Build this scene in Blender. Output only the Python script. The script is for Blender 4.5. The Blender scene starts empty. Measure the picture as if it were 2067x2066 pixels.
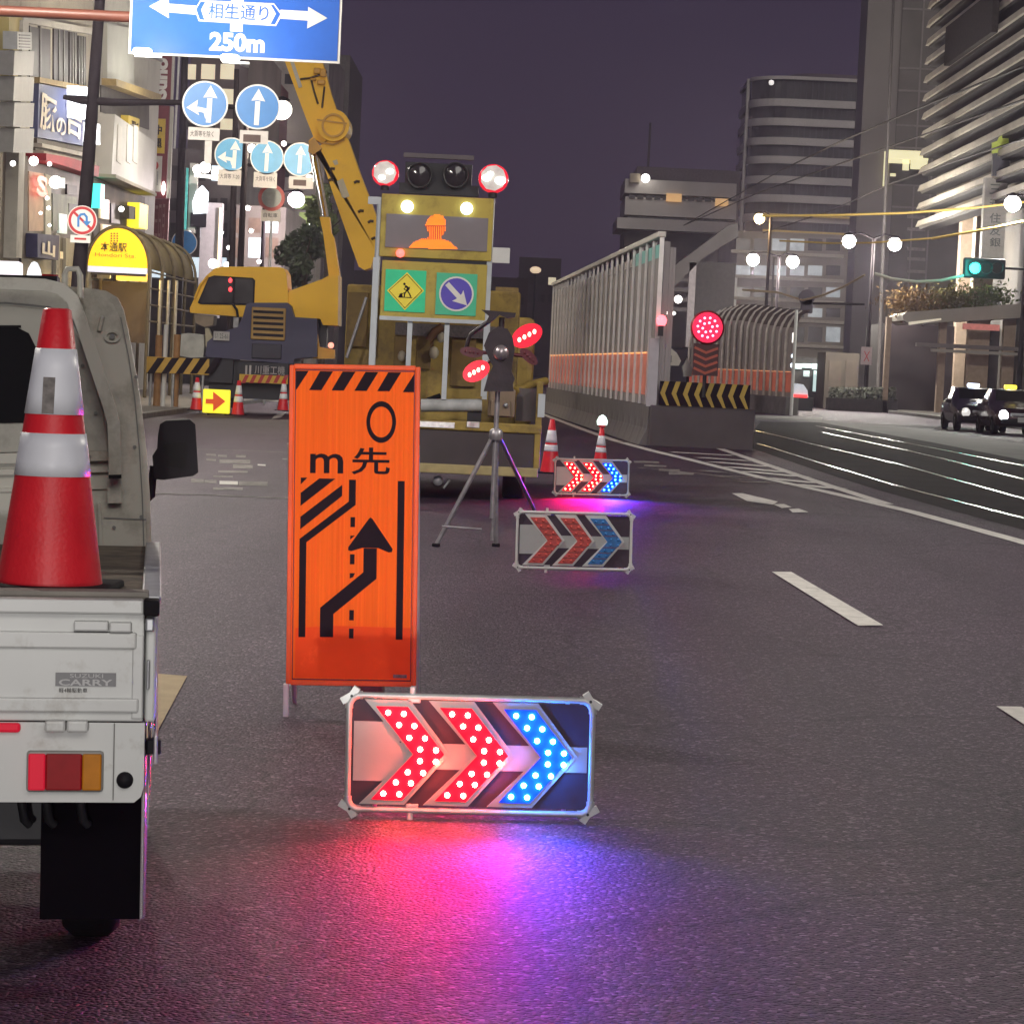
import bpy, bmesh, math, random
from mathutils import Vector, Matrix
random.seed(7)
SC = bpy.context.scene
COL = SC.collection
# ------------------------------------------------------------------ camera
FPX, W0, H0 = 5430.0, 2067.0, 2066.0
CAMZ = 1.56
PITCH, ROLL = math.radians(3.10), math.radians(2.7)
fw = Vector((0, math.cos(PITCH), -math.sin(PITCH)))
r0 = Vector((1, 0, 0)); u0 = r0.cross(fw)
RT = r0*math.cos(ROLL) + u0*math.sin(ROLL)
UP = u0*math.cos(ROLL) - r0*math.sin(ROLL)
cam = bpy.data.cameras.new('camera'); cam.sensor_width = 36; cam.lens = 36*FPX/W0
cam.clip_start = 0.1; cam.clip_end = 4000
co = bpy.data.objects.new('camera', cam); COL.objects.link(co)
m = Matrix((RT, UP, -fw)).transposed().to_4x4(); m.translation = (0, 0, CAMZ)
co.matrix_world = m; SC.camera = co
# ------------------------------------------------------------------ night sky, dim glow, exposure
wd = bpy.data.worlds.new('World'); SC.world = wd; wd.use_nodes = True
nt = wd.node_tree; bg = nt.nodes['Background']
tc = nt.nodes.new('ShaderNodeTexCoord'); sp = nt.nodes.new('ShaderNodeSeparateXYZ')
cr = nt.nodes.new('ShaderNodeValToRGB')
cr.color_ramp.elements[0].position = 0.0; cr.color_ramp.elements[0].color = (.044, .031, .050, 1)
cr.color_ramp.elements[1].position = 0.22; cr.color_ramp.elements[1].color = (.023, .0155, .041, 1)
nt.links.new(tc.outputs['Generated'], sp.inputs[0]); nt.links.new(sp.outputs[2], cr.inputs[0])
nt.links.new(cr.outputs[0], bg.inputs[0]); bg.inputs[1].default_value = 1.0
sl = bpy.data.lights.new('added_fill_sun', 'SUN'); sl.energy = .74; sl.angle = math.radians(25); sl.color = (1, .95, .88)  # added soft sun lamp as dim fill for the facades, no visible moon
so = bpy.data.objects.new('added_fill_sun', sl); COL.objects.link(so)
so.rotation_euler = Vector((-.14, .84, -.50)).to_track_quat('-Z', 'Y').to_euler(); so.location = (10, -60, 60)
SC.view_settings.view_transform = 'Standard'; SC.view_settings.look = 'None'
SC.view_settings.exposure = 0; SC.view_settings.gamma = 1
try:
    SC.render.engine = 'CYCLES'
    SC.cycles.use_denoising = True; SC.cycles.sample_clamp_indirect = 4; SC.cycles.max_bounces = 6
    SC.cycles.use_adaptive_sampling = True; SC.cycles.adaptive_threshold = .015
    SC.cycles.caustics_reflective = False; SC.cycles.caustics_refractive = False
except Exception: pass
# ------------------------------------------------------------------ pixel -> place
SLOPE, XB, XL = .022, 3.0, -11.0
def gz(x): return SLOPE*max(XL, min(x, XB))
def ray(u, v): return (RT*((u-W0/2)/FPX) + UP*(-(v-H0/2)/FPX) + fw)
def P(u, v, Y):
    d = ray(u, v); t = Y/d.y
    return Vector((d.x*t, Y, CAMZ+d.z*t))
def G(u, v):
    d = ray(u, v)
    t = CAMZ/(SLOPE*d.x - d.z)
    if d.x*t > XB: t = (CAMZ-SLOPE*XB)/(-d.z)
    elif d.x*t < XL: t = (CAMZ-SLOPE*XL)/(-d.z)
    return Vector((d.x*t, d.y*t, CAMZ+d.z*t))
# ------------------------------------------------------------------ materials
MATS = {}
def M(name, col, rough=.6, metal=0., var=.12, vs=5., bump=0., bs=60., emit=None, es=0., spec=.5, coat=0., tr=0., dirt=None, dirts=2.5, dcut=(.52, .72), stretch=None):
    if name in MATS: return MATS[name]
    mt = bpy.data.materials.new(name); mt.use_nodes = True; t = mt.node_tree; b = t.nodes['Principled BSDF']
    N = t.nodes.new; L = t.links.new
    b.inputs['Roughness'].default_value = rough; b.inputs['Metallic'].default_value = metal
    b.inputs['Specular IOR Level'].default_value = spec; b.inputs['Coat Weight'].default_value = coat
    b.inputs['Transmission Weight'].default_value = tr
    c = (col[0], col[1], col[2], 1)
    b.inputs['Base Color'].default_value = c
    tcn = N('ShaderNodeTexCoord'); src = tcn.outputs['Object']
    if stretch:
        mp = N('ShaderNodeMapping'); mp.inputs['Scale'].default_value = stretch; L(src, mp.inputs[0]); src = mp.outputs[0]
    if var:
        n = N('ShaderNodeTexNoise'); n.inputs['Scale'].default_value = vs; n.inputs['Detail'].default_value = 6
        L(src, n.inputs['Vector'])
        r = N('ShaderNodeValToRGB')
        r.color_ramp.elements[0].position = .3; r.color_ramp.elements[1].position = .72
        r.color_ramp.elements[0].color = (c[0]*(1-var), c[1]*(1-var), c[2]*(1-var), 1)
        r.color_ramp.elements[1].color = (min(1, c[0]*(1+var*.6)), min(1, c[1]*(1+var*.6)), min(1, c[2]*(1+var*.6)), 1)
        L(n.outputs[0], r.inputs[0]); out = r.outputs[0]
        if dirt:
            n2 = N('ShaderNodeTexNoise'); n2.inputs['Scale'].default_value = dirts; n2.inputs['Detail'].default_value = 9
            n2.inputs['Roughness'].default_value = .7; L(src, n2.inputs['Vector'])
            r2 = N('ShaderNodeMapRange'); r2.inputs[1].default_value = dcut[0]; r2.inputs[2].default_value = dcut[1]
            L(n2.outputs[0], r2.inputs[0])
            mx = N('ShaderNodeMix'); mx.data_type = 'RGBA'; L(r2.outputs[0], mx.inputs[0])
            L(out, mx.inputs[6]); mx.inputs[7].default_value = (dirt[0], dirt[1], dirt[2], 1); out = mx.outputs[2]
        L(out, b.inputs['Base Color'])
    if bump:
        n = N('ShaderNodeTexNoise'); n.inputs['Scale'].default_value = bs; n.inputs['Detail'].default_value = 5
        L(src, n.inputs['Vector'])
        bp = N('ShaderNodeBump'); bp.inputs['Strength'].default_value = bump; bp.inputs['Distance'].default_value = .01
        L(n.outputs[0], bp.inputs['Height']); L(bp.outputs[0], b.inputs['Normal'])
    if emit:
        b.inputs['Emission Color'].default_value = (emit[0], emit[1], emit[2], 1); b.inputs['Emission Strength'].default_value = es
    MATS[name] = mt; return mt
def asphalt():
    mt = bpy.data.materials.new('asphalt'); mt.use_nodes = True; t = mt.node_tree; b = t.nodes['Principled BSDF']
    N = t.nodes.new; L = t.links.new
    tcn = N('ShaderNodeTexCoord'); ob = tcn.outputs['Object']
    v = N('ShaderNodeTexVoronoi'); v.inputs['Scale'].default_value = 74; L(ob, v.inputs['Vector'])
    sx = N('ShaderNodeSeparateColor'); L(v.outputs['Color'], sx.inputs[0])
    r = N('ShaderNodeValToRGB'); e = r.color_ramp.elements
    e[0].position = 0; e[0].color = (.020, .0125, .0195, 1); e[1].position = 1; e[1].color = (.19, .132, .175, 1)
    k = r.color_ramp.elements.new(.6); k.color = (.040, .0255, .0380, 1)
    k = r.color_ramp.elements.new(.88); k.color = (.074, .048, .068, 1)
    L(sx.outputs[0], r.inputs[0])
    n = N('ShaderNodeTexNoise'); n.inputs['Scale'].default_value = .55; n.inputs['Detail'].default_value = 8; n.inputs['Roughness'].default_value = .65
    mp = N('ShaderNodeMapping'); mp.inputs['Scale'].default_value = (1, .35, 1); L(ob, mp.inputs[0]); L(mp.outputs[0], n.inputs['Vector'])
    mr = N('ShaderNodeMapRange'); mr.inputs[1].default_value = .3; mr.inputs[2].default_value = .7; mr.inputs[3].default_value = .72; mr.inputs[4].default_value = 1.25
    L(n.outputs[0], mr.inputs[0])
    mx = N('ShaderNodeMix'); mx.data_type = 'RGBA'; mx.blend_type = 'MULTIPLY'; mx.inputs[0].default_value = 1
    L(r.outputs[0], mx.inputs[6]); L(mr.outputs[0], mx.inputs[7])
    # cracks and sealed patches, wheel-polished strips
    vc = N('ShaderNodeTexVoronoi'); vc.feature = 'DISTANCE_TO_EDGE'; vc.inputs['Scale'].default_value = .42
    nd = N('ShaderNodeTexNoise'); nd.inputs['Scale'].default_value = 2.2; nd.inputs['Detail'].default_value = 5; L(ob, nd.inputs['Vector'])
    vm = N('ShaderNodeVectorMath'); vm.operation = 'MULTIPLY_ADD'; vm.inputs[1].default_value = (.5, .5, .5); L(nd.outputs['Color'], vm.inputs[0]); L(ob, vm.inputs[2]); L(vm.outputs[0], vc.inputs['Vector'])
    ck = N('ShaderNodeMapRange'); ck.inputs[1].default_value = .002; ck.inputs[2].default_value = .010; ck.inputs[3].default_value = .45; ck.inputs[4].default_value = 1; L(vc.outputs['Distance'], ck.inputs[0])
    nw = N('ShaderNodeTexNoise'); nw.inputs['Scale'].default_value = 1.0; nw.inputs['Detail'].default_value = 3
    mw = N('ShaderNodeMapping'); mw.inputs['Scale'].default_value = (1.3, .05, 1); L(ob, mw.inputs[0]); L(mw.outputs[0], nw.inputs['Vector'])
    ws = N('ShaderNodeMapRange'); ws.inputs[1].default_value = .35; ws.inputs[2].default_value = .65; ws.inputs[3].default_value = .82; ws.inputs[4].default_value = 1.15; L(nw.outputs[0], ws.inputs[0])
    mu = N('ShaderNodeMath'); mu.operation = 'MULTIPLY'; L(ck.outputs[0], mu.inputs[0]); L(ws.outputs[0], mu.inputs[1])
    m2 = N('ShaderNodeMix'); m2.data_type = 'RGBA'; m2.blend_type = 'MULTIPLY'; m2.inputs[0].default_value = 1
    L(mx.outputs[2], m2.inputs[6]); L(mu.outputs[0], m2.inputs[7]); L(m2.outputs[2], b.inputs['Base Color'])
    n3 = N('ShaderNodeTexNoise'); n3.inputs['Scale'].default_value = 60; n3.inputs['Detail'].default_value = 4; L(ob, n3.inputs['Vector'])
    ad = N('ShaderNodeMath'); ad.operation = 'MULTIPLY_ADD'; ad.inputs[1].default_value = -1.0
    L(v.outputs['Distance'], ad.inputs[0]); L(n3.outputs[0], ad.inputs[2])
    bp = N('ShaderNodeBump'); bp.inputs['Strength'].default_value = .95; bp.inputs['Distance'].default_value = .010
    L(ad.outputs[0], bp.inputs['Height']); L(bp.outputs[0], b.inputs['Normal'])
    b.inputs['Roughness'].default_value = .60; b.inputs['Specular IOR Level'].default_value = .32; b.inputs['Specular Tint'].default_value = (.86, .68, 1, 1)
    MATS['asphalt'] = mt; return mt
# ------------------------------------------------------------------ mesh builder
class MB:
    def __init__(s): s.v = []; s.f = []; s.sm = []
    def add(s, vs, fs, smooth=False):
        o = len(s.v); s.v += [Vector(p) for p in vs]
        for f in fs: s.f.append([i+o for i in f]); s.sm.append(smooth)
        return s
    def box(s, c, size, rot=None, bev=0.):
        cx, cy, cz = c; a, b, d = size[0]/2, size[1]/2, size[2]/2
        if bev > 0:
            bm = bmesh.new(); bmesh.ops.create_cube(bm, size=1)
            for q in bm.verts: q.co = Vector((q.co.x*2*a, q.co.y*2*b, q.co.z*2*d))
            bmesh.ops.bevel(bm, geom=list(bm.edges), offset=bev, segments=2, affect='EDGES', profile=.5)
            bm.verts.ensure_lookup_table(); bm.verts.index_update()
            vs = [q.co.copy() for q in bm.verts]; fs = [[w.index for w in f.verts] for f in bm.faces]; bm.free()
        else:
            vs = [Vector((x, y, z)) for x in (-a, a) for y in (-b, b) for z in (-d, d)]
            fs = [(0, 1, 3, 2), (4, 6, 7, 5), (0, 4, 5, 1), (2, 3, 7, 6), (0, 2, 6, 4), (1, 5, 7, 3)]
        if rot is not None: vs = [rot @ p for p in vs]
        return s.add([p+Vector(c) for p in vs], fs)
    def b2(s, lo, hi, bev=0.):
        return s.box([(lo[i]+hi[i])/2 for i in range(3)], [abs(hi[i]-lo[i]) for i in range(3)], bev=bev)
    def cyl(s, p, q, r, r2=None, n=12, cap=True):
        p, q = Vector(p), Vector(q); r2 = r if r2 is None else r2
        ax = (q-p).normalized(); t = ax.orthogonal().normalized(); w = ax.cross(t)
        vs = []
        for k in range(n):
            a = 2*math.pi*k/n; d = t*math.cos(a)+w*math.sin(a); vs += [p+d*r, q+d*r2]
        s.add(vs, [(2*k, 2*((k+1) % n), 2*((k+1) % n)+1, 2*k+1) for k in range(n)], True)
        if cap:
            s.add([vs[2*k] for k in range(n)], [list(range(n))[::-1]]); s.add([vs[2*k+1] for k in range(n)], [list(range(n))])
        return s
    def tube(s, pts, r, n=8, closed=False):
        pts = [Vector(p) for p in pts]
        rings = []
        prev = None
        for i, p in enumerate(pts):
            a = pts[max(0, i-1)]; b = pts[min(len(pts)-1, i+1)]; ax = (b-a).normalized()
            t = ax.orthogonal().normalized() if prev is None else (prev-ax*prev.dot(ax)).normalized()
            prev = t; w = ax.cross(t)
            rr = r[i] if isinstance(r, (list, tuple)) else r
            rings.append([p+(t*math.cos(2*math.pi*k/n)+w*math.sin(2*math.pi*k/n))*rr for k in range(n)])
        vs = [q for g in rings for q in g]
        fs = [(i*n+k, i*n+(k+1) % n, (i+1)*n+(k+1) % n, (i+1)*n+k) for i in range(len(pts)-1) for k in range(n)]
        s.add(vs, fs, True)
        s.add(rings[0], [list(range(n))[::-1]]); s.add(rings[-1], [list(range(n))])
        return s
    def lathe(s, prof, c=(0, 0, 0), n=24, axis='z'):
        vs = []; c = Vector(c)
        for r, z in prof:
            for k in range(n):
                a = 2*math.pi*k/n
                if axis == 'z': vs.append(c+Vector((r*math.cos(a), r*math.sin(a), z)))
                else: vs.append(c+Vector((r*math.cos(a), -z, r*math.sin(a))))
        fs = [(i*n+k, i*n+(k+1) % n, (i+1)*n+(k+1) % n, (i+1)*n+k) for i in range(len(prof)-1) for k in range(n)]
        s.add(vs, fs, True)
        if prof[0][0] > 1e-6: s.add(vs[:n], [list(range(n))[::-1]])
        if prof[-1][0] > 1e-6: s.add(vs[-n:], [list(range(n))])
        return s
    def prism(s, poly, y0, y1):
        """poly of (x, z), extruded from y0 to y1"""
        n = len(poly)
        ar = sum(poly[i][0]*poly[(i+1) % n][1]-poly[(i+1) % n][0]*poly[i][1] for i in range(n))
        if ar < 0: poly = poly[::-1]
        a = [Vector((p[0], y0, p[1])) for p in poly]; b = [Vector((p[0], y1, p[1])) for p in poly]
        s.add(a+b, [list(range(n)), [i+n for i in range(n)][::-1]] + [(i, i+n, (i+1) % n+n, (i+1) % n) for i in range(n)])
        return s
    def xprism(s, poly, x0, x1):
        """poly of (y, z), extruded along x"""
        n = len(poly)
        a = [Vector((x0, p[0], p[1])) for p in poly]; b = [Vector((x1, p[0], p[1])) for p in poly]
        return s.add(a+b, [list(range(n))[::-1], [i+n for i in range(n)]] + [(i, (i+1) % n, (i+1) % n+n, i+n) for i in range(n)])
    def stroke(s, pts, w, y0, y1):
        """flat polyline of width w in xz with mitred joints"""
        pts = [Vector((p[0], p[1])) for p in pts]; Lf = []; Rg = []
        for i, p in enumerate(pts):
            d1 = (p-pts[i-1]).normalized() if i else None; d2 = (pts[i+1]-p).normalized() if i < len(pts)-1 else None
            if d1 is None: d1 = d2
            if d2 is None: d2 = d1
            n1 = Vector((-d1.y, d1.x)); n2 = Vector((-d2.y, d2.x)); mm = (n1+n2).normalized()
            k = w/2/max(.3, mm.dot(n1)); Lf.append(p+mm*k); Rg.append(p-mm*k)
        for i in range(len(pts)-1):
            s.prism([Lf[i], Lf[i+1], Rg[i+1], Rg[i]], y0, y1)
        return s
    def disc(s, c, r, y0, y1, n=32, r_in=0, sz=1.0):
        if r_in <= 0:
            return s.prism([(c[0]+r*math.cos(2*math.pi*k/n), c[1]+r*sz*math.sin(2*math.pi*k/n)) for k in range(n)], y0, y1)
        for k in range(n):
            a, b = 2*math.pi*k/n, 2*math.pi*(k+1)/n
            s.prism([(c[0]+r*math.cos(a), c[1]+r*sz*math.sin(a)), (c[0]+r*math.cos(b), c[1]+r*sz*math.sin(b)),
                     (c[0]+r_in*math.cos(b), c[1]+r_in*sz*math.sin(b)), (c[0]+r_in*math.cos(a), c[1]+r_in*sz*math.sin(a))], y0, y1)
        return s
    def ball(s, c, r, n=12, sc=(1, 1, 1)):
        c = Vector(c); vs = []; h = n//2
        for i in range(h+1):
            th = math.pi*i/h
            for k in range(n):
                a = 2*math.pi*k/n
                vs.append(c+Vector((r*sc[0]*math.sin(th)*math.cos(a), r*sc[1]*math.sin(th)*math.sin(a), r*sc[2]*math.cos(th))))
        return s.add(vs, [(i*n+k, (i+1)*n+k, (i+1)*n+(k+1) % n, i*n+(k+1) % n) for i in range(h) for k in range(n)], True)
    # pixel-traced, at a real depth Y
    def pp(s, uvs, Y, dep):
        return s.prism([(P(u, v, Y).x, P(u, v, Y).z) for u, v in uvs], Y, Y+dep)
    def pr(s, u0, v0, u1, v1, Y, dep, bev=0.):
        c = P((u0+u1)/2, (v0+v1)/2, Y); k = Y/FPX
        return s.box((c.x, Y+dep/2, c.z), (abs(u1-u0)*k, abs(dep), abs(v1-v0)*k), bev=bev)
    def pd(s, u, v, r, Y, dep, n=28, r_in=0):
        c = P(u, v, Y); k = Y/FPX
        return s.disc((c.x, c.z), r*k, Y, Y+dep, n, r_in*k)
    def ps(s, uvs, w, Y, dep):
        return s.stroke([(P(u, v, Y).x, P(u, v, Y).z) for u, v in uvs], w*Y/FPX, Y, Y+dep)
    def mesh(s, name):
        me = bpy.data.meshes.new(name); me.from_pydata([tuple(p) for p in s.v], [], s.f)
        me.polygons.foreach_set('use_smooth', s.sm); me.update(); return me
    def build(s, name, mat, parent=None, world=False):
        top = parent
        while top is not None and top.parent is not None: top = top.parent
        if world and top is not None:
            inv = (Matrix.Translation(top.location) @ top.rotation_euler.to_matrix().to_4x4()).inverted()
            s.v = [inv @ p for p in s.v]
        me = s.mesh(name); me.materials.append(mat)
        o = bpy.data.objects.new(name, me); COL.objects.link(o); o.parent = parent
        return o
def put(name, me, parent, loc=(0, 0, 0), rot=None):
    o = bpy.data.objects.new(name, me); COL.objects.link(o); o.parent = parent; o.location = loc
    if rot: o.rotation_euler = rot
    return o
def tag(o, label, cat, group=None):
    o['label'] = label; o['category'] = cat
    if group: o['group'] = group
    return o
def T(name, label, cat, loc=(0, 0, 0), rot=(0, 0, 0), group=None):
    o = bpy.data.objects.new(name, None); COL.objects.link(o); o.location = loc; o.rotation_euler = rot
    o.empty_display_size = .2
    return tag(o, label, cat, group)
def ST(o): o['kind'] = 'structure'; return o
def tree_copy(o, parent=None):
    c = o.copy(); COL.objects.link(c); c.parent = parent
    for ch in list(o.children): tree_copy(ch, c)
    return c
def txt(s, box, Y, mat, parent, name='lettering', dep=.004, bold=0., ang=0., world=True, px=True, keep=False):
    """text fitted to a box (u0,v0,u1,v1) in pixels at depth Y, or (x0,z1,x1,z0) if not px; ang turns it in its plane"""
    cu = bpy.data.curves.new('t', 'FONT'); cu.body = s; cu.align_x = 'CENTER'; cu.offset = bold; cu.resolution_u = 3
    ob = bpy.data.objects.new('t', cu); COL.objects.link(ob)
    dg = bpy.context.evaluated_depsgraph_get()
    me = bpy.data.meshes.new_from_object(ob.evaluated_get(dg))
    bpy.data.objects.remove(ob); bpy.data.curves.remove(cu)
    vs = [v.co.copy() for v in me.vertices]; fs = [list(p.vertices) for p in me.polygons]; bpy.data.meshes.remove(me)
    if not vs: return None
    ca, sa = math.cos(ang), math.sin(ang)
    vs = [Vector((v.x*ca-v.y*sa, v.x*sa+v.y*ca, 0)) for v in vs]
    x0, x1 = min(v.x for v in vs), max(v.x for v in vs); y0, y1 = min(v.y for v in vs), max(v.y for v in vs)
    if px:
        c = P((box[0]+box[2])/2, (box[1]+box[3])/2, Y); k = Y/FPX
        w, h = abs(box[2]-box[0])*k, abs(box[3]-box[1])*k; cx, cz = c.x, c.z
    else:
        w, h = abs(box[2]-box[0]), abs(box[1]-box[3]); cx, cz = (box[0]+box[2])/2, (box[1]+box[3])/2
    sx, sy = w/max(1e-6, x1-x0), h/max(1e-6, y1-y0)
    if keep: sx = sy = min(sx, sy)
    mb = MB()
    pts = [Vector((cx+(v.x-(x0+x1)/2)*sx, Y, cz+(v.y-(y0+y1)/2)*sy)) for v in vs]
    mb.add(pts, fs)
    # rim so that the letters have a little thickness
    ed = {}
    for f in fs:
        for i in range(len(f)):
            e = (f[i], f[(i+1) % len(f)]); ed[e] = 1
    o = len(mb.v); mb.v += [p+Vector((0, dep, 0)) for p in pts]
    for (a, b) in ed:
        if (b, a) not in ed: mb.f.append([a, a+o, b+o, b]); mb.sm.append(False)
    return mb.build(name, mat, parent, world)
def light(kind, loc, power, color, parent=None, r=.15, aim=None, spot=None, blend=.5):
    l = bpy.data.lights.new('lamp_light', kind); l.energy = power; l.color = color
    l.shadow_soft_size = r
    o = bpy.data.objects.new('lamp_light', l); COL.objects.link(o)
    o.location = loc
    if aim is not None: o.rotation_euler = (Vector(aim)-Vector(loc)).to_track_quat('-Z', 'Y').to_euler()
    if spot: l.spot_size = math.radians(spot); l.spot_blend = blend
    if parent is not None:
        top = parent
        while top.parent is not None: top = top.parent
        o.parent = parent
        inv = (Matrix.Translation(top.location) @ top.rotation_euler.to_matrix().to_4x4()).inverted()
        mw = Matrix.Translation(o.location) @ o.rotation_euler.to_matrix().to_4x4()
        o.matrix_local = inv @ mw
    return o
# palette
ASPH = asphalt()
WHITE_MARK = M('road_paint', (.66, .64, .60), .7, var=.2, vs=9, dirt=(.08, .07, .075), dirts=22, dcut=(.60, .68))
OLD_MARK = M('worn_road_paint', (.34, .32, .29), .8, var=.3, vs=5, dirt=(.06, .055, .05), dirts=5, dcut=(.42, .6))
TRUCKW = M('truck_white_paint', (.60, .615, .60), .35, var=.06, vs=4, dirt=(.34, .32, .28), dirts=6, dcut=(.54, .74), coat=.3)
CABW = M('cab_cream_paint', (.52, .51, .44), .42, var=.08, vs=3, dirt=(.27, .25, .20), dirts=5, dcut=(.50, .72), coat=.2)
BLACKP = M('black_plastic', (.012, .011, .014), .6, var=.2, spec=.2)
RUBBER = M('rubber', (.011, .010, .012), .8, var=.2, bump=.2, spec=.15)
DARKM = M('dark_metal', (.03, .03, .034), .5, .4, var=.2)
STEEL = M('galvanised_steel', (.42, .43, .45), .42, .6, var=.2, vs=12)
POLEB = M('dark_brown_pole_paint', (.016, .012, .014), .75, var=.2, spec=.12)
GREYP = M('grey_plate', (.45, .46, .45), .5, var=.1)
WHITEP = M('white_plastic', (.68, .68, .66), .45, var=.08)
CONER = M('cone_red_plastic', (.74, .018, .030), .42, var=.12, vs=9, bump=.15, bs=90, dirt=(.80, .22, .16), dirts=16, dcut=(.68, .80))
REFL = M('cone_reflective_sleeve', (.84, .86, .92), .4, 0., var=.14, vs=9, stretch=(1, 1, .4), dirt=(.42, .42, .44), dirts=6, dcut=(.55, .8))
ORANGE = M('fluorescent_orange_sheet', (1.0, .150, .008), .6, var=.14, vs=2, spec=.12, stretch=(36, 1, .5), bump=.25, bs=2.5, dirt=(.95, .075, .01), dirts=1.6, dcut=(.55, .8))
BLK = M('sign_black', (.016, .010, .014), .7, var=.2, spec=.1)
ORFRAME = M('orange_frame_tube', (.9, .13, .03), .5, var=.2, spec=.25)
ALU = M('aluminium_frame', (.52, .53, .52), .4, .3, var=.12, vs=20)
BLUE = M('sign_blue', (.012, .11, .52), .4, var=.06)
SIGNW = M('sign_white', (.74, .72, .68), .5, var=.05)
SIGNR = M('sign_red', (.5, .02, .025), .5, var=.08)
CONC = M('concrete', (.17, .155, .15), .85, var=.2, vs=2.5, bump=.3, bs=30, dirt=(.09, .08, .075), dirts=1.5)
GLASSD = M('dark_glass', (.008, .009, .011), .08, var=.1, spec=.6)
# ================================================================== GROUND AND MARKINGS
def gl(name, pts, w, mat, lift=.006, px=True):
    g = [G(*p) for p in pts] if px else [Vector((p[0], p[1], 0)) for p in pts]
    q = [g[0]]
    for a, b in zip(g, g[1:]):
        n = max(1, int((b-a).length/1.5))
        q += [a+(b-a)*(i/n) for i in range(1, n+1)]
    mb = MB(); vs = []
    for i, p in enumerate(q):
        d = (q[min(i+1, len(q)-1)]-q[max(i-1, 0)]); d.z = 0; d.normalize(); n = Vector((-d.y, d.x, 0))
        for s in (1, -1):
            e = p+n*(w/2*s); vs.append((e.x, e.y, gz(e.x)+lift))
    mb.add(vs, [(2*i, 2*i+1, 2*i+3, 2*i+2) for i in range(len(q)-1)])
    return ST(mb.build(name, mat))
def gq(name, uvs, mat, lift=.006):
    g = [G(*p) for p in uvs]
    vs = [(p.x, p.y, gz(p.x)+lift) for p in g]; fs = [list(range(len(vs)))]
    n = Vector((0, 0, 0))
    for i in range(len(g)): n += g[i].cross(g[(i+1) % len(g)])
    if n.z < 0: fs = [fs[0][::-1]]
    return ST(MB().add(vs, fs).build(name, mat))
xs = [-700, XL, XB, 700]; ys = [-80, 40, 160, 400, 1600]
mb = MB(); vs = [(x, y, gz(x)) for y in ys for x in xs]
mb.add(vs, [(j*4+i, j*4+i+1, (j+1)*4+i+1, (j+1)*4+i) for j in range(4) for i in range(3)])
ST(mb.build('ground', ASPH))
# pavements with kerb stones
PAVE = M('pavement_slabs', (.20, .185, .165), .8, var=.25, vs=1.2, bump=.2, bs=20)
KERB = M('kerb_stone', (.30, .29, .27), .8, var=.25, vs=3)
mb = MB(); mb.b2((-40, 20, gz(-20)-.2), (-9.6, 420, gz(-9.6)+.14)); ST(mb.build('pavement_west', PAVE))
kroot = ST(bpy.data.objects.new('kerb_west', None)); COL.objects.link(kroot)
km = MB().box((0, 0, 0), (.18, 1.96, .32), bev=.02).mesh('kerb_stone'); km.materials.append(KERB)
for i in range(60): put('kerb_stone', km, kroot, (-9.5, 40+2*i, gz(-9.5)-.01))
mb = MB(); mb.b2((19.2, 40, gz(9)-.2), (60, 420, gz(9)+.14)); ST(mb.build('pavement_east', PAVE))
kroot = ST(bpy.data.objects.new('kerb_east', None)); COL.objects.link(kroot)
for i in range(60): put('kerb_stone', km, kroot, (19.1, 70+2*i, gz(9)-.01))
# tram track bed and rails
BED = M('track_bed_paving', (.021, .018, .019), .8, spec=.15, var=.35, vs=.9, bump=.3, bs=40)
RAILM = M('polished_rail', (.6, .58, .56), .24, .95, var=.4, vs=.6)
rA = [G(*p) for p in ((1535, 898), (1814, 984), (2067, 1048))]
def rail_line(px): return [G(*p) for p in px]
rails = [[(1530, 896), (1680, 943), (1814, 983), (2067, 1048), (2300, 1106)],
         [(1518, 868), (1660, 902), (1818, 939), (2067, 1008), (2300, 1072)],
         [(1660, 873), (1830, 910), (1908, 928), (2067, 969), (2300, 1028)],
         [(1647, 860), (1770, 883), (1882, 905), (2067, 941), (2300, 987)]]
lo = [G(*p) for p in rails[0]]; hi = [G(*p) for p in ((1518, 850), (1647, 852), (1882, 895), (2067, 932), (2300, 977))]
mb = MB(); vs = []
for a, b in zip(lo, hi):
    vs += [(a.x-.5, a.y-1.5, gz(a.x)+.004), (b.x+.3, b.y, gz(b.x)+.004)]
mb.add(vs, [(2*i, 2*i+2, 2*i+3, 2*i+1) for i in range(4)][::1]); o = mb.build('track_bed', BED); ST(o)
for r in rails:
    g = [G(*p) for p in r]
    mb = MB()
    for a, b in zip(g, g[1:]):
        d = (b-a); d.z = 0; d.normalize(); n = Vector((-d.y, d.x, 0))*.032
        zt, zb = .016, -.03
        A = [a+n, a-n, b-n, b+n]
        top = [(q.x, q.y, gz(q.x)+zt) for q in A]; bot = [(q.x, q.y, gz(q.x)+zb) for q in A]
        mb.add(top+bot, [(0, 1, 2, 3), (0, 3, 7, 4), (1, 5, 6, 2)])
    ST(mb.build('tram_rail', RAILM))
PALE = M('pale_carriageway', (.14, .135, .125), .7, var=.25, vs=.6, bump=.2, bs=30)
gq('far_carriageway', [(1525, 838), (1800, 858), (2067, 896), (2250, 920), (2250, 965), (2067, 929), (1882, 893), (1647, 851), (1525, 846)], PALE, .005)
gq('platform_edge_line', [(1525, 838), (1660, 843), (1660, 848), (1525, 844)], KERB, .012)
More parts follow.
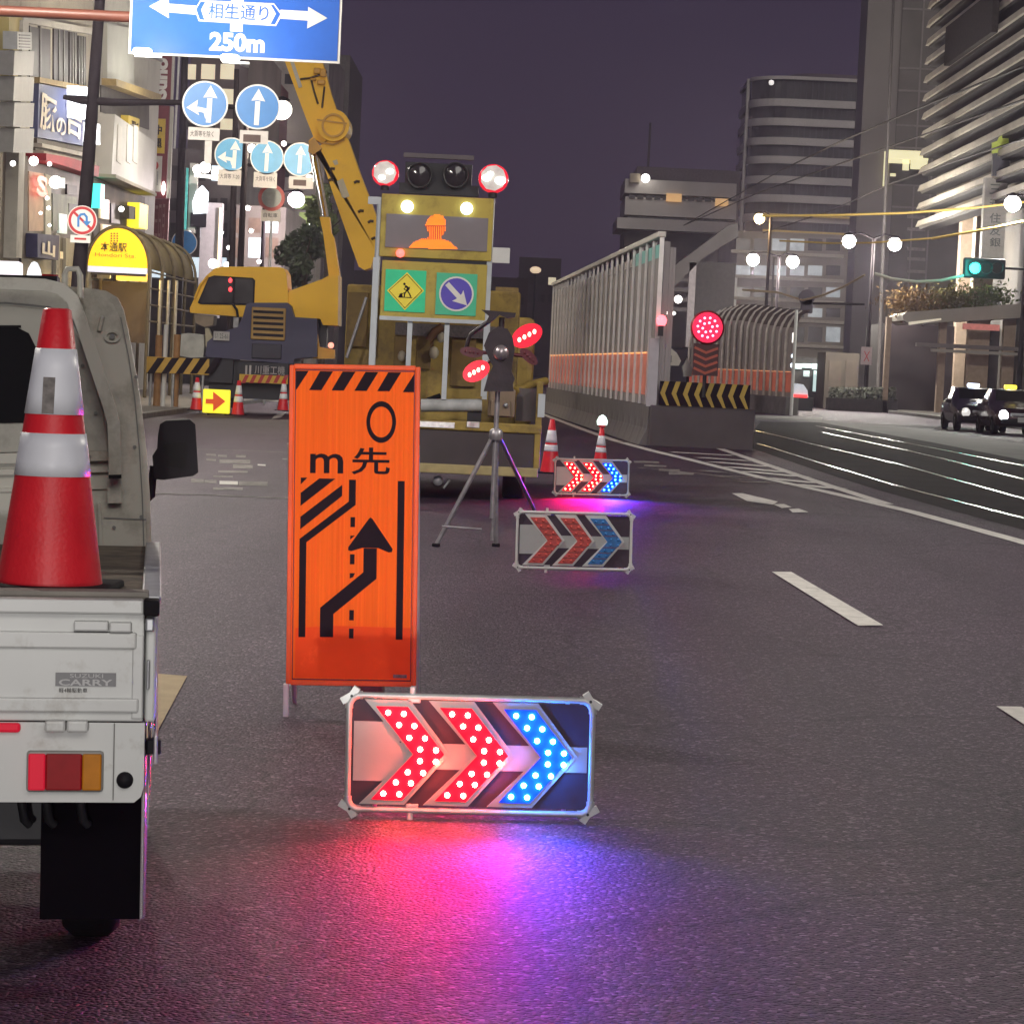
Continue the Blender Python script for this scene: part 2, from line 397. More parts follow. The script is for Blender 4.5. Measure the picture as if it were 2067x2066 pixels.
# lane markings
gl('lane_line', [(1085, 832), (1180, 868), (1240, 889), (1313, 909), (1540, 965), (1668, 993), (1839, 1033), (2066, 1095), (2300, 1162)], .20, WHITE_MARK)
gl('lane_line', [(1454, 906), (1540, 936), (1668, 979), (1790, 1018)], .18, WHITE_MARK, .008)
gl('lane_line', [(1250, 892), (1340, 898), (1454, 905)], .3, OLD_MARK, .008)
for a, b in (((1355, 913), (1480, 920)), ((1411, 924), (1514, 931)), ((1441, 933), (1557, 943)), ((1471, 943), (1587, 954)), ((1505, 952), (1617, 963)), ((1540, 965), (1651, 976)), ((1600, 978), (1690, 987))):
    gl('hatch_marking', [a, b], .42, WHITE_MARK, .010)
for a, b in (((1420, 950), (1466, 955)), ((1458, 962), (1505, 963)), ((1497, 973), (1560, 975))): gl('hatch_marking', [a, b], .3, OLD_MARK, .010)
gq('lane_dash', [(1477, 996), (1498, 996), (1570, 1013), (1560, 1019), (1508, 1012)], WHITE_MARK)
gq('lane_dash', [(1560, 1018), (1583, 1018), (1598, 1024), (1578, 1026)], WHITE_MARK)
gq('lane_dash', [(1592, 1028), (1612, 1027), (1632, 1034), (1600, 1035)], WHITE_MARK)
gq('lane_dash', [(1558, 1155), (1597, 1155), (1783, 1263), (1732, 1264)], WHITE_MARK)
gq('lane_dash', [(2011, 1427), (2062, 1428), (2260, 1545), (2195, 1548)], WHITE_MARK)
gl('lane_line', [(240, 994), (440, 1000), (700, 1012)], .13, OLD_MARK)
gl('lane_line', [(1290, 944), (1420, 957), (1500, 968)], .10, OLD_MARK)
gl('lane_line', [(395, 907), (500, 910), (590, 914)], .12, OLD_MARK)
for q in ((386, 967, 411, 975), (413, 969, 437, 976), (443, 971, 480, 979), (482, 972, 540, 981), (416, 916, 436, 921), (440, 918, 458, 923), (476, 918, 496, 924),
          (416, 926, 436, 931), (443, 928, 505, 936), (470, 938, 510, 946), (440, 950, 500, 955), (430, 960, 470, 964), (430, 984, 490, 990), (520, 937, 536, 941), (570, 925, 590, 929), (318, 890, 336, 898)):
    gq('worn_marking', [(q[0], q[1]), (q[2], q[1]+1), (q[2], q[3]), (q[0], q[3]-1)], OLD_MARK if random.random() < .6 else WHITE_MARK)
for q in ((1300, 938, 1345, 942), (1330, 946, 1372, 951), (1350, 952, 1400, 958), (1280, 930, 1330, 934)):
    gq('worn_marking', [(q[0], q[1]), (q[2], q[1]+2), (q[2], q[3]+1), (q[0], q[3])], OLD_MARK)
gq('worn_marking', [(553, 840), (578, 832), (568, 842), (548, 846)], WHITE_MARK)
BEIGE = M('beige_road_paint', (.40, .31, .17), .75, var=.15, vs=8, dirt=(.16, .13, .09), dirts=9, dcut=(.6, .8))
gq('worn_marking', [(250, 1358), (300, 1360), (378, 1366), (306, 1500), (240, 1640)], BEIGE)
gq('worn_marking', [(310, 798), (590, 806), (590, 811), (310, 806)], M('kerb_line_paint', (.42, .39, .33), .8, var=.3, vs=3))
# ================================================================== SMALL PICKUP TRUCK (near, at the left)
yaw = math.radians(7.6)
gr = G(300, 1985)
TD = 6.6
rr = P(302, 1300, TD)
troot = T('pickup_truck', 'white kei pickup truck seen from behind, cone standing in its bed', 'truck',
          (rr.x+.036, TD, gz(rr.x)), (0, -SLOPE, yaw))
k = FPX/TD
vg = 712 + (CAMZ-gz(rr.x))*k
def tz(v): return (vg-v)/k
def tx(u): return (u-302)/k           # right corner of the tailgate is local x = 0, the truck lies to the left
WT = -1.40
# tailgate, slightly ribbed
gate = MB().b2((WT+.03, 0, tz(1466)), (tx(277), .035, tz(1238)), bev=.004)
gate.b2((WT+.03, -.014, tz(1447)), (tx(268), .002, tz(1418)), bev=.005)
gate.b2((WT+.03, -.012, tz(1318)), (tx(262), .002, tz(1284)), bev=.005)
gate.b2((tx(254), -.006, tz(1460)), (tx(276), .002, tz(1290)), bev=.003)
gate = gate.build('tailgate', TRUCKW, troot)
MB().b2((WT, -.026, tz(1247)), (tx(275), .034, tz(1217)), bev=.006).build('top_rail', TRUCKW, gate)
MB().b2((tx(275), -.034, tz(1249)), (tx(307), .05, tz(1217)), bev=.006).build('rubber_corner_cap', RUBBER, troot)
for u0_, u1_, v0_, v1_ in ((136, 206, 1261, 1281), (207, 252, 1263, 1283)):
    MB().b2((tx(u0_), -.022, tz(v1_)), (tx(u1_)-.001, 0, tz(v0_)), bev=.004).build('latch', TRUCKW, gate)
MB().b2((tx(136), -.008, tz(1286)), (tx(254), 0.001, tz(1283)), bev=.001).build('latch_shadow_gap', DARKM, gate)
for u0_, u1_ in ((82, 123), (125, 168)):
    MB().b2((tx(u0_), -.03, tz(1486)), (tx(u1_), .01, tz(1462)), bev=.006).build('hinge', TRUCKW, troot)
badge = MB().b2((tx(101), -.0045, tz(1394)), (tx(222), .002, tz(1367))).build('badge', M('badge_grey', (.16, .16, .17), .4, var=.15), gate)
bl = M('badge_letters', (.46, .46, .46), .4, var=.05)
txt('CARRY', (tx(108), tz(1380), tx(215), tz(1393)), -.0052, bl, badge, dep=.001, world=False, px=False, bold=.02)
txt('SUZUKI', (tx(130), tz(1369), tx(196), tz(1377)), -.0052, bl, badge, dep=.001, world=False, px=False)
txt('軽4輪駆動車', (tx(108), tz(1398), tx(165), tz(1408)), -.0010, BLK, gate, dep=.001, world=False, px=False)
# rear body under the gate
body = MB()
pl = [(WT+.06, tz(1632)), (tx(262), tz(1632)), (tx(276), tz(1620)), (tx(281), tz(1600)), (tx(281), tz(1469)), (WT+.06, tz(1469))]
body.prism(pl, .006, .10)
body = body.build('rear_body', TRUCKW, troot)
MB().b2((tx(219), -.002, tz(1626)), (tx(221), .008, tz(1470))).build('panel_seam', M('seam_grey', (.2, .2, .19), .6, var=.1), body)
# corner post
MB().b2((tx(281), .01, tz(1468)), (tx(301), .12, tz(1252)), bev=.006).build('corner_post', TRUCKW, troot)
MB().box((tx(288), 0, tz(1268)), (.022, .02, .035), bev=.005).build('hook', STEEL, troot)
MB().b2((tx(283), -.012, tz(1400)), (tx(289), .012, tz(1340)), bev=.003).build('hook', STEEL, troot)
MB().lathe([(.0, .014), (.018, .012), (.021, 0), (.021, -.012)], (tx(243), .004, tz(1586)), 20, 'y').build('round_plug', BLACKP, body)
# tail lamp
bez = MB().b2((tx(46), -.008, tz(1610)), (tx(200), .012, tz(1526)), bev=.008).build('tail_lamp', M('lamp_bezel', (.30, .29, .27), .5, var=.1), troot)
RED = M('red_lens', (.32, .008, .012), .4, var=.12, vs=30, spec=.15)
RED2 = M('red_reflex_lens', (.72, .01, .035), .4, var=.06, spec=.15, emit=(1, .03, .08), es=.18)
AMB = M('amber_lens', (.55, .20, .01), .4, var=.15, vs=20, spec=.15)
MB().b2((tx(50), -.020, tz(1605)), (tx(84), .0, tz(1531)), bev=.004).build('reflector_lens', RED2, bez)
MB().b2((tx(84.4), -.019, tz(1605)), (tx(157), .0, tz(1531)), bev=.004).build('brake_lens', RED, bez)
MB().b2((tx(157.4), -.019, tz(1605)), (tx(196), .0, tz(1531)), bev=.004).build('indicator_lens', AMB, bez)
MB().b2((tx(-60), -.012, tz(1489)), (tx(33), .008, tz(1470)), bev=.007).build('plate_reflector', RED2, body)
# truck underside, wheel, flap
MB().b2((WT+.2, .25, tz(1760)), (tx(240), 2.6, tz(1560)), bev=.02).build('chassis', DARKM, troot)
for u_ in (30, 80, 150):
    MB().tube([(tx(u_), .14, tz(1640)), (tx(u_)+.01, .15, tz(1690)), (tx(u_+18), .16, tz(1700))], .012, 8).build('tow_hook', DARKM, troot)
def wheel(root, c, r, w, rimm):
    t = MB().lathe([(r*.55, -w/2), (r*.9, -w/2), (r, -w/2+.03), (r, w/2-.03), (r*.9, w/2), (r*.55, w/2)], (0, 0, 0), 28)
    t.v = [Vector((p.z, p.x, p.y))+Vector(c) for p in t.v]; o = t.build('wheel', RUBBER, root)
    t = MB().lathe([(0, -w/2+.02), (r*.2, -w/2+.01), (r*.25, -w/2+.05), (r*.5, -w/2+.06), (r*.56, -w/2), (r*.56, w/2), (0, w/2)], (0, 0, 0), 24)
    t.v = [Vector((-p.z, p.x, p.y))+Vector(c) for p in t.v]; t.build('rim', rimm, o); return o
for x_ in (-.16, WT+.1):
    for y_ in (.62, 2.55): wheel(troot, (x_, y_, .275), .275, .15, STEEL)
MB().b2((tx(70), .20, tz(1905)), (tx(279), .206, tz(1600))).build('mudflap', M('flap_painted_shade', (.004, .003, .005), .9, spec=.05), troot)  # near-black flap, widened to paint in the shade under the truck
for x_, z0_, z1_, r_ in ((281, 1896, 1470, .0045), (291, 1700, 1400, .004), (298, 1570, 1300, .003)): MB().cyl((tx(x_), .165, tz(z0_)), (tx(x_), .165, tz(z1_)), r_, n=10).build('edge_strip', M('glossy_strip', (.75, .70, .72), .22, .8, var=.05), troot)
MB().box((tx(283), .18, (tz(1900)+tz(1640))/2), (.002, .055, tz(1640)-tz(1900)), Matrix.Rotation(math.radians(-13), 3, 'Z')).build('mudflap_edge_strip', M('glossy_strip', (.75, .70, .72)), troot)
# side gate, seen edge-on
side = MB().b2((tx(300)-.03, .05, tz(1466)), (tx(300)+.004, 1.95, tz(1228)), bev=.006).build('side_gate', TRUCKW, troot)
MB().b2((tx(300)-.036, .06, tz(1229)), (tx(300)+.012, 1.95, tz(1214)), bev=.005).build('top_rail', STEEL, side)
MB().b2((tx(300)+.0, .05, tz(1560)), (tx(300)+.01, 2.0, tz(1500)), bev=.004).build('side_guard', M('guard_plate', (.5, .48, .5), .25, .4, var=.1), troot)
MB().b2((tx(300)-.02, .1, tz(1545)), (tx(300)+.018, .14, tz(1515)), bev=.003).build('side_reflector', BLACKP, troot)
# load deck: dirty planks at gate height
DIRTW = M('muddy_planks', (.13, .105, .07), .85, var=.5, vs=14, bump=.5, bs=40, dirt=(.05, .04, .03), dirts=8)
for i in range(7):
    x0_ = WT+.04+i*.193
    MB().b2((x0_, .045, tz(1228)-.05), (x0_+.188, 1.9, tz(1228)+.012-random.random()*.006), bev=.004).build('deck_plank', DIRTW, troot)
MB().b2((WT+.04, .05, tz(1228)+.002), (tx(285), .13, tz(1206)), bev=.004).build('deck_edge_board', M('grey_board', (.27, .25, .22), .8, var=.2, vs=10), troot)
# cab back, traced at its own distance
CD = 8.62
def cp(u, v):
    p = P(u, v, CD); dx = p.x-rr.x-.036; dz = p.z-gz(rr.x)
    return (dx*math.cos(yaw)+(CD-TD)*math.sin(yaw), dz+dx*SLOPE*0)
CY = (CD-TD)/math.cos(yaw)-.02
out = [(-560, 560), (-300, 552), (60, 566), (150, 574), (205, 580), (240, 586), (262, 600), (274, 625), (286, 690), (297, 760), (306, 830), (313, 905), (318, 1000), (319, 1130), (318, 1190), (-560, 1180)]
cab = MB().prism([cp(*p) for p in out], CY, CY+.10)
inn = [(p[0]-10, p[1]+12) for p in out[:-2]]+[(308, 1190), (-560, 1180)]
cab.prism([cp(*p) for p in inn], CY-.03, CY+.001)
cab.prism([cp(*p) for p in [(-560, 575), (60, 580), (200, 595), (250, 620), (285, 760), (300, 1000), (302, 1300), (-560, 1300)]], CY+.1, CY+1.25)
cab = cab.build('cab', CABW, troot)
# recessed back panel with bends and window
MB().prism([cp(*p) for p in [(-560, 602), (40, 612), (120, 622), (165, 645), (200, 720), (228, 830), (236, 905), (-560, 895)]], CY-.045, CY-.028).build('back_panel', M('cab_panel_paint', (.40, .39, .34), .5, var=.1, vs=4, dirt=(.22, .21, .18), dirts=4), cab)
MB().prism([cp(*p) for p in [(-560, 640), (60, 655), (85, 668), (100, 700), (104, 800), (95, 846), (-560, 842)]], CY-.05, CY-.044).build('rear_window', M('cab_window_glass', (.010, .010, .012), .5, var=.1, spec=.03), cab)
MB().prism([cp(*p) for p in [(-560, 640), (70, 652), (70, 657), (-560, 645)]], CY-.056, CY-.0495).build('window_seal', RUBBER, cab)
for i, (a, b, dp) in enumerate(((905, 925, .06), (937, 948, .05), (975, 982, .04))):
    MB().prism([cp(*p) for p in [(-560, a), (236, a), (238, b), (-560, b)]], CY-dp, CY-.03).build('press_rib', CABW, cab)
MB().prism([cp(*p) for p in [(234, 960), (262, 960), (262, 1010), (234, 1010)]], CY-.07, CY-.03).build('frame_foot_bracket', CABW, cab)
MB().prism([cp(*p) for p in [(214, 1010), (220, 1008), (222, 1120), (216, 1120)]], CY-.05, CY-.03).build('press_rib', CABW, cab)
for u_, v_ in ((150, 632), (190, 735), (214, 830), (120, 918), (200, 916), (290, 900), (300, 1040), (296, 760), (245, 1060)):
    c_ = cp(u_, v_); MB().disc(c_, .006, CY-.036 if u_ > 240 else CY-.068 if v_ > 900 else CY-.052, CY-.025, 10).build('bolt', M('seam_grey', (.2, .2, .19)), cab)
MB().stroke([cp(*p) for p in [(268, 640), (282, 720), (292, 800), (299, 900), (303, 1000), (304, 1110)]], .004, CY-.0335, CY-.028).build('panel_seam', M('seam_grey', (.2, .2, .19)), cab)
MB().stroke([cp(*p) for p in [(225, 1040), (310, 1046)]], .004, CY-.0335, CY-.028).build('panel_seam', M('seam_grey', (.2, .2, .19)), cab)
MB().stroke([cp(*p) for p in [(-560, 598), (40, 607), (125, 617), (170, 642), (206, 718), (233, 828), (240, 905)]], .006, CY-.040, CY-.028).build('panel_seam', M('seam_grey', (.2, .2, .19)), cab)
# guard frame: a bent channel standing behind the cab
pth = [(-560, 562), (-200, 560), (60, 570), (120, 574), (152, 582), (174, 602), (188, 640), (206, 700), (226, 765), (242, 815), (250, 850), (251, 900), (250, 958)]
mbf = MB(); cpts = [cp(*p) for p in pth]
mbf.stroke(cpts, 24*CD/FPX, CY-.14, CY-.095)
mbf.build('guard_frame', CABW, troot)
MB().stroke([cp(*p) for p in [(238, 955), (263, 955)]], .012, CY-.142, CY-.095).build('frame_end_cap', RUBBER, troot)
c_ = cp(250, 678)
MB().disc(c_, .026, CY-.040, CY-.028, 20, .017, .75).build('fuel_cap_ring', CABW, cab)
MB().disc(c_, .009, CY-.045, CY-.028, 14).build('fuel_cap_pin', M('seam_grey', (.2, .2, .19)), cab)
c_ = cp(228, 652)
MB().box((c_[0], CY-.036, c_[1]), (.014, .012, .05), Matrix.Rotation(.22, 3, 'Y'), bev=.004).build('panel_slot', CABW, cab)
c_ = cp(170, 552)
MB().tube([cp(160, 590)[:1]+(CY-.1,)+cp(160, 590)[1:], cp(160, 555)[:1]+(CY-.1,)+cp(160, 555)[1:], cp(165, 543)[:1]+(CY-.1,)+cp(165, 543)[1:], cp(185, 543)[:1]+(CY-.1,)+cp(185, 543)[1:], cp(190, 556)[:1]+(CY-.1,)+cp(190, 556)[1:], cp(190, 600)[:1]+(CY-.1,)+cp(190, 600)[1:]], .010, 8).build('rope_hook_bar', CABW, troot)
# roof bar with light panel and beacon
def cb(mb, u0_, v0_, u1_, v1_, y0_, y1_, bev=.0):
    a = cp(u0_, v1_); b = cp(u1_, v0_); return mb.b2((a[0], y0_, a[1]), (b[0], y1_, b[1]), bev)
cb(MB(), -560, 553, 140, 572, CY+.1, CY+.35).build('roof_bar', BLACKP, troot)
cb(MB(), -400, 521, 66, 551, CY+.15, CY+.3, .008).build('roof_light_panel', M('roof_light_lens', (.9, .85, .88), .4, var=.03, emit=(1, .9, .95), es=1.1), troot)
bc = MB(); c_ = cp(110, 556); bc.lathe([(.045, 0), (.045, .015), (.0, .015)], (c_[0], CY+.25, c_[1]), 16); bc = bc.build('beacon', M('red_lens', (.3, .01, .01)), troot)
MB().lathe([(.024, .0), (.02, .02), (.010, .04), (0, .045)], (c_[0]-.03, CY+.2, c_[1]+.01), 14).build('beacon_dome', M('white_dome', (.8, .8, .8), .3, var=.05, emit=(.9, .95, 1), es=.9), bc)
# door mirror
mp_ = lambda u, v: P(u, v, 9.4)
def tl(p):
    q = Vector((p.x-rr.x-.036, p.y-TD, p.z-gz(rr.x))); return Matrix.Rotation(-yaw, 3, 'Z') @ q
mi = [(335, 880), (340, 856), (352, 849), (400, 848), (411, 858), (415, 955), (404, 962), (345, 968), (326, 966), (323, 920), (333, 905)]
mq = [tl(mp_(*p)) for p in mi]; yy = sum(p.y for p in mq)/len(mq)
mir = MB().prism([(p.x, p.z) for p in mq], yy-.03, yy+.06).build('door_mirror', BLACKP, troot)
mg = [tl(mp_(*p)) for p in [(346, 900), (350, 895), (390, 893), (396, 900), (390, 942), (385, 946), (352, 940)]]
MB().prism([(p.x, p.z) for p in mg], yy-.033, yy-.029).build('mirror_glass', M('mirror_back_sheen', (.016, .016, .016), .55, var=.3, spec=.1), mir)
a = tl(mp_(322, 940)); b = tl(mp_(326, 1000)); MB().tube([(a.x-.05, yy+.02, b.z-.05), (a.x, yy+.02, b.z), (a.x+.005, yy+.02, a.z)], .014, 8).build('mirror_arm', BLACKP, mir)
# ================================================================== TRAFFIC CONES
def cone_profile(h, r0_, r1_, z0_, z1_):
    def r(z): return r0_+(r1_-r0_)*(z/h)
    return [(r(z0_), z0_), (r(z0_+(z1_-z0_)*.33), z0_+(z1_-z0_)*.33), (r(z0_+(z1_-z0_)*.66), z0_+(z1_-z0_)*.66), (r(z1_), z1_)]
def make_cone(root, h=.72, rb=.136, rt=.034, bands=((.29, .40), (.445, .615)), base=.19, refl=REFL, n=40):
    o = MB().lathe(cone_profile(h, rb, rt, .02, h)+[(rt*.8, h+.004), (rt*.75, h-.03), (0, h-.03)], (0, 0, 0), n).build('cone_body', CONER, root)
    for z0_, z1_ in bands:
        pr = cone_profile(h, rb, rt, z0_, z1_); pr = [(r_+.0025, z_) for r_, z_ in pr]
        MB().lathe([(pr[0][0]-.004, pr[0][1])]+pr+[(pr[-1][0]-.004, pr[-1][1])], (0, 0, 0), n).build('reflective_sleeve', refl, root)
    MB().box((0, 0, .012), (base*2, base*2, .024), bev=.008).build('base_plate', RUBBER, root)
    return o
cpos = P(100, 1184, 6.86)
croot = T('traffic_cone', 'red cone with two silver bands standing in the white truck bed', 'traffic cone', (cpos.x, 6.86, cpos.z-.012), (0, -.010, .3))
hc = (1186-617)*6.86/FPX
make_cone(croot, hc, .137, .036, ((hc*(1186-950)/570, hc*(1186-864)/570), (hc*(1186-826)/570, hc*(1186-694)/570)), .168)
MB().box((-.004, -.0700, .502), (.030, .003, .092), Matrix.Rotation(math.radians(-8), 3, 'X')).build('sticker', M('grey_sticker', (.22, .20, .19), .7, var=.45, vs=60), croot)
croot.rotation_euler = (0, -.010, 0)
# ================================================================== ORANGE LANE-SHIFT BOARD
OD = 11.75
ob = P(714, 1440, OD)
oroot = T('roadworks_sign', 'tall orange roadworks sign board with merge arrow and black lettering', 'road sign', (ob.x-.012, OD, gz(ob.x)), (0, -SLOPE*.5-.020, 0))
kk = .560/675; zb = .148
def ox(x): return (x-396)*kk
def oz(y): return zb+(1740-y)*(1.395/1672)
Y0, Y1, Y2 = -.012, -.016, -.0185
MB().b2((ox(72), -.012, oz(1728)), (ox(720), .002, oz(80))).build('panel', ORANGE, oroot)
fr = oroot
for x in (ox(64), ox(727)): MB().b2((x-.010, -.020, oz(1740)), (x+.010, .012, oz(68)), bev=.004).build('frame_upright', ORFRAME, fr)
for z in (oz(1734), oz(74)): MB().b2((ox(76), -.020, z-.010), (ox(715), .012, z+.010), bev=.004).build('frame_crossbar', ORFRAME, fr)
bd = MB(); DRED = M('sign_dark_red_line', (.16, .008, .02), .6, var=.1)
for (a, b, c, d) in ((82, 88, 712, 95), (82, 1711, 712, 1718), (82, 88, 87, 1718), (707, 88, 712, 1718)): bd.b2((ox(a), -.0145, oz(d)), (ox(c), Y0+.001, oz(b)))
bd.build('border_line', DRED, oroot)
xs_ = [(86, 160, 86, 86)]
stripes = [[(86, 98), (152, 98), (90, 195), (86, 195)]] + [[(x+55, 98), (x+122, 98), (x+62, 197), (x-2, 197)] for x in (158, 276, 396, 516)] + [[(707, 105), (707, 200), (648, 200)]]
for s_ in stripes: MB().prism([(ox(a), oz(b)) for a, b in s_], Y1, Y0+.001).build('hazard_stripe', BLK, oroot)
MB().disc((ox(537), oz(358)), 78*kk, Y1, Y0+.001, 40, 58*kk, 1.40).build('numeral', BLK, oroot)
txt('m', (ox(166), oz(528), ox(340), oz(630)), Y1, BLK, oroot, world=False, px=False, bold=.012)
txt('先', (ox(384), oz(492), ox(586), oz(634)), Y1, BLK, oroot, world=False, px=False, bold=.012)
def ost(name, pts, w): MB().stroke([(ox(a), oz(b)) for a, b in pts], w*kk, Y1, Y0+.001).build(name, BLK, oroot)
ost('lane_edge_symbol', [(133, 1492), (133, 985), (390, 785), (390, 662)], 36)
ost('lane_edge_symbol', [(647, 1497), (647, 665)], 36)
for pl_ in ([(118, 735), (215, 658), (300, 658), (118, 803)], [(118, 860), (336, 690), (336, 748), (118, 926)], [(118, 655), (152, 655), (118, 690)]):
    MB().prism([(ox(a), oz(b)) for a, b in pl_], Y1, Y0+.001).build('hatched_zone_symbol', BLK, oroot)
for a, b in ((858, 910), (1053, 1105), (1346, 1400), (1443, 1495)): MB().b2((ox(382), Y1, oz(b)), (ox(406), Y0+.001, oz(a))).build('lane_dash_symbol', BLK, oroot)
MB().prism([(ox(a), oz(b)) for a, b in ((382, 955), (406, 955), (382, 975))], Y1, Y0+.001).build('lane_dash_symbol', BLK, oroot)
MB().prism([(ox(a), oz(b)) for a, b in ((382, 1152), (410, 1152), (400, 1172), (382, 1180))], Y1, Y0+.001).build('lane_dash_symbol', BLK, oroot)
ost('merge_arrow', [(263, 1490), (263, 1352), (488, 1163), (488, 1020)], 70)
MB().prism([(ox(a), oz(b)) for a, b in ((488, 858), (498, 866), (606, 1022), (602, 1038), (586, 1040), (530, 1018), (446, 1018), (388, 1036), (372, 1032), (372, 1016), (478, 866))], Y1-.0005, Y0+.001).build('merge_arrow_head', BLK, oroot)
MB().b2((ox(618), Y1, oz(1700)), (ox(690), Y0+.001, oz(1682))).build('maker_label', M('label_grey', (.18, .12, .1), .6, var=.4, vs=60), oroot)
# darker, redder sheet over the foot of the panel
MB().prism([(ox(a), oz(b)) for a, b in ((98, 1445), (300, 1430), (706, 1436), (706, 1706), (98, 1706))], Y0-.001, Y0+.001).build('lower_red_sheet', M('orange_red_patch', (.90, .088, .012), .6, var=.12, vs=4, spec=.1, dirt=(1, .12, .02), dirts=5, dcut=(.56, .66)), oroot)
for x in (ox(52), ox(727)): MB().b2((x-.012, -.018, 0), (x+.012, .010, oz(1740)), bev=.003).build('leg', ALU, oroot)
for x in (ox(52), ox(727)): MB().cyl((x, .03, 1.2), (x, .46, .0), .011).build('rear_leg', ALU, oroot)
MB().cyl((ox(52), .34, .35), (ox(727), .34, .35), .008).build('stay_bar', ALU, oroot)
MB().b2((ox(385), .10, .0), (ox(560), .24, .17), bev=.02).build('sandbag', M('sandbag_grey', (.15, .13, .12), .9, var=.3, vs=10, bump=.5), oroot)
# ================================================================== LED CHEVRON BOARDS
S1 = 1/(3.331*588)
def lx(x): return (x-952)*S1
def lz(y): return (958-y)*S1
LEDR = M('red_led_lit', (.8, .05, .05), .3, var=0, emit=(1, .085, .05), es=260)
LEDB = M('blue_led_lit', (.1, .2, .8), .3, var=0, emit=(.03, .19, 1), es=260)
LEDR3 = M('far_red_led_lit', (.8, .05, .05), .3, var=0, emit=(1, .11, .05), es=60)
LEDB3 = M('far_blue_led_lit', (.1, .2, .8), .3, var=0, emit=(.02, .28, 1), es=50)
LENR = M('red_lens_plate', (.75, .008, .03), .5, var=.06, spec=.1, emit=(1, .004, .05), es=.45)
LENB = M('blue_lens_plate', (.01, .06, .8), .5, var=.06, spec=.1, emit=(.006, .05, 1), es=.55)
LENR_OFF = M('red_lens_plate_unlit', (.62, .09, .075), .5, var=.2, vs=50)
LENB_OFF = M('blue_lens_plate_unlit', (.035, .20, .52), .5, var=.2, vs=50)
PANEL = M('board_backing', (.085, .062, .085), .6, var=.2, spec=.1)
led_me = MB().lathe([(.0090, 0), (.0086, .006), (.0062, .012), (.0030, .016), (0, .017)], (0, 0, 0), 12, 'y').mesh('led')
LEDXY = [(400, 235), (505, 240), (475, 315), (577, 320), (545, 400), (650, 402), (620, 477), (726, 480), (620, 555), (726, 557), (540, 632), (643, 635), (462, 702), (563, 706), (380, 780), (487, 782)]
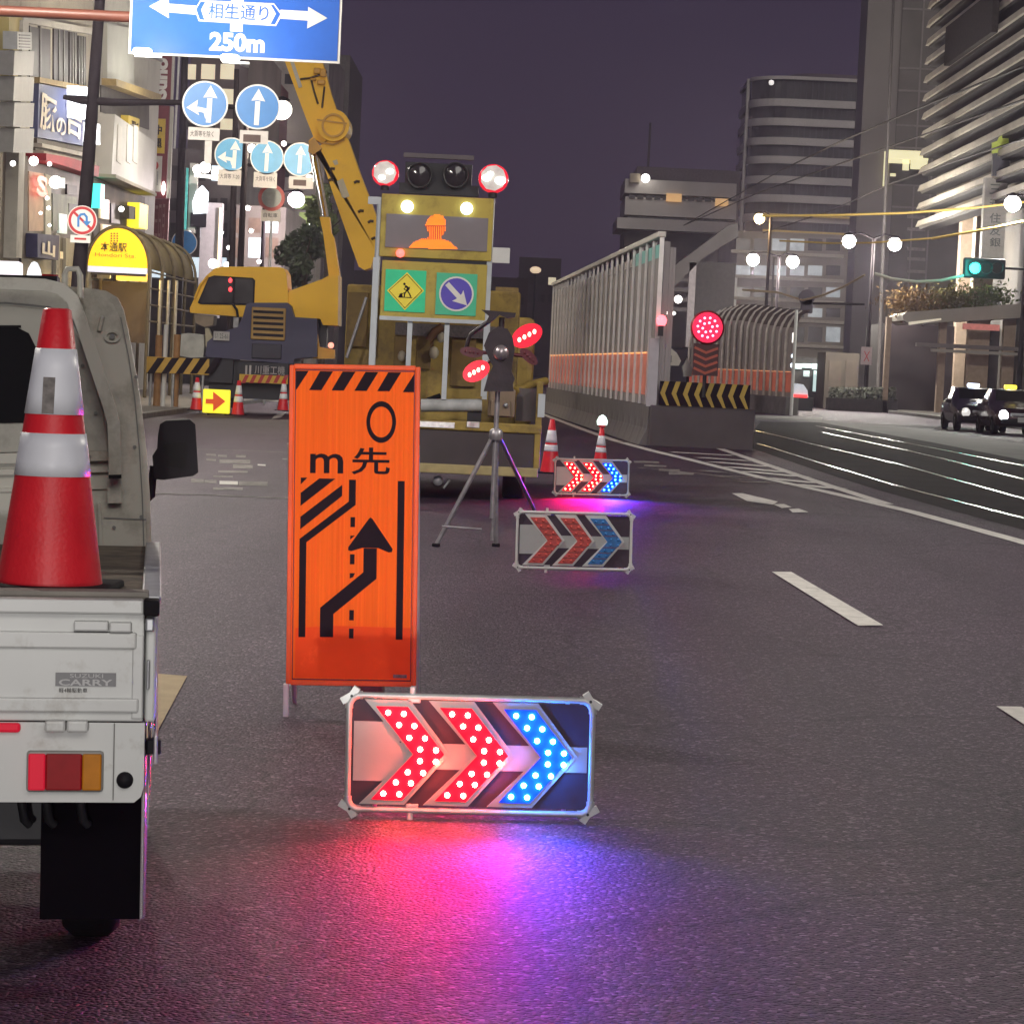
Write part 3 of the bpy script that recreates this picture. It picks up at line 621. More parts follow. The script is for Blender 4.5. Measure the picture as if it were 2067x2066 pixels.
def chevron_board(root, lit, far=False, frame_mat=ALU, beam=150):
    MB().b2((lx(160), .004, lz(862)), (lx(1748), .012, lz(155))).build('backing_panel', PANEL, root)
    MB().b2((lx(172), -.002, lz(700)), (lx(480), .004, lz(300))).build('tail_plate', GREYP, root)
    MB().b2((lx(480), -.001, lz(612)), (lx(1738), .004, lz(440))).build('arrow_shaft_plate', GREYP, root)
    for i in range(3):
        dx = i*428
        p0 = [(240, 150), (545, 150), (818, 505), (520, 855), (218, 855), (560, 512)]
        MB().prism([(lx(a+dx), lz(b)) for a, b in p0], -.006, .0035).build('chevron_plate', WHITEP if not lit else GREYP, root)
        p1 = [(318, 195), (530, 195), (780, 508), (505, 822), (298, 822), (575, 512)]
        mt = (LENB if i == 2 else LENR) if lit else (LENB_OFF if i == 2 else LENR_OFF)
        c = MB().prism([(lx(a+dx), lz(b)) for a, b in p1], -.014, -.0055).build('chevron_lens', mt, root)
        me = led_me.copy(); me.materials.append(((LEDB3 if i == 2 else LEDR3) if far else (LEDB if i == 2 else LEDR)) if lit else mt)
        for a, b in LEDXY: put('led', me, c, (lx(a+dx), -.013, lz(b)))
        if not lit:
            g = MB()
            for tt in (.25, .5, .75):
                for (A, B, C, D) in (((318, 195), (530, 195), (575, 512), (780, 508)), ((575, 512), (780, 508), (298, 822), (505, 822))):
                    l = (A[0]+(C[0]-A[0])*tt, A[1]+(C[1]-A[1])*tt); r = (B[0]+(D[0]-B[0])*tt, B[1]+(D[1]-B[1])*tt)
                    g.stroke([(lx(l[0]+dx), lz(l[1])), (lx(r[0]+dx), lz(r[1]))], .004, -.0155, -.0135)
            g.build('lens_grid', M('lens_grid_dark', (.2, .05, .05) if i < 2 else (.02, .06, .2), .5), c)
    if lit:
        for i in range(3):  # rear glow plates are added to tint the ground behind
            p1 = [(318, 195), (530, 195), (780, 508), (505, 822), (298, 822), (575, 512)]
            c = MB().prism([(lx(a+i*428), lz(b)) for a, b in p1], .0125, .018).build('added_rear_glow', M('added_rear_blue', (.03, .1, .8), .4, var=.1, emit=(.04, .03, 1), es=45) if i == 2 else M('added_rear_red', (.75, .02, .04), .4, var=.1, emit=(1, .01, .12), es=45), root)
            for sd in (-1, 1):  # front spot carries the LED light, the weak rear spot is added
             l = bpy.data.lights.new('board_spot', 'SPOT'); l.energy = beam*(1.15 if i == 2 else 1)*(1 if sd < 0 else .12)*(1.5 if i == 2 else 1); l.color = (.03, .03, 1) if i == 2 else (1, .001, .09); l.spot_size = math.radians(110); l.spot_blend = 1; l.shadow_soft_size = .07
             o = bpy.data.objects.new('board_spot', l); COL.objects.link(o); o.parent = root; o.location = (lx(560+i*428), .07*sd, lz(500)); o.rotation_euler = Vector((.12 if sd > 0 else 0, sd, .05)).to_track_quat('-Z', 'Y').to_euler()
    for z in (lz(125), lz(893)): MB().cyl((lx(205), 0, z), (lx(1705), 0, z), .0105, n=12).build('frame_rail', frame_mat, root)
    for x in (lx(138), lx(1768)): MB().cyl((x, 0, lz(200)), (x, 0, lz(820)), .0105, n=12).build('frame_post', frame_mat, root)
    for sx_, sz_ in ((-1, 1), (1, 1), (-1, -1), (1, -1)):
        x = lx(138) if sx_ < 0 else lx(1768); z = lz(125) if sz_ > 0 else lz(893)
        b = MB()
        b.tube([(x, 0, z-sz_*.045), (x, 0, z-sz_*.028), (x-sx_*.010, 0, z-sz_*.010), (x-sx_*.028, 0, z), (x-sx_*.045, 0, z)], .0145, 10)
        b.stroke([(x-sx_*.026, z+sz_*.026), (x-sx_*.008, z-sz_*.002), (x+sx_*.026, z-sz_*.022)], .024, -.012, .012)
        o = b.build('corner_bracket', frame_mat, root)
        MB().cyl((x-sx_*.008, -.0155, z-sz_*.002), (x-sx_*.008, -.010, z-sz_*.002), .005, n=10).build('bolt', DARKM, o)
    for z, s_ in ((lz(125), 1), (lz(893), -1)):
        MB().cyl((lx(560), 0, z+s_*.008), (lx(560), 0, z+s_*.032), .010, n=10).build('knob', WHITEP, root)
        MB().b2((lx(530), -.006, min(z, z-s_*.022)), (lx(615), .006, max(z, z-s_*.022)), bev=.003).build('clip', frame_mat, root)
    for x in (lx(300), lx(1600)): MB().cyl((x, .005, lz(125)), (x, .24, .006), .008, n=8).build('stay', frame_mat, root)
b1 = G(945, 1657); broot = T('arrow_board', 'nearest chevron light board, lit red and blue, standing before the orange sign', 'light board', (b1.x, b1.y, gz(b1.x)), (.0, -SLOPE, .0))
chevron_board(broot, True, beam=46); BOARD1 = b1
b2 = G(1157, 1157); r2 = T('arrow_board', 'unlit chevron board in pale frame on the asphalt right of the tripod', 'light board', (b2.x, b2.y, gz(b2.x)), (0, -SLOPE*1.1, 0))
chevron_board(r2, False, frame_mat=WHITEP); r2.scale = (1.04, 1.04, 1.08)
b3 = G(1193, 1004); r3 = T('arrow_board', 'far lit chevron board in front of the two cones beside the sign truck', 'light board', (b3.x, b3.y, gz(b3.x)), (0, -SLOPE, 0))
chevron_board(r3, True, far=True); r3.scale = (1.07, 1.0, 1.08)
# ================================================================== TRIPOD WARNING LIGHT
TDp = 23.0
tg = P(1000, 1100, TDp)
tr_ = T('tripod_warning_light', 'galvanised tripod carrying a spinning red warning lamp head', 'warning light', (tg.x, TDp, gz(tg.x)))
hub = P(1001, 876, TDp)
def q2(x, y): return (780+x/3.861, 620+y/3.861)
def tp(x, y, Y=TDp): return P(*q2(x, y), Y)
gzt = lambda p: Vector((p.x, p.y, gz(p.x)+.005))
TUBE = M('tripod_tube', (.40, .38, .40), .4, .6, var=.25, vs=15)
f1 = G(880, 1103); f2 = G(1001, 1103); f3 = G(1080, 1035)
for f_ in (f1, f2, f3): 
    l = MB().cyl((hub.x+(f_.x-hub.x)*.05, hub.y+(f_.y-hub.y)*.05, hub.z-.02), (f_.x, f_.y, gz(f_.x)+.01), .020, n=10).build('leg', TUBE, tr_, True)
    MB().box((f_.x, f_.y, gz(f_.x)+.015), (.07, .05, .03), bev=.008).build('foot', RUBBER, l, True)
MB().cyl((hub.x, hub.y, .25), tp(868, 640), .022, n=12).build('column', TUBE, tr_, True)
MB().cyl((hub.x+.01, hub.y+.02, .06), (hub.x, hub.y+.02, hub.z), .015, n=10).build('inner_column', TUBE, tr_, True)
MB().lathe([(.05, -.05), (.06, -.02), (.055, .03), (.03, .05)], hub, 16).build('collar', TUBE, tr_, True)
a = tp(430, 1800); b_ = tp(740, 1818); MB().cyl((a.x, TDp-.1, .17), (b_.x, TDp-.1, .16), .010, n=8).build('spreader_bar', TUBE, tr_, True)
HEAD = M('lamp_head_dark', (.030, .020, .026), .45, var=.3, vs=15, bump=.2)
mbh = MB()
mbh.prism([(tp(*p).x, tp(*p).z) for p in ((758, 655), (992, 655), (985, 600), (1000, 560), (975, 500), (985, 420), (1000, 330), (985, 240), (945, 170), (870, 150), (800, 200), (760, 300), (790, 380), (830, 460), (790, 540))], TDp-.09, TDp+.12)
hd = mbh.build('lamp_head', HEAD, tr_, True)
cH = tp(893, 357); MB().lathe([(0, .14), (.05, .135), (.065, .11), (.07, .08)], (cH.x, TDp, cH.z), 18, 'y').build('motor_hub', M('hub_silver', (.45, .40, .42), .3, .7, var=.2), tr_, True)
MB().prism([(tp(*p).x, tp(*p).z) for p in ((740, 20), (1010, 45), (1000, 80), (940, 85), (880, 60), (800, 130), (780, 110), (800, 70))], TDp-.05, TDp+.1).build('rain_hood', HEAD, tr_, True)
MB().cyl(tp(900, 80), tp(893, 260), .025, n=10).build('hood_stem', HEAD, tr_, True)
MB().tube([tp(620, 320, TDp+.03), tp(650, 220, TDp+.02), tp(740, 150, TDp), tp(800, 110, TDp)], .018, 8).build('hood_arm', HEAD, tr_, True)
BLADE = M('blade_dark_red', (.12, .02, .03), .4, var=.3, vs=10)
LAMPR = M('blade_lens_lit', (.5, .01, .02), .3, var=.1, emit=(1, .006, .035), es=.9)
LEDH = M('blade_led_lit', (.9, .5, .4), .3, var=0, emit=(1, .28, .2), es=9)
for (x, y, ang, rx, ry, lit) in ((1095, 222, 31, 128, 84, 1), (700, 498, 31, 112, 76, 1), (665, 350, -6, 92, 40, 0), (1110, 385, -40, 86, 40, 0)):
    c = tp(x, y, TDp-.06); kx = TDp/FPX/3.861; ca, sa = math.cos(math.radians(ang)), math.sin(math.radians(ang))
    d = Vector((c.x-cH.x, 0, c.z-cH.z))
    arm = MB().cyl((cH.x+d.x*.1, TDp-.06, cH.z+d.z*.1), (c.x, TDp-.055, c.z), .016, n=8).build('blade', BLADE, tr_, True)
    pl = []
    for kq in range(24):
        t_ = 2*math.pi*kq/24; e_x = rx*kx*math.cos(t_); e_z = ry*kx*math.sin(t_)
        pl.append((c.x+e_x*ca-e_z*sa, c.z+e_x*sa+e_z*ca))
    ln = MB().prism(pl, TDp-.075, TDp-.045).build('lens', LAMPR if lit else BLADE, arm, True)
    for s_ in (-.45, -.15, .15, .45):
        e_x = s_*rx*kx*1.15
        MB().ball((c.x+e_x*ca, TDp-.078, c.z+e_x*sa), .019 if lit else .012, 10, (.8, .5, 1.1)).build('led', LEDH if lit else BLADE, ln, True)
# ================================================================== SIGN TRUCK
SD = 31.0
sg = P(890, 1010, SD)
st_ = T('sign_truck', 'yellow works truck with illuminated sign panels raised over its bed', 'truck', (sg.x, SD, gz(sg.x)))
YEL = M('dull_yellow_panel', (.46, .35, .06), .5, var=.12, vs=2, dirt=(.22, .15, .03), dirts=3)
YEL2 = M('dirty_yellow_paint', (.36, .25, .05), .6, var=.3, vs=3, dirt=(.09, .055, .02), dirts=2.2, dcut=(.45, .7))
POSTW = M('white_blue_post', (.50, .54, .58), .4, var=.1)
up = MB().pr(768, 396, 994, 522, SD, .09, .01).build('upper_panel', YEL, st_, True)
MB().pr(779, 436, 984, 503, SD-.012, .02).build('screen', M('led_screen_grey', (.20, .175, .19), .5, var=.06), up, True)
ppl = [(690, 715), (745, 706), (800, 715), (825, 760), (830, 808), (818, 870), (790, 905), (790, 930), (870, 960), (945, 1030), (480, 1012), (530, 960), (600, 930), (660, 920), (680, 885), (655, 850), (638, 805), (655, 750)]
def inside(x, y, pl):
    c = False; j = len(pl)-1
    for i in range(len(pl)):
        if (pl[i][1] > y) != (pl[j][1] > y) and x < (pl[j][0]-pl[i][0])*(y-pl[i][1])/(pl[j][1]-pl[i][1])+pl[i][0]: c = not c
        j = i
    return c
dots = MB(); dim = MB()
for xi in range(470, 960, 10):
    for yi in range(700, 1040, 11):
        if inside(xi, yi, ppl):
            brim = 800 < yi < 818
            if brim or (818 < yi < 935 and (xi//10) % 2): tgt = dim
            else: tgt = dots
            tgt.pr(720+(xi-3.2)/4.5975, 280+(yi-4.9)/4.5975, 720+(xi+3.2)/4.5975, 280+(yi+4.9)/4.5975, SD-.02, .007)
dots.build('bowing_worker_figure', M('orange_led_lit', (.8, .3, .02), .4, var=0, emit=(1, .17, .004), es=1.7), up, True)
dim.build('bowing_worker_shading', M('orange_led_dim', (.5, .1, .02), .4, var=0, emit=(1, .08, .005), es=.5), up, True)
for u, v in ((822, 417), (942, 421)):
    c = P(u, v, SD-.02); o = MB().lathe([(.07, -.02), (.07, .02), (.05, .045), (0, .05)], (c.x, c.y, c.z), 18, 'y').build('spot_lamp', M('white_lamp_lit', (.9, .9, .9), .3, var=0, emit=(.8, .95, 1), es=5), up, True)
c = P(808, 511, SD-.03); MB().ball(c, .05, 12).build('marker_lamp', M('red_marker_lit', (.8, .1, .1), .3, var=0, emit=(1, .12, .10), es=3), up, True)
MB().pr(772, 520, 984, 530, SD+.02, .05).build('panel_gap_bar', DARKM, st_, True)
lw = MB().pr(769, 530, 981, 644, SD, .09, .01).build('lower_panel', YEL, st_, True)
MB().pr(766, 642, 982, 650, SD-.01, .11).build('bottom_bar', POSTW, lw, True)
GREEN = M('reflective_green', (.03, .66, .32), .5, var=.1, vs=6)
GREEN2 = M('reflective_green_faded', (.07, .52, .30), .5, var=.1, vs=6)
def zz(x, y): return (720+x/4.5975, 280+y/4.5975)
g1 = MB().pr(777, 545, 859, 629, SD-.014, .016).build('roadworks_symbol_plate', GREEN, lw, True)
YLW = M('reflective_yellow', (.92, .76, .06), .5, var=.06)
MB().pp([zz(*p) for p in ((468, 1240), (625, 1410), (446, 1590), (282, 1408))], SD-.018, .006).build('yellow_diamond', YLW, g1, True)
MB().pp([zz(*p) for p in ((467, 1254), (610, 1410), (447, 1574), (297, 1408))], SD-.0188, .003).build('diamond_line', BLK, g1, True)
MB().pp([zz(*p) for p in ((467, 1262), (602, 1410), (447, 1566), (304, 1408))], SD-.0196, .003).build('diamond_face', YLW, g1, True)
wk = MB()
wk.pd(*zz(443, 1348), 2.6, SD-.0206, .003, 12)
for pts, w in (([(450, 1365), (478, 1385), (465, 1410)], 4.2), ([(468, 1405), (490, 1440), (503, 1468)], 2.6), ([(462, 1410), (445, 1440), (440, 1470)], 2.6), ([(458, 1375), (440, 1395), (470, 1415)], 1.7), ([(492, 1375), (485, 1400), (450, 1425), (415, 1445)], 1.6), ([(385, 1470), (515, 1475)], 1.6)): wk.ps([zz(*p) for p in pts], w, SD-.0206, .003)
wk.pp([zz(*p) for p in ((388, 1468), (400, 1440), (418, 1430), (430, 1470))], SD-.0206, .003)
wk.build('digging_worker_symbol', BLK, g1, True)
g2 = MB().pr(880, 552, 962, 636, SD-.014, .016).build('keep_right_symbol_plate', GREEN2, lw, True)
MB().pd(*zz(925, 1440), 35, SD-.018, .006).build('disc_rim', SIGNW, g2, True)
VIO = M('sign_violet_blue', (.10, .07, .50), .4, var=.08)
MB().pd(*zz(925, 1440), 31.5, SD-.0192, .004).build('disc_face', VIO, g2, True)
ar = MB(); ar.ps([zz(838, 1345), zz(970, 1490)], 10, SD-.0204, .003)
ar.pp([zz(*p) for p in ((1025, 1548), (885, 1505), (925, 1485), (975, 1440), (990, 1405))], SD-.0206, .003)
ar.build('down_right_arrow', SIGNW, g2, True)
mbp = MB(); a = P(768, 398, SD+.05); b_ = P(757, 800, SD+.05); mbp.cyl((a.x, a.y, a.z), (a.x-.01, a.y, b_.z), .035, n=10); mbp.build('post', POSTW, st_, True)
mbp = MB(); a = P(760, 520, SD-.03); b_ = P(757, 800, SD-.03); mbp.b2((a.x-.035, a.y-.03, b_.z), (a.x+.035, a.y+.03, a.z)); mbp.build('post', POSTW, st_, True)
mbp = MB(); a = P(994, 400, SD+.05); b_ = P(980, 800, SD+.05); mbp.b2((a.x-.03, a.y-.03, b_.z), (a.x+.03, a.y+.03, a.z)); mbp.build('post', POSTW, st_, True)
for u in (828, 903, 985):
    a = P(u, 646, SD+.06); b_ = P(u-4, 806, SD+.06); MB().b2((a.x-.028, a.y-.028, b_.z), (a.x+.028, a.y+.028, a.z)).build('panel_leg', POSTW, st_, True)
MB().pr(743, 397, 767, 412, SD+.02, .03).build('side_tab', POSTW, st_, True)
MB().pr(994, 500, 1029, 531, SD, .03, .005).build('side_tab', WHITEP, st_, True)
# rotating beacons and black twin lamps on top
MB().pr(815, 311, 956, 320, SD, .10).build('top_bar', M('bar_grey', (.10, .085, .095), .5), st_, True)
hs = MB().pr(806, 372, 966, 393, SD+.01, .12).pr(818, 330, 952, 376, SD+.03, .1).build('lamp_housing', DARKM, st_, True)
for u in (847, 920):
    c = P(u, 354, SD); o = MB().lathe([(.145, -.10), (.150, .05), (.140, .06), (.125, .02), (0, .0)], (c.x, c.y, c.z), 24, 'y').build('round_lamp', M('round_lamp_dark', (.02, .018, .02), .4), hs, True)
    MB().lathe([(.122, .02), (.09, .035), (0, .045)], (c.x, c.y, c.z), 20, 'y').build('lamp_glass', M('smoked_glass', (.035, .03, .035), .12, var=.2), o, True)
ROTW = M('beacon_mirror_lit', (.8, .75, .72), .25, .3, var=.3, vs=12, emit=(1, .80, .72), es=.22)
ROTR = M('beacon_red_dome', (.6, .02, .03), .2, var=.1, emit=(1, .02, .05), es=.8)
FLSH = M('beacon_flash_lit', (.9, .9, .9), .3, var=0, emit=(.8, 1, .92), es=3)
for (u, v, r, fl) in ((778, 350, 27, ((-7, 8, 8), (9, -4, 9))), (996, 361, 30, ((-14, -2, 11), (14, 4, 13), (-6, -10, 8)))):
    c = P(u, v, SD+.02); R_ = r*SD/FPX
    o = MB().ball(c, R_*1.02, 18, (1, .8, .96)).build('rotating_beacon', ROTR, st_, True)
    MB().disc((c.x, c.z), R_*.86, SD-.13, SD-.10, 9).build('reflector', ROTW, o, True)
    for dx, dz, rr_ in fl:
        e = P(u+dx, v+dz, SD-.14); MB().ball(e, rr_*SD/FPX*.8, 10, (1.1, .4, .8)).build('flash_bulb', FLSH, o, True)
    MB().cyl((c.x, SD+.02, c.z-R_*1.25), (c.x, SD+.02, c.z-R_*.7), .05, n=12).build('beacon_base', DARKM, o, True)
# bed, tailgate, cargo
bedL, bedR = 692, 1094
MB().pr(bedL, 868, 1082, 938, SD-.02, .05).build('tailgate', M('tailgate_dark', (.055, .042, .045), .6, var=.2, vs=3), st_, True)
MB().pr(bedL, 848, 1094, 867, SD-.05, .10, .015).build('tailgate_top_bar', YEL2, st_, True)
c = P(900, 858, SD-.055)
for u0_, u1_ in ((845, 918), (942, 968)): MB().pr(u0_, 851, u1_, 863, SD-.062, .015, .004).build('reflective_strip', M('reflective_strip', (.75, .74, .72), .25, .4, var=.3, vs=20), st_, True)
MB().pr(bedL, 936, 1086, 955, SD-.06, .10, .012).build('bumper_lip', M('pale_yellow_bumper', (.42, .34, .16), .6, var=.2, vs=6), st_, True)
MB().pr(1080, 770, 1093, 946, SD-.04, .07, .01).build('corner_stake', YEL2, st_, True)
MB().pr(1086, 795, 1100, 842, SD-.05, .04).build('stake_plate', POSTW, st_, True)
a = P(1045, 792, SD); b_ = P(1102, 770, SD)
MB().b2((P(690, 860, SD).x, SD+.05, P(800, 872, SD).z), (P(1092, 860, SD).x, SD+4.2, P(800, 866, SD).z)).build('bed_floor', DARKM, st_, True)
sd_ = MB().b2((P(1090, 860, SD).x-.03, SD+.05, P(1090, 866, SD).z), (P(1090, 860, SD).x, SD+4.2, P(1090, 778, SD).z)).build('side_board', YEL2, st_, True)
MB().tube([tp(1000, 655, SD+.3), tp(1130, 600, SD+.6), tp(1240, 575, SD+.9)], .05, 8).build('side_rail', YEL2, st_, True)
MB().pr(1042, 784, 1084, 850, SD+.3, .6).build('tool_locker', M('locker_grey', (.10, .085, .085), .6, var=.2), st_, True)
MB().pr(985, 785, 1040, 842, SD+.12, .5, .02).build('tan_crate', M('tan_box', (.24, .175, .12), .7, var=.2, vs=4), st_, True)
MB().pr(990, 808, 1030, 840, SD+.06, .06, .01).build('crate_lid', M('tan_box', (.24, .175, .12)), st_, True)
c = P(1021, 818, SD+.05); MB().ball(c, .03, 10).build('crate_lock', STEEL, st_, True)
MB().b2((P(682, 700, SD).x, SD+1.2, P(700, 848, SD).z), (P(1046, 700, SD).x, SD+3.0, P(700, 567, SD).z), bev=.03).build('machine_body', YEL2, st_, True)
for u0_, v0_, u1_, v1_ in ((700, 590, 742, 700), (748, 600, 762, 720), (795, 670, 822, 760), (840, 660, 870, 745), (910, 660, 960, 780)):
    MB().pr(u0_, v0_, u1_, v1_, SD+1.14, .08, .01).build('machine_door', M('machine_door_ochre', (.20, .13, .035), .65, var=.3, vs=4, dirt=(.08, .05, .02), dirts=3), st_, True)
MB().pr(798, 655, 1000, 680, SD+1.1, .1).build('machine_grille', M('grille_grey', (.11, .10, .11), .6, var=.4, vs=30), st_, True)
MB().tube([tp(330, 260, SD+1), tp(380, 190, SD+1), tp(440, 150, SD+1)], .05, 8).build('hose', M('rust_brown', (.14, .07, .03), .7), st_, True)
for (x, y, s_) in ((425, 235, .05), (370, 355, .06), (120, 380, .05)): MB().ball(tp(x, y, SD+1.05), s_, 10, (1, .6, 1.3)).build('gauge', M('gauge_white', (.5, .45, .35), .4, var=.3), st_, True)
MB().cyl(tp(270, 765, SD+.1), tp(745, 765, SD+.1), .075, n=14).build('pipe', M('pipe_white', (.42, .43, .43), .5, var=.25, vs=8), st_, True)
MB().tube([tp(262, 760, SD+.14), tp(330, 720, SD+.16), tp(420, 690, SD+.2)], .03, 8).build('cable', RUBBER, st_, True)
a = tp(700, 800, SD+.2); MB().b2((a.x-.1, SD+.1, a.z-.2), (a.x+.06, SD+.3, a.z+.02)).build('prop_block', DARKM, st_, True)
MB().cyl(P(700, 722, SD+.9), P(740, 600, SD+.9), .02, n=8).build('prop_rod', STEEL, st_, True)
zf = P(880, 960, SD).z
MB().b2((P(740, 960, SD).x, SD+.15, .36), (P(1040, 960, SD).x, SD+4.0, zf+.05)).build('chassis', DARKM, st_, True)
cb_ = MB().b2((P(690, 700, SD).x+.05, SD+4.3, .5), (P(1092, 700, SD).x-.05, SD+5.9, 2.2), bev=.08).build('driver_cab', YEL2, st_, True)
for x in (P(735, 900, SD).x, P(1040, 900, SD).x):
    for y in (.9, 4.9): wheel(st_, (x-sg.x, y, .37), .37, .26, STEEL)
c = P(884, 970, SD+.1); MB().lathe([(.0, .02), (.05, .02), (.06, 0)], (c.x, c.y, c.z), 14, 'y').build('tow_eye', STEEL, st_, True)
MB().tube([P(895, 985, SD+.1), P(903, 975, SD+.1), P(908, 968, SD+.1)], .015, 6).build('safety_chain', STEEL, st_, True)
# ================================================================== OTHER CONES AND SMALL ROAD GEAR
def mid_cone(u, v, vt, label, lamp=None, lean=0, uv_top=None):
    g = G(u, v); Yc = g.y; h = (v-vt)*Yc/FPX
    c = T('traffic_cone', label, 'traffic cone', (g.x, g.y, gz(g.x)), (0, lean, 0), 'traffic cones along the works')
    make_cone(c, h, h*.19, h*.045, ((.41*h, .53*h), (.57*h, .80*h)), h*.24, n=24)
    return c
mid_cone(1110, 955, 846, 'red cone with white bands right behind the sign truck tailgate corner')
g = G(1211, 948); c = mid_cone(1211, 948, 862, 'red cone with a white flash lamp on top behind lit board')
lm = MB().lathe([(.05, 0), (.055, .02), (.05, .03)], (0, 0, (948-862)*g.y/FPX), 14).build('lamp_base', SIGNR, c)
MB().lathe([(.075, .0), (.085, .06), (.05, .13), (0, .16)], (0, 0, (948-860)*g.y/FPX+.02), 16).build('lamp_dome', M('flash_dome_lit', (.9, .95, .95), .3, var=0, emit=(.75, 1, .88), es=2.2), lm)
WREF = M('bright_sleeve', (.88, .90, .92), .4, var=.05)
FD = 75.0
for u, v, vt, lb in ((396, 828, 762, 'dark-footed cone left of the yellow arrow lamp panel'), (480, 838, 768, 'cone right of the yellow arrow lamp panel'), (571, 829, 766, 'cone half hidden behind the orange sign board')):
    p = P(u, v, FD); h = (v-vt)*FD/FPX
    c = T('traffic_cone', lb, 'traffic cone', (p.x, FD, p.z), (0, 0, 0), 'traffic cones along the works')
    make_cone(c, h, h*.19, h*.05, ((.38*h, .55*h), (.60*h, .86*h)), h*.25, WREF, n=20)
p = P(436, 836, FD-.3); ya = T('arrow_lamp_panel', 'small yellow lit panel with red arrow between two cones', 'light board', (p.x, FD-.3, p.z))
bx = MB().pr(409, 786, 464, 834, FD-.3, .12, .03).build('panel', M('yellow_panel_lit', (.8, .75, .05), .5, var=.1, vs=3, emit=(1, .87, .03), es=.85), ya, True)
arr = MB(); arr.pr(415, 805, 438, 815, FD-.34, .03); arr.pp([(430, 790), (455, 810), (430, 830)], FD-.345, .03)
arr.build('red_arrow', M('red_orange_arrow', (.75, .10, .02), .5, var=.15, emit=(1, .10, .01), es=.35), ya, True)
MB().cyl(P(420, 834, FD-.2), P(420, 838, FD-.2), .03).build('foot', RUBBER, ya, True); MB().cyl(P(455, 834, FD-.2), P(455, 838, FD-.2), .03).build('foot', RUBBER, ya, True)
# ================================================================== CRANE
KD = 78.0
kg = P(520, 800, KD)
kr = T('mobile_crane', 'yellow mobile crane with raised boom and dark blue carrier', 'crane', (kg.x, KD, gz(kg.x)))
CY_ = M('crane_yellow', (.96, .54, .025), .6, var=.10, vs=.8, dirt=(.80, .42, .025), dirts=1.2, dcut=(.55, .8))
CYD = M('crane_yellow_trim', (.58, .29, .025), .5, var=.15, vs=2)
NAVY = M('crane_navy', (.022, .020, .075), .45, var=.2, vs=1.5)
CHROME = M('chrome_rod', (.75, .77, .8), .12, 1., var=.1)
bm_ = MB().pp([(622, 285), (636, 300), (690, 268), (702, 280), (727, 352), (751, 414), (763, 447), (759, 505), (748, 541), (735, 545), (724, 538), (703, 480), (675, 400), (646, 312), (632, 276)], KD, 1.0).build('boom', CY_, kr, True)
MB().pp([(540, 30), (574, 122), (595, 178), (618, 240), (634, 280), (650, 290), (690, 262), (678, 219), (668, 190), (655, 140), (625, 50)], KD+.15, .7).build('boom_tip_section', CY_, bm_, True)
MB().pp([(585, 122), (592, 122), (610, 175), (603, 178)], KD+.10, .06).build('boom_pipe', M('pipe_pale', (.5, .46, .36), .5), bm_, True)
dr = MB().pd(673, 253, 32, KD-.25, 1.5).build('pivot_drum', CY_, bm_, True)
MB().pd(673, 253, 24, KD-.32, .1, 28, 20).build('drum_ring', CYD, dr, True)
MB().pp([(640, 240), (700, 248), (700, 251), (640, 243)], KD-.30, .06).build('drum_seam', CYD, dr, True)
MB().pp([(624, 285), (634, 278), (650, 300), (632, 312), (622, 306)], KD-.1, 1.1).build('cylinder_lug', CYD, bm_, True)
MB().ps([(645, 287), (672, 292), (695, 282)], 3, KD-.05, .06).build('boom_collar', CYD, bm_, True)
for pts in ([(606, 160), (625, 158), (650, 150), (660, 145)], [(628, 160), (634, 185), (642, 210)], [(655, 175), (652, 200), (650, 218)]): MB().tube([P(u, v, KD+.1) for u, v in pts], .03, 6).build('hydraulic_hose', M('hose_brown', (.07, .04, .015), .7), bm_, True)
for u, v, w, h in ((640, 143, 14, 12), (652, 147, 12, 16), (648, 166, 16, 10), (632, 160, 12, 5)): MB().pr(u-w/2, v-h/2, u+w/2, v+h/2, KD-.0, .16, .03).build('valve_block', CYD, bm_, True)
MB().pp([(680, 366), (692, 360), (704, 392), (706, 396), (695, 400), (690, 398)], KD-.02, .03).build('white_plate', M('plate_cream', (.55, .48, .33), .6, var=.1), bm_, True)
MB().pp([(671, 325), (680, 322), (683, 331), (676, 334)], KD-.02, .03).build('white_plate', M('plate_cream', (.55, .48, .33)), bm_, True)
for u, v in ((670, 340), (668, 362), (720, 366), (748, 446), (755, 480), (728, 425)): MB().tube([P(u-5, v+3, KD-.02), P(u, v, KD-.03), P(u+6, v+1, KD-.02)], .04, 6).build('boom_clamp', M('hose_brown', (.07, .04, .015)), bm_, True)
MB().cyl(P(629, 306, KD+.5), P(653, 437, KD+.5), .085, n=14).build('lift_rod', CHROME, kr, True)
MB().cyl(P(638, 306, KD+.7), P(660, 437, KD+.7), .05, n=10).build('lift_rod_pipe', STEEL, kr, True)
MB().pp([(645, 438), (665, 438), (668, 470), (674, 480), (686, 560), (682, 640), (660, 640), (664, 560), (652, 470)], KD+.3, .5).build('lift_cylinder', CY_, kr, True)
cbm = [(383, 622), (400, 585), (418, 555), (432, 543), (449, 538), (560, 539), (571, 541), (578, 552), (581, 590), (582, 612), (498, 640), (384, 631)]
cab_ = MB().pp(cbm, KD-.2, 1.5).build('operator_cab', CY_, kr, True)
MB().pp([(399, 611), (421, 560), (432, 556), (510, 561), (515, 566), (513, 611), (508, 616), (405, 614)], KD-.23, .05).build('window_seal', RUBBER, cab_, True)
MB().pp([(403, 609), (423, 562), (433, 559), (509, 564), (511, 568), (510, 609), (506, 612), (408, 611)], KD-.26, .04).build('side_window', M('cab_glass', (.035, .033, .035), .15, var=.6, vs=1.5), cab_, True)
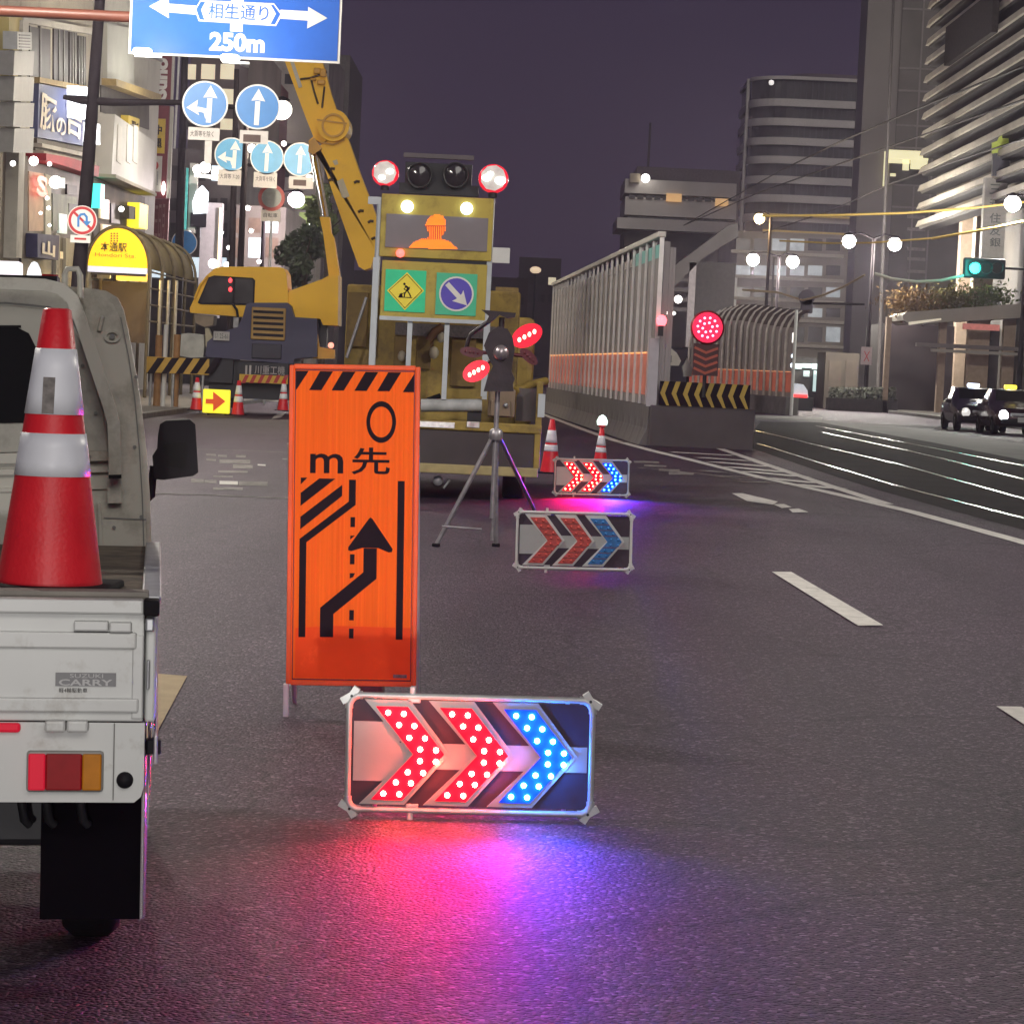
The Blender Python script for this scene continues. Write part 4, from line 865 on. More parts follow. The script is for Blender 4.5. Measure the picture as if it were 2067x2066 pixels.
MB().pr(470, 562, 474, 612, KD-.28, .03).build('window_bar', RUBBER, cab_, True)
RMK = M('red_lamp_lit', (.8, .05, .05), .3, var=0, emit=(1, .06, .07), es=2.5)
for u, v in ((465, 566), (465, 584)): MB().ball(P(u, v, KD-.3), .055, 10, (1, .5, 1.3)).build('red_indicator', RMK, cab_, True)
MB().tube([P(393, 602, KD-.3), P(404, 575, KD-.3), P(420, 556, KD-.3)], .035, 6).build('grab_rail', CY_, cab_, True)
MB().pp([(545, 607), (582, 588), (651, 563), (664, 556), (683, 556), (682, 657), (652, 656), (646, 643), (594, 641), (584, 615)], KD-.1, 1.6).build('slew_body', CY_, kr, True)
MB().pp([(540, 607), (582, 586), (584, 589), (544, 610)], KD-.16, .08).build('body_trim', CYD, kr, True)
car = MB().pp([(497, 614), (505, 611), (580, 611), (588, 618), (594, 640), (640, 643), (640, 720), (594, 724), (592, 735), (415, 720), (418, 690), (440, 672), (480, 660), (490, 640)], KD-.5, 2.8).build('carrier', NAVY, kr, True)
gr_ = MB().pr(507, 621, 576, 686, KD-.58, .10, .03).build('engine_grille', M('grille_tan', (.42, .25, .06), .5, var=.1), car, True)
for i in range(5): MB().pr(511, 627+i*11.6, 572, 632.5+i*11.6, KD-.60, .05).build('grille_slot', BLACKP, gr_, True)
MB().pr(508, 694, 568, 724, KD-.56, .08, .02).build('step_panel', M('navy_dark', (.012, .011, .03), .5), car, True)
MB().pr(431, 669, 463, 687, KD-.62, .04).build('number_plate', M('plate_pale', (.45, .43, .42), .5, var=.2, vs=9), car, True)
txt('い 25-61', (434, 673, 460, 683), KD-.626, M('plate_ink', (.1, .12, .1), .6), car)
MB().pp([(392, 633), (432, 637), (430, 656), (412, 660), (395, 652)], KD-.1, .8).build('fender', M('fender_tan', (.33, .26, .18), .6, var=.2), kr, True)
MB().pr(480, 732, 582, 760, KD-.62, .3).build('rear_beam', M('beam_dark', (.02, .02, .028), .6), car, True)
txt('川重工機', (514, 738, 575, 756), KD-.64, M('pale_letters', (.45, .42, .42), .6, var=.2), car)
for u in (497, 505): MB().pr(u-2, 737, u+2, 757, KD-.63, .02).build('reflector_bar', M('pale_letters', (.45, .42, .42)), car, True)
hz_ = MB().pr(483, 757, 581, 773, KD-.66, .08).build('hazard_bumper', M('hazard_yellow', (.60, .36, .02), .5, var=.15), car, True)
for i in range(6): MB().pp([(487+i*16, 773), (495+i*16, 757), (503+i*16, 757), (495+i*16, 773)], KD-.665, .01).build('hazard_stripe', M('hazard_red', (.42, .02, .02), .5), hz_, True)
TYRE = RUBBER
for u in (450, 600):
    for dy in (.3, 3.0):
        c = P(u, 775, KD+dy); 
        w_ = wheel(kr, (c.x-kg.x, dy, .45), .45, .35, DARKM)
MB().pr(422, 730, 640, 806, KD-.2, 2.4).build('under_carriage', M('beam_dark', (.02, .02, .028)), kr, True)
MB().pr(420, 715, 470, 772, KD-.4, .4).build('mudguard', M('beam_dark', (.02, .02, .028)), kr, True)
for u, v, c_ in ((441, 727, (1, .35, .05)), (437, 740, (.6, .3, .1))): MB().ball(P(u, v, KD-.1), .07, 10).build('tail_lamp', M('tail_amber_lit', (.8, .3, .05), .3, var=0, emit=(1, .33, .06), es=1.4), kr, True)
MB().pp([(414, 662), (421, 662), (432, 688), (424, 704), (415, 700)], KD-.2, .3).build('outrigger_cover', M('cover_cream', (.5, .44, .30), .6, var=.2), kr, True)
MB().pp([(632, 672), (640, 668), (645, 700), (676, 706), (676, 724), (632, 724)], KD-.3, .2).build('jib_bracket', CYD, kr, True)
MB().pr(640, 650, 660, 700, KD+.3, .4).build('winch', DARKM, kr, True)
MB().ball(P(668, 697, KD-.4), .09, 10).build('marker_lamp', M('marker_peach_lit', (.9, .4, .3), .3, var=0, emit=(1, .35, .25), es=1.5), kr, True)
for u in (488,): MB().tube([P(470, 614, KD-.3), P(478, 625, KD-.35), P(482, 650, KD-.3)], .04, 6).build('mirror_arm', BLACKP, kr, True)
MB().pr(470, 640, 482, 662, KD-.4, .06, .02).build('mirror', M('mirror_pale', (.35, .35, .36), .2, .5, var=.4), kr, True)
# striped barrier and bag left of the crane
g_ = P(360, 760, KD-.6)
sb = T('hazard_barrier', 'yellow and black diagonally striped barrier beside the crane', 'barrier', (g_.x, KD-.6, gz(g_.x)))
HZY = M('barrier_yellow', (.55, .32, .03), .5, var=.12)
brd = MB().pr(296, 722, 422, 754, KD-.6, .08).build('barrier_board', HZY, sb, True)
for i in range(5): MB().pp([(296+i*29, 754), (318+i*29, 722), (333+i*29, 722), (311+i*29, 754)], KD-.62, .03).build('barrier_stripe', BLK, brd, True)
for u in (305, 350, 410): a = P(u, 754, KD-.5); MB().cyl((a.x, a.y, a.z), (a.x, a.y, gz(a.x)), .04).build('barrier_leg', STEEL, sb, True)
BAG = M('silver_tarp', (.42, .42, .38), .35, var=.35, vs=2.5, bump=.5, bs=6)
p_ = P(388, 722, KD-.4); bg_ = T('tarp_bundle', 'silver grey tarpaulin bundle on the striped barrier beside the crane', 'tarpaulin', (p_.x, KD-.4, p_.z))
MB().pp([(366, 674), (380, 672), (400, 674), (411, 676), (412, 700), (410, 721), (385, 722), (363, 718)], KD-.45, .5).build('tarp', BAG, bg_, True)
for u, v0_, v1_, m_ in ((331, 655, 720, WHITEP), (355, 675, 720, M('wood_post', (.33, .17, .06), .7, var=.2)), (318, 676, 720, M('wood_post', (.33, .17, .06)))):
    a = P(u, v1_+40, KD-.3); b_ = P(u+2, v0_, KD-.3); o = MB().cyl((a.x, a.y, gz(a.x)), (a.x, a.y, b_.z), .10 if m_ is not WHITEP else .06, n=12).build('bollard', m_)
    tag(o, {331: 'slim white bollard behind the striped barrier', 355: 'brown post nearer the silver tarpaulin', 318: 'brown post at the truck end of the striped barrier'}[u], 'bollard')
# ================================================================== STEEL SHEET FENCE ON CONCRETE BARRIERS
A_ = G(1318, 899); B_ = G(1108, 833)
dirv = (B_-A_); dirv.z = 0; Lf_ = dirv.length; dirv.normalize()
ang = math.atan2(dirv.y, dirv.x)
fr_ = T('works_fence', 'tall grey steel sheet fence on concrete barriers along the tram line', 'fence', (A_.x, A_.y, gz(A_.x)), (0, 0, ang))
SHEET = M('fence_sheet', (.36, .335, .335), .45, .3, var=.15, vs=1.5, stretch=(1, 1, .25))
FPOST = M('fence_post', (.80, .78, .76), .4, .35, var=.12, vs=3)
HTOP = P(1332, 476, A_.y).z-gz(A_.x)
HF = HTOP
npan = 24; dl = Lf_/npan
bar_me = MB().xprism([(-.3, 0), (.3, 0), (.24, .12), (.14, .35), (.12, .82), (-.12, .82), (-.14, .35), (-.24, .12)], .01, dl-.01).mesh('concrete_barrier'); bar_me.materials.append(CONC)
# corrugated sheet: rounded ribs
def corr(w, z0_, z1_, n=6, amp=.012):
    mb = MB(); pts = []
    for i in range(n):
        for t, a in ((0, 0), (.2, 0), (.35, 1), (.65, 1), (.8, 0)): pts.append((w*(i+t)/n, a*amp))
    pts.append((w, 0))
    vs = [(x, y, z) for x, y in pts for z in (z0_, z1_)]
    mb.add(vs, [(2*i, 2*i+2, 2*i+3, 2*i+1) for i in range(len(pts)-1)]); return mb
sheet_me = corr(dl-.12, .82, HF-.42).mesh('fence_sheet'); sheet_me.materials.append(SHEET)
post_me = MB().b2((-.06, -.02, .5), (.06, .02, HF)).b2((-.06, -.02, .5), (-.045, .075, HF-.02)).mesh('fence_post'); post_me.materials.append(FPOST)
BANDO = M('orange_band_painted_glow', (.85, .27, .18), .35, var=.3, vs=3, emit=(1, .16, .08), es=.06)  # faint emission paints a glow into the band, which is no lamp
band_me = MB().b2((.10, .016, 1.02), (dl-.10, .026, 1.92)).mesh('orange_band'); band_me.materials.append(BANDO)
TEAL = M('teal_clear_sheet', (.10, .50, .46), .3, var=.2, vs=2)
top_me = MB().b2((.08, -.01, HF-.40), (dl-.08, .01, HF-.22)).mesh('clear_top_sheet'); top_me.materials.append(SHEET)
top2_me = MB().b2((.08, -.01, HF-.42), (dl-.08, .01, HF-.14)).mesh('clear_top_sheet'); top2_me.materials.append(TEAL)
side = 1 if True else -1
for i in range(npan):
    b = put('concrete_barrier', bar_me, fr_, (i*dl, 0, 0))
    put('fence_sheet', sheet_me, fr_, (i*dl+.06, 0, 0))
    put('fence_post', post_me, fr_, (i*dl, .0, 0))
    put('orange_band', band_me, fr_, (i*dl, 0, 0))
    put('clear_top_sheet', top2_me if i in (0, 1, 2, 3) else top_me, fr_, (i*dl, 0, 0))
put('fence_post', post_me, fr_, (npan*dl, 0, 0))
MB().b2((-.1, -.05, HF-.03), (Lf_+.1, .12, HF+.09), bev=.02).build('cap_rail', M('cap_rail_pale', (.62, .60, .55), .4, var=.1), fr_)
rope_me = MB().b2((.14, .030, 1.90), (dl-.14, .050, 1.93)).mesh('orange_rope_light'); rope_me.materials.append(M('rope_light_lit', (.9, .5, .2), .4, var=.1, emit=(1, .40, .14), es=1.1))
for i in range(npan): put('orange_rope_light', rope_me, fr_, (i*dl, 0, 0))
# end of the fence facing the street, concrete block with chevrons and beacons
e0 = A_; EY = A_.y-.15
ef = T('end_barrier', 'dark concrete end block with yellow and black chevron board', 'barrier', (P(1420, 860, EY).x, EY, gz(3)))
zt = P(1420, 822, EY).z
xL, xR = P(1311, 860, EY).x, P(1522, 860, EY).x
MB().b2((xL, EY, gz(3)-.05), (xR, EY+2.4, zt), bev=.02).build('concrete_block', M('end_block_concrete', (.105, .088, .092), .85, var=.2, vs=1.5, bump=.3, bs=25), ef, True)
zc0, zc1 = zt+.005, zt+.50
xb0, xb1 = P(1331, 800, EY).x, P(1514, 800, EY).x
cbd = MB().b2((xb0, EY-.02, zc0), (xb1, EY+.04, zc1)).build('chevron_board', BLK, ef, True)
nch = 8; cw = (xb1-xb0)/nch
CHY = M('chevron_yellow', (.50, .34, .05), .5, var=.12, vs=5)
for i in range(nch):
    x = xb0+cw*(i+.05); zm = (zc0+zc1)/2
    MB().prism([(x+.08, zc1), (x+.08+cw*.42, zc1), (x+cw*.42, zm), (x+.08+cw*.5, zc0), (x+.08+.06, zc0), (x, zm)], EY-.03, EY-.015).build('yellow_chevron', CHY, cbd, True)
MB().b2((P(1310, 700, EY).x, EY+.05, gz(3)+.8), (P(1331, 700, EY).x, EY+.12, gz(3)+2.2)).build('white_end_plate', M('end_plate_white', (.5, .48, .52), .4, var=.1), ef, True)
esl = T('fence_end_panel', 'grey slatted panel closing the near end of the steel fence', 'fence', (P(1342, 700, EY).x, EY+.3, gz(3)+.8))
for i in range(4):
    x = P(1333, 700, EY).x+i*.062
    MB().b2((x, EY+.3+.03*(i % 2), gz(3)+.85), (x+.058, EY+.34+.03*(i % 2), HF+gz(3)-.12*(i > 1)-.1)).build('slat', SHEET, esl, True)
# round red beacon on striped post
rb = T('red_beacon', 'round red LED beacon glowing above the chevron board', 'warning light', (P(1428, 775, EY).x, EY-.1, zc1))
cR = P(1428, 661, EY-.12)
MB().lathe([(.33, -.10), (.35, .0), (.30, .02)], (cR.x, cR.y, cR.z), 28, 'y').build('housing', M('beacon_housing_red', (.30, .01, .02), .4, var=.1), rb, True)
ln = MB().disc((cR.x, cR.z), .31, cR.y-.03, cR.y-.018, 28).build('lens', M('beacon_lens_lit', (.7, .01, .04), .3, var=.1, emit=(1, .012, .085), es=1.0), rb, True)
LEDP = M('beacon_led_lit', (.9, .3, .5), .3, var=0, emit=(1, .16, .25), es=7)
led2 = MB().ball((0, 0, 0), .026, 10, (1, .6, 1)).mesh('led'); led2.materials.append(LEDP)
for n_, r_ in ((11, .20), (6, .10)):
    for i in range(n_): put('led', led2, ln, (cR.x+r_*math.cos(i*2*math.pi/n_+.2)-rb.location.x, -.045+cR.y-rb.location.y, cR.z+r_*math.sin(i*2*math.pi/n_+.2)-rb.location.z))
MB().b2((cR.x-.26, EY-.10, zc1+.15), (cR.x+.26, EY-.06, cR.z-.33)).build('striped_plate', M('plate_dark_red', (.07, .015, .015), .5), rb, True)
STR = M('plate_orange_chevron', (.45, .09, .05), .5, var=.1)
z_ = zc1+.2; i = 0
while z_ < cR.z-.5:
    MB().stroke([(cR.x-.24, z_+.10), (cR.x, z_), (cR.x+.24, z_+.10)], .05, EY-.115, EY-.099).build('plate_chevron', STR, rb, True); z_ += .14
MB().cyl((cR.x, EY-.04, zc1-.3), (cR.x, EY-.04, cR.z), .04).build('post', DARKM, rb, True)
pr_ = T('red_marker_lamp', 'small red warning lamp on the near end of the steel fence', 'warning light', P(1335, 655, EY-.2))
MB().lathe([(.07, -.05), (.10, 0), (.11, .08), (.07, .15), (0, .17)], P(1335, 652, EY-.2), 16).build('dome', M('red_marker_dome_lit', (.8, .05, .06), .3, var=0, emit=(1, .10, .12), es=5), pr_, True)
MB().b2(P(1331, 668, EY-.2)-Vector((.02, .02, .1)), P(1335, 656, EY-.1)+Vector((.04, .1, 0))).build('bracket', DARKM, pr_, True)
hl = T('hooded_lamp', 'white hooded lamp head on a short post by the fence end', 'lamp', (P(1345, 770, EY+.5).x, EY+.5, zc1-.4))
MB().pp([(1332, 712), (1338, 705), (1356, 704), (1366, 712), (1375, 728), (1370, 738), (1334, 737)], EY+.4, .35).build('hood', M('hood_white', (.6, .58, .5), .5, var=.15), hl, True)
MB().pr(1335, 717, 1356, 731, EY+.37, .04, .01).build('lamp_glass', M('hood_glass', (.3, .3, .3), .2), hl, True)
MB().cyl(P(1344, 738, EY+.55), (P(1344, 738, EY+.55).x, EY+.55, gz(3)+.3), .05).build('post', WHITEP, hl, True)
ln_ = T('post_lantern', 'small pale lantern post next to the hooded lamp', 'lamp', (P(1388, 770, EY+.6).x, EY+.6, zc1-.4))
MB().pp([(1377, 740), (1382, 733), (1387, 722), (1392, 733), (1398, 742), (1396, 760), (1380, 760)], EY+.5, .2).build('lantern', M('lantern_pale', (.5, .5, .45), .5, var=.2), ln_, True)
MB().cyl(P(1388, 760, EY+.6), (P(1388, 760, EY+.6).x, EY+.6, gz(3)+.3), .03).build('post', DARKM, ln_, True)
# ================================================================== FAR ARCHED ENCLOSURE WALL
C_ = G(1402, 818); D_ = G(1597, 838)
C_ = Vector((P(1390, 800, 128).x, 128, 0)); D_ = Vector((P(1597, 830, 112).x, 112, 0))
dv = D_-C_; L2 = dv.length
fe = T('track_enclosure', 'pale ribbed enclosure wall with curved eaves behind the red beacon', 'fence', (C_.x, C_.y, gz(3)), (0, 0, math.atan2(dv.y, dv.x)))
ESH = M('enclosure_sheet', (.36, .32, .29), .5, .2, var=.25, vs=1.2, stretch=(1, 1, .3))
n2 = 17; w2 = L2/n2
hE = [4.0, 4.2, 4.4, 4.55, 4.65, 4.7, 4.75, 4.75, 4.75, 4.7, 4.65, 4.6, 4.55, 4.5, 4.45, 4.4, 4.4, 4.35]
for i in range(n2):
    h_ = hE[i]
    MB().b2((i*w2+.02, 0, .75), (i*w2+w2-.02, .05, h_-.75)).build('wall_sheet', ESH, fe)
    p = MB(); p.tube([(i*w2, -.08, .4), (i*w2, -.08, h_-1.0), (i*w2, .02, h_-.6), (i*w2, .22, h_-.28), (i*w2, .55, h_-.05)], .07, 6); p.build('curved_rib', M('enclosure_rib', (.55, .51, .46), .5, .2, var=.2), fe)
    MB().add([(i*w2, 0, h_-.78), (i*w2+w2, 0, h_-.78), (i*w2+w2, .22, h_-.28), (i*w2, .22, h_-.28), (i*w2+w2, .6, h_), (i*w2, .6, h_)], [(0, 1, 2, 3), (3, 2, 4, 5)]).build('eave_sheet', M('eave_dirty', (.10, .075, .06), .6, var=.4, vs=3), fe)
    MB().b2((i*w2+.05, -.03, .95), (i*w2+w2-.05, -.005, 1.75)).build('orange_band', M('orange_band_painted_dim', (.75, .22, .12), .4, var=.3, vs=1.5, emit=(1, .16, .08), es=.08), fe)  # band glow painted in with a little emission
MB().b2((0, -.25, 0), (L2, .3, .75)).build('concrete_footing', CONC, fe)
MB().b2((.2, -.07, 1.78), (L2-.2, -.045, 1.805)).build('orange_rope_light', M('rope_light_dim', (.9, .5, .2), .4, var=.1, emit=(1, .34, .14), es=.7), fe)
wl = M('window_lamp_lit', (.9, .95, 1), .3, var=0, emit=(.72, .88, 1), es=2.6)
for u in (1569, 1580, 1591):
    for v, s_ in ((717, .8), (736, 1.)):
        p = P(u, v, 112.0-.25); q = (p-fe.location); q = Matrix.Rotation(-fe.rotation_euler.z, 3, 'Z') @ q
        MB().ball((q.x, -.12, q.z), .085*s_, 10, (.8, .6, 1.1)).build('work_lamp', wl, fe)
for u in (1570, 1581):
    p = P(u, 680, 111.75); q = Matrix.Rotation(-fe.rotation_euler.z, 3, 'Z') @ (p-fe.location)
    MB().b2((q.x-.05, -.14, q.z-.2), (q.x+.05, -.08, q.z+.2)).build('tube_lamp', M('tube_lamp_lit', (.9, .9, .9), .3, var=0, emit=(1, .95, .85), es=1.4), fe)
p = P(1597, 830, 111.5); o = MB().cyl((p.x, 111.5, gz(3)), (p.x, 111.5, P(1601, 625, 111.5).z), .07).build('wall_post', WHITEP); tag(o, 'white corner post at the street end of the ribbed enclosure', 'post')
# ================================================================== SIGNS OVER THE LEFT LANE
GD = 42.0
gp = P(-230, 700, GD)
gs = T('guide_sign', 'large blue overhead guide sign reading 250m with two arrows', 'road sign', (gp.x, GD, gz(gp.x)))
bpn = MB().pr(264, -76, 688, 117.5, GD, .05).build('sign_border', SIGNW, gs, True)
MB().pr(269, -71, 683, 112.5, GD-.008, .02).build('sign_face', BLUE, bpn, True)
txt('250m', (423, 67, 534, 105), GD-.012, SIGNW, bpn, bold=.045)
MB().pp([(301, 13), (340, -7), (341, 8), (396, 12), (396, 30), (340, 25), (341, 37)], GD-.014, .006).build('left_arrow', SIGNW, bpn, True)
MB().pp([(661, 37), (622, 14), (622, 23), (566, 20), (566, 38), (621, 42), (620, 58)], GD-.014, .006).build('right_arrow', SIGNW, bpn, True)
MB().pr(467, -70, 492, 63, GD-.013, .005).build('stem', SIGNW, bpn, True)
MB().pp([(393, 19), (404, 1), (553, 7), (570, 29), (557, 53), (401, 43)], GD-.017, .004).build('street_name_border', SIGNW, bpn, True)
MB().pp([(396, 19), (405, 4), (552, 10), (566, 29), (555, 50), (403, 40)], GD-.0185, .003).build('street_name_field', BLUE, bpn, True)
MB().pp([(406, 20), (415, 3), (546, 9), (557, 28), (546, 49), (413, 41)], GD-.020, .003).build('street_name_plate', SIGNW, bpn, True)
txt('相生通り', (421, 9, 542, 40), GD-.0215, BLUE, bpn, bold=.012, dep=.0015)
BROWN = M('brown_pole_paint', (.17, .055, .035), .45, var=.12)
a = P(-230, 12, GD+.12); b_ = P(300, 36, GD+.12); z_ = (P(130, 26, GD).z)
MB().cyl((a.x, GD+.16, z_), (b_.x+1.5, GD+.16, z_), .085, n=14).build('arm', BROWN, gs, True)
MB().cyl((a.x, GD+.16, gz(a.x)), (a.x, GD+.16, z_+1), .14, n=16).build('post', BROWN, gs, True)
LUM = M('sign_flood_lit', (.95, .95, .95), .3, var=0, emit=(1, 1, .94), es=9)
for u, v in ((286, 103), (463, 116)):
    f_ = MB().pr(u-19, v-7, u+19, v+8, GD-.9, .2, .05).build('flood_lamp', LUM, gs, True)
    a = P(u, v+4, GD-.7); MB().cyl((a.x, GD-.7, a.z), (a.x+.2, GD+.1, a.z-.02), .02, n=8).build('lamp_arm', WHITEP, f_, True)
    MB().pr(u-14, v+8, u+40, v+13, GD-.85, .1).build('lamp_tray', WHITEP, f_, True)
    light('SPOT', P(u, v, GD-1.1)+Vector((0, 0, .05)), 70, (1, .97, .9), gs, .1, P(u+60, 20, GD), 130, .8)
PD = 59.5
pb = P(152, 620, PD)
pl_ = T('sign_pole', 'dark brown pole by the kerb with cross arm and round signs', 'sign pole', (pb.x, PD, gz(pb.x)+.14))
tp_ = P(206, -60, PD); MB().tube([(pb.x-.0, PD, gz(pb.x)), (pb.x+.02, PD, pb.z), P(178, 330, PD), (tp_.x, PD, tp_.z)], [.17, .16, .145, .11], 16).build('pole', POLEB, pl_, True)
MB().tube([P(128, 196, PD), P(165, 202, PD), P(230, 207, PD), P(365, 207, PD), P(540, 222, PD)], [.05, .10, .085, .06, .05], 10).build('cross_arm', POLEB, pl_, True)
def roundsign(root, u, v, r, Y, face, arrows):
    s = MB().pd(u, v, r, Y, .03, 40).build('round_sign', SIGNW, root, True)
    MB().pd(u, v, r*.93, Y-.006, .012, 40).build('sign_face', face, s, True)
    mb = MB()
    def q(a, b): return (u+a*r, v+b*r)
    if 'S' in arrows:
        ox_ = .18 if 'L' in arrows else -.02
        mb.ps([q(ox_-.04, .82), q(ox_+.03, -.25)], r*.22, Y-.011, .004)
        mb.pp([q(ox_+.07, -.82), q(ox_+.36, -.24), q(ox_+.02, -.30), q(ox_-.26, -.28)], Y-.0115, .004)
    if 'L' in arrows:
        mb.ps([q(.1, .62), q(.02, .30), q(-.35, .22)], r*.2, Y-.0105, .004)
        mb.pp([q(-.82, .16), q(-.32, -.18), q(-.36, .2), q(-.26, .50)], Y-.0108, .004)
    if mb.v: mb.build('white_arrow', SIGNW, s, True)
    return s
BL2 = M('sign_blue_mid', (.035, .20, .52), .45, var=.08)
BL3 = M('sign_blue_pale', (.10, .36, .62), .45, var=.15, vs=2)
PLATE = M('sub_plate', (.58, .54, .50), .55, var=.1)
roundsign(pl_, 414, 210, 46, PD-.2, BL2, 'SL'); roundsign(pl_, 520, 216, 45, PD-.2, BL2, 'S')
MB().pr(380, 258, 443, 283, PD-.2, .03).build('sub_plate', PLATE, pl_, True); txt('大貨等を除く', (384, 264, 431, 276), PD-.204, BLK, pl_)
MB().pr(413, 283, 427, 330, PD-.18, .03).build('sub_plate', PLATE, pl_, True)
MB().pr(484, 264, 541, 290, PD-.2, .03).build('sub_plate', PLATE, pl_, True); MB().pr(491, 272, 526, 287, PD-.205, .01).build('covered_text', M('cover_tape', (.10, .065, .055), .7, var=.2), pl_, True)
nu = MB().pd(166, 445, 30, PD-.25, .02).build('no_u_turn_sign', SIGNW, pl_, True)
MB().pd(166, 445, 28, PD-.256, .01, 36, 22.5).build('red_ring', SIGNR, nu, True)
MB().ps([(150, 429), (184, 462)], 5, PD-.254, .006).build('red_bar', SIGNR, nu, True)
ub = MB(); ub.ps([(158, 458), (158, 440), (163, 433), (170, 432), (175, 438), (175, 447)], 4.5, PD-.262, .005); ub.pp([(167, 446), (184, 447), (175, 457)], PD-.263, .005); ub.build('u_turn_arrow', BL2, nu, True)
MB().pr(142, 475, 182, 490, PD-.25, .02, .0).build('sub_plate', SIGNW, pl_, True); MB().pr(150, 480, 174, 484, PD-.256, .01).build('sub_plate_line', SIGNR, pl_, True)
# second, farther sign mast
QD = 92.0
q_ = P(468, 640, QD)
pq = T('sign_mast', 'thin dark mast with three pale blue round signs behind the crane boom', 'sign pole', (q_.x, QD, gz(q_.x)))
t_ = P(478, 140, QD); MB().cyl((q_.x, QD, gz(q_.x)), (t_.x, QD, t_.z), .13, .09, n=12).build('mast', POLEB, pq, True)
MB().cyl(P(440, 330, QD), P(640, 340, QD), .06, n=10).build('cross_arm', POLEB, pq, True)
for u, v, ar in ((467, 312, 'SL'), (539, 318, 'S'), (606, 322, 'S')): roundsign(pq, u, v, 34, QD-.2, BL3, ar)
for u0_, v0_, u1_, v1_, s_ in ((440, 343, 487, 374, '大貨等 7-20'), (512, 348, 559, 379, '大貨等を除く'), (583, 357, 632, 381, '')):
    MB().pr(u0_, v0_, u1_, v1_, QD-.2, .03).build('sub_plate', PLATE, pq, True)
    if s_: txt(s_, (u0_+4, v0_+8, u1_-4, v0_+18), QD-.205, BLK, pq)
    else: MB().pr(u0_+9, v0_+6, u1_-14, v1_-6, QD-.205, .01).build('covered_text', M('cover_tape', (.10, .065, .055)), pq, True)
nr = MB().pd(548, 399, 27, QD+2, .03).build('red_ring_sign', M('sign_grey_face', (.45, .48, .45), .5, var=.2), pq, True)
MB().pd(548, 399, 27, QD+1.99, .012, 36, 20).build('red_ring', M('sign_red_pale', (.55, .10, .08), .5), nr, True)
MB().pr(527, 424, 566, 447, QD+2, .03).build('sub_plate', PLATE, pq, True); txt('自転車', (532, 430, 560, 439), QD+1.99, BLK, pq)
MB().cyl(P(548, 447, QD+2.1), (P(548, 447, QD+2.1).x, QD+2.1, gz(-8)), .05).build('post', STEEL, pq, True)
cy_ = T('cycle_path_sign', 'blue round pedestrian and cycle sign behind the station canopy', 'road sign', (P(372, 700, 118).x, 118, gz(-11)+.14))
roundsign(cy_, 372, 490, 26, 118, M('sign_bright_blue', (.02, .24, .62), .4, var=.1), '')
pe = MB(); pe.pd(366, 480, 4, 117.98, .01, 12); pe.ps([(365, 486), (364, 505)], 8, 117.98, .01); pe.build('pedestrian_symbol', SIGNW, cy_, True)
a = P(372, 510, 118.1); MB().cyl((a.x, 118.1, gz(-11)), (a.x, 118.1, a.z+1), .05).build('post', STEEL, cy_, True)
# ================================================================== LEFT BUILDINGS on the street line x = XF
XF = -15.0
def FP(u, v, X=XF):
    d = ray(u, v); t = X/d.x; return Vector((X, d.y*t, CAMZ+d.z*t))
class FB(MB):
    def fx(s, uvs, out, X=XF, thick=.3):
        return s.xprism([(FP(u, v, X).y, FP(u, v, X).z) for u, v in uvs], X-thick, X+out)
    def fr(s, u0_, v0_, u1_, v1_, out, thick=.3, X=XF):
        """upright rectangle on the street face; v0/v1 are measured at the left end"""
        a, b, c = FP(u0_, v0_, X), FP(u1_, (v0_+v1_)/2, X), FP(u0_, v1_, X)
        return s.b2((X-thick, a.y, c.z), (X+out, b.y, a.z))
def ftxt(s, u0_, v0_, u1_, v1_, out, mat, parent, X=XF, bold=.02, ang=0.):
    a, b, c = FP(u0_, v0_, X), FP(u1_, v1_, X), FP(u0_, v1_, X)
    o = txt(s, (a.y, a.z, b.y, c.z), 0, mat, None, world=False, px=False, bold=bold, ang=ang)
    top = parent
    while top.parent is not None: top = top.parent
    for v in o.data.vertices: x, y, z = v.co; v.co = Vector((X+out-y, x, z))-top.location
    o.parent = parent; return o
CREAM = M('cream_facade', (.40, .365, .28), .75, var=.15, vs=.6, dirt=(.22, .20, .15), dirts=.8)
PALEF = M('pale_facade', (.46, .44, .38), .7, var=.12, vs=.5, dirt=(.30, .28, .24), dirts=.8)
WINB = M('shop_window_dark', (.035, .032, .028), .45, spec=.15, var=.7, vs=1.2, stretch=(1, 1, .3))
LITS = M('shop_window_lit', (.6, .5, .35), .4, var=.6, vs=2.5, emit=(1, .80, .50), es=.5)
LITS2 = M('shop_window_cool_lit', (.5, .55, .5), .4, var=.6, vs=2.5, emit=(.85, 1, .9), es=.45)
zb_ = gz(XF)
bA = T('corner_building', 'cream corner building with blue lettered sign band behind the dark pole', 'building', (XF, 70, zb_+.14))
yA0, yA1 = 58, FP(178, 300).y
FB().b2((XF-12, yA0, zb_), (XF-.02, yA1, 26)).build('wall', CREAM, bA, True)
for i, (u0_, v0_, u1_, v1_) in enumerate(((37, 50, 100, 160), (107, 57, 136, 165), (139, 64, 154, 172), (157, 72, 172, 188), (-60, -20, -5, 140))):
    w_ = FB().fx([(u0_, v0_), (u1_, v0_+(u1_-u0_)*.16), (u1_, v1_+(u1_-u0_)*.12), (u0_, v1_)], .03).build('window', WINB, bA, True)
    for k_ in (.33, .66):
        uu = u0_+(u1_-u0_)*k_; FB().fx([(uu-1, v0_+2), (uu+1, v0_+2), (uu+1, v1_+6), (uu-1, v1_+4)], .06).build('mullion', M('mullion_grey', (.12, .115, .10), .5, var=.3), w_, True)
FB().fx([(30, 30), (176, 58), (176, 70), (30, 44)], .25).build('cornice', PALEF, bA, True)
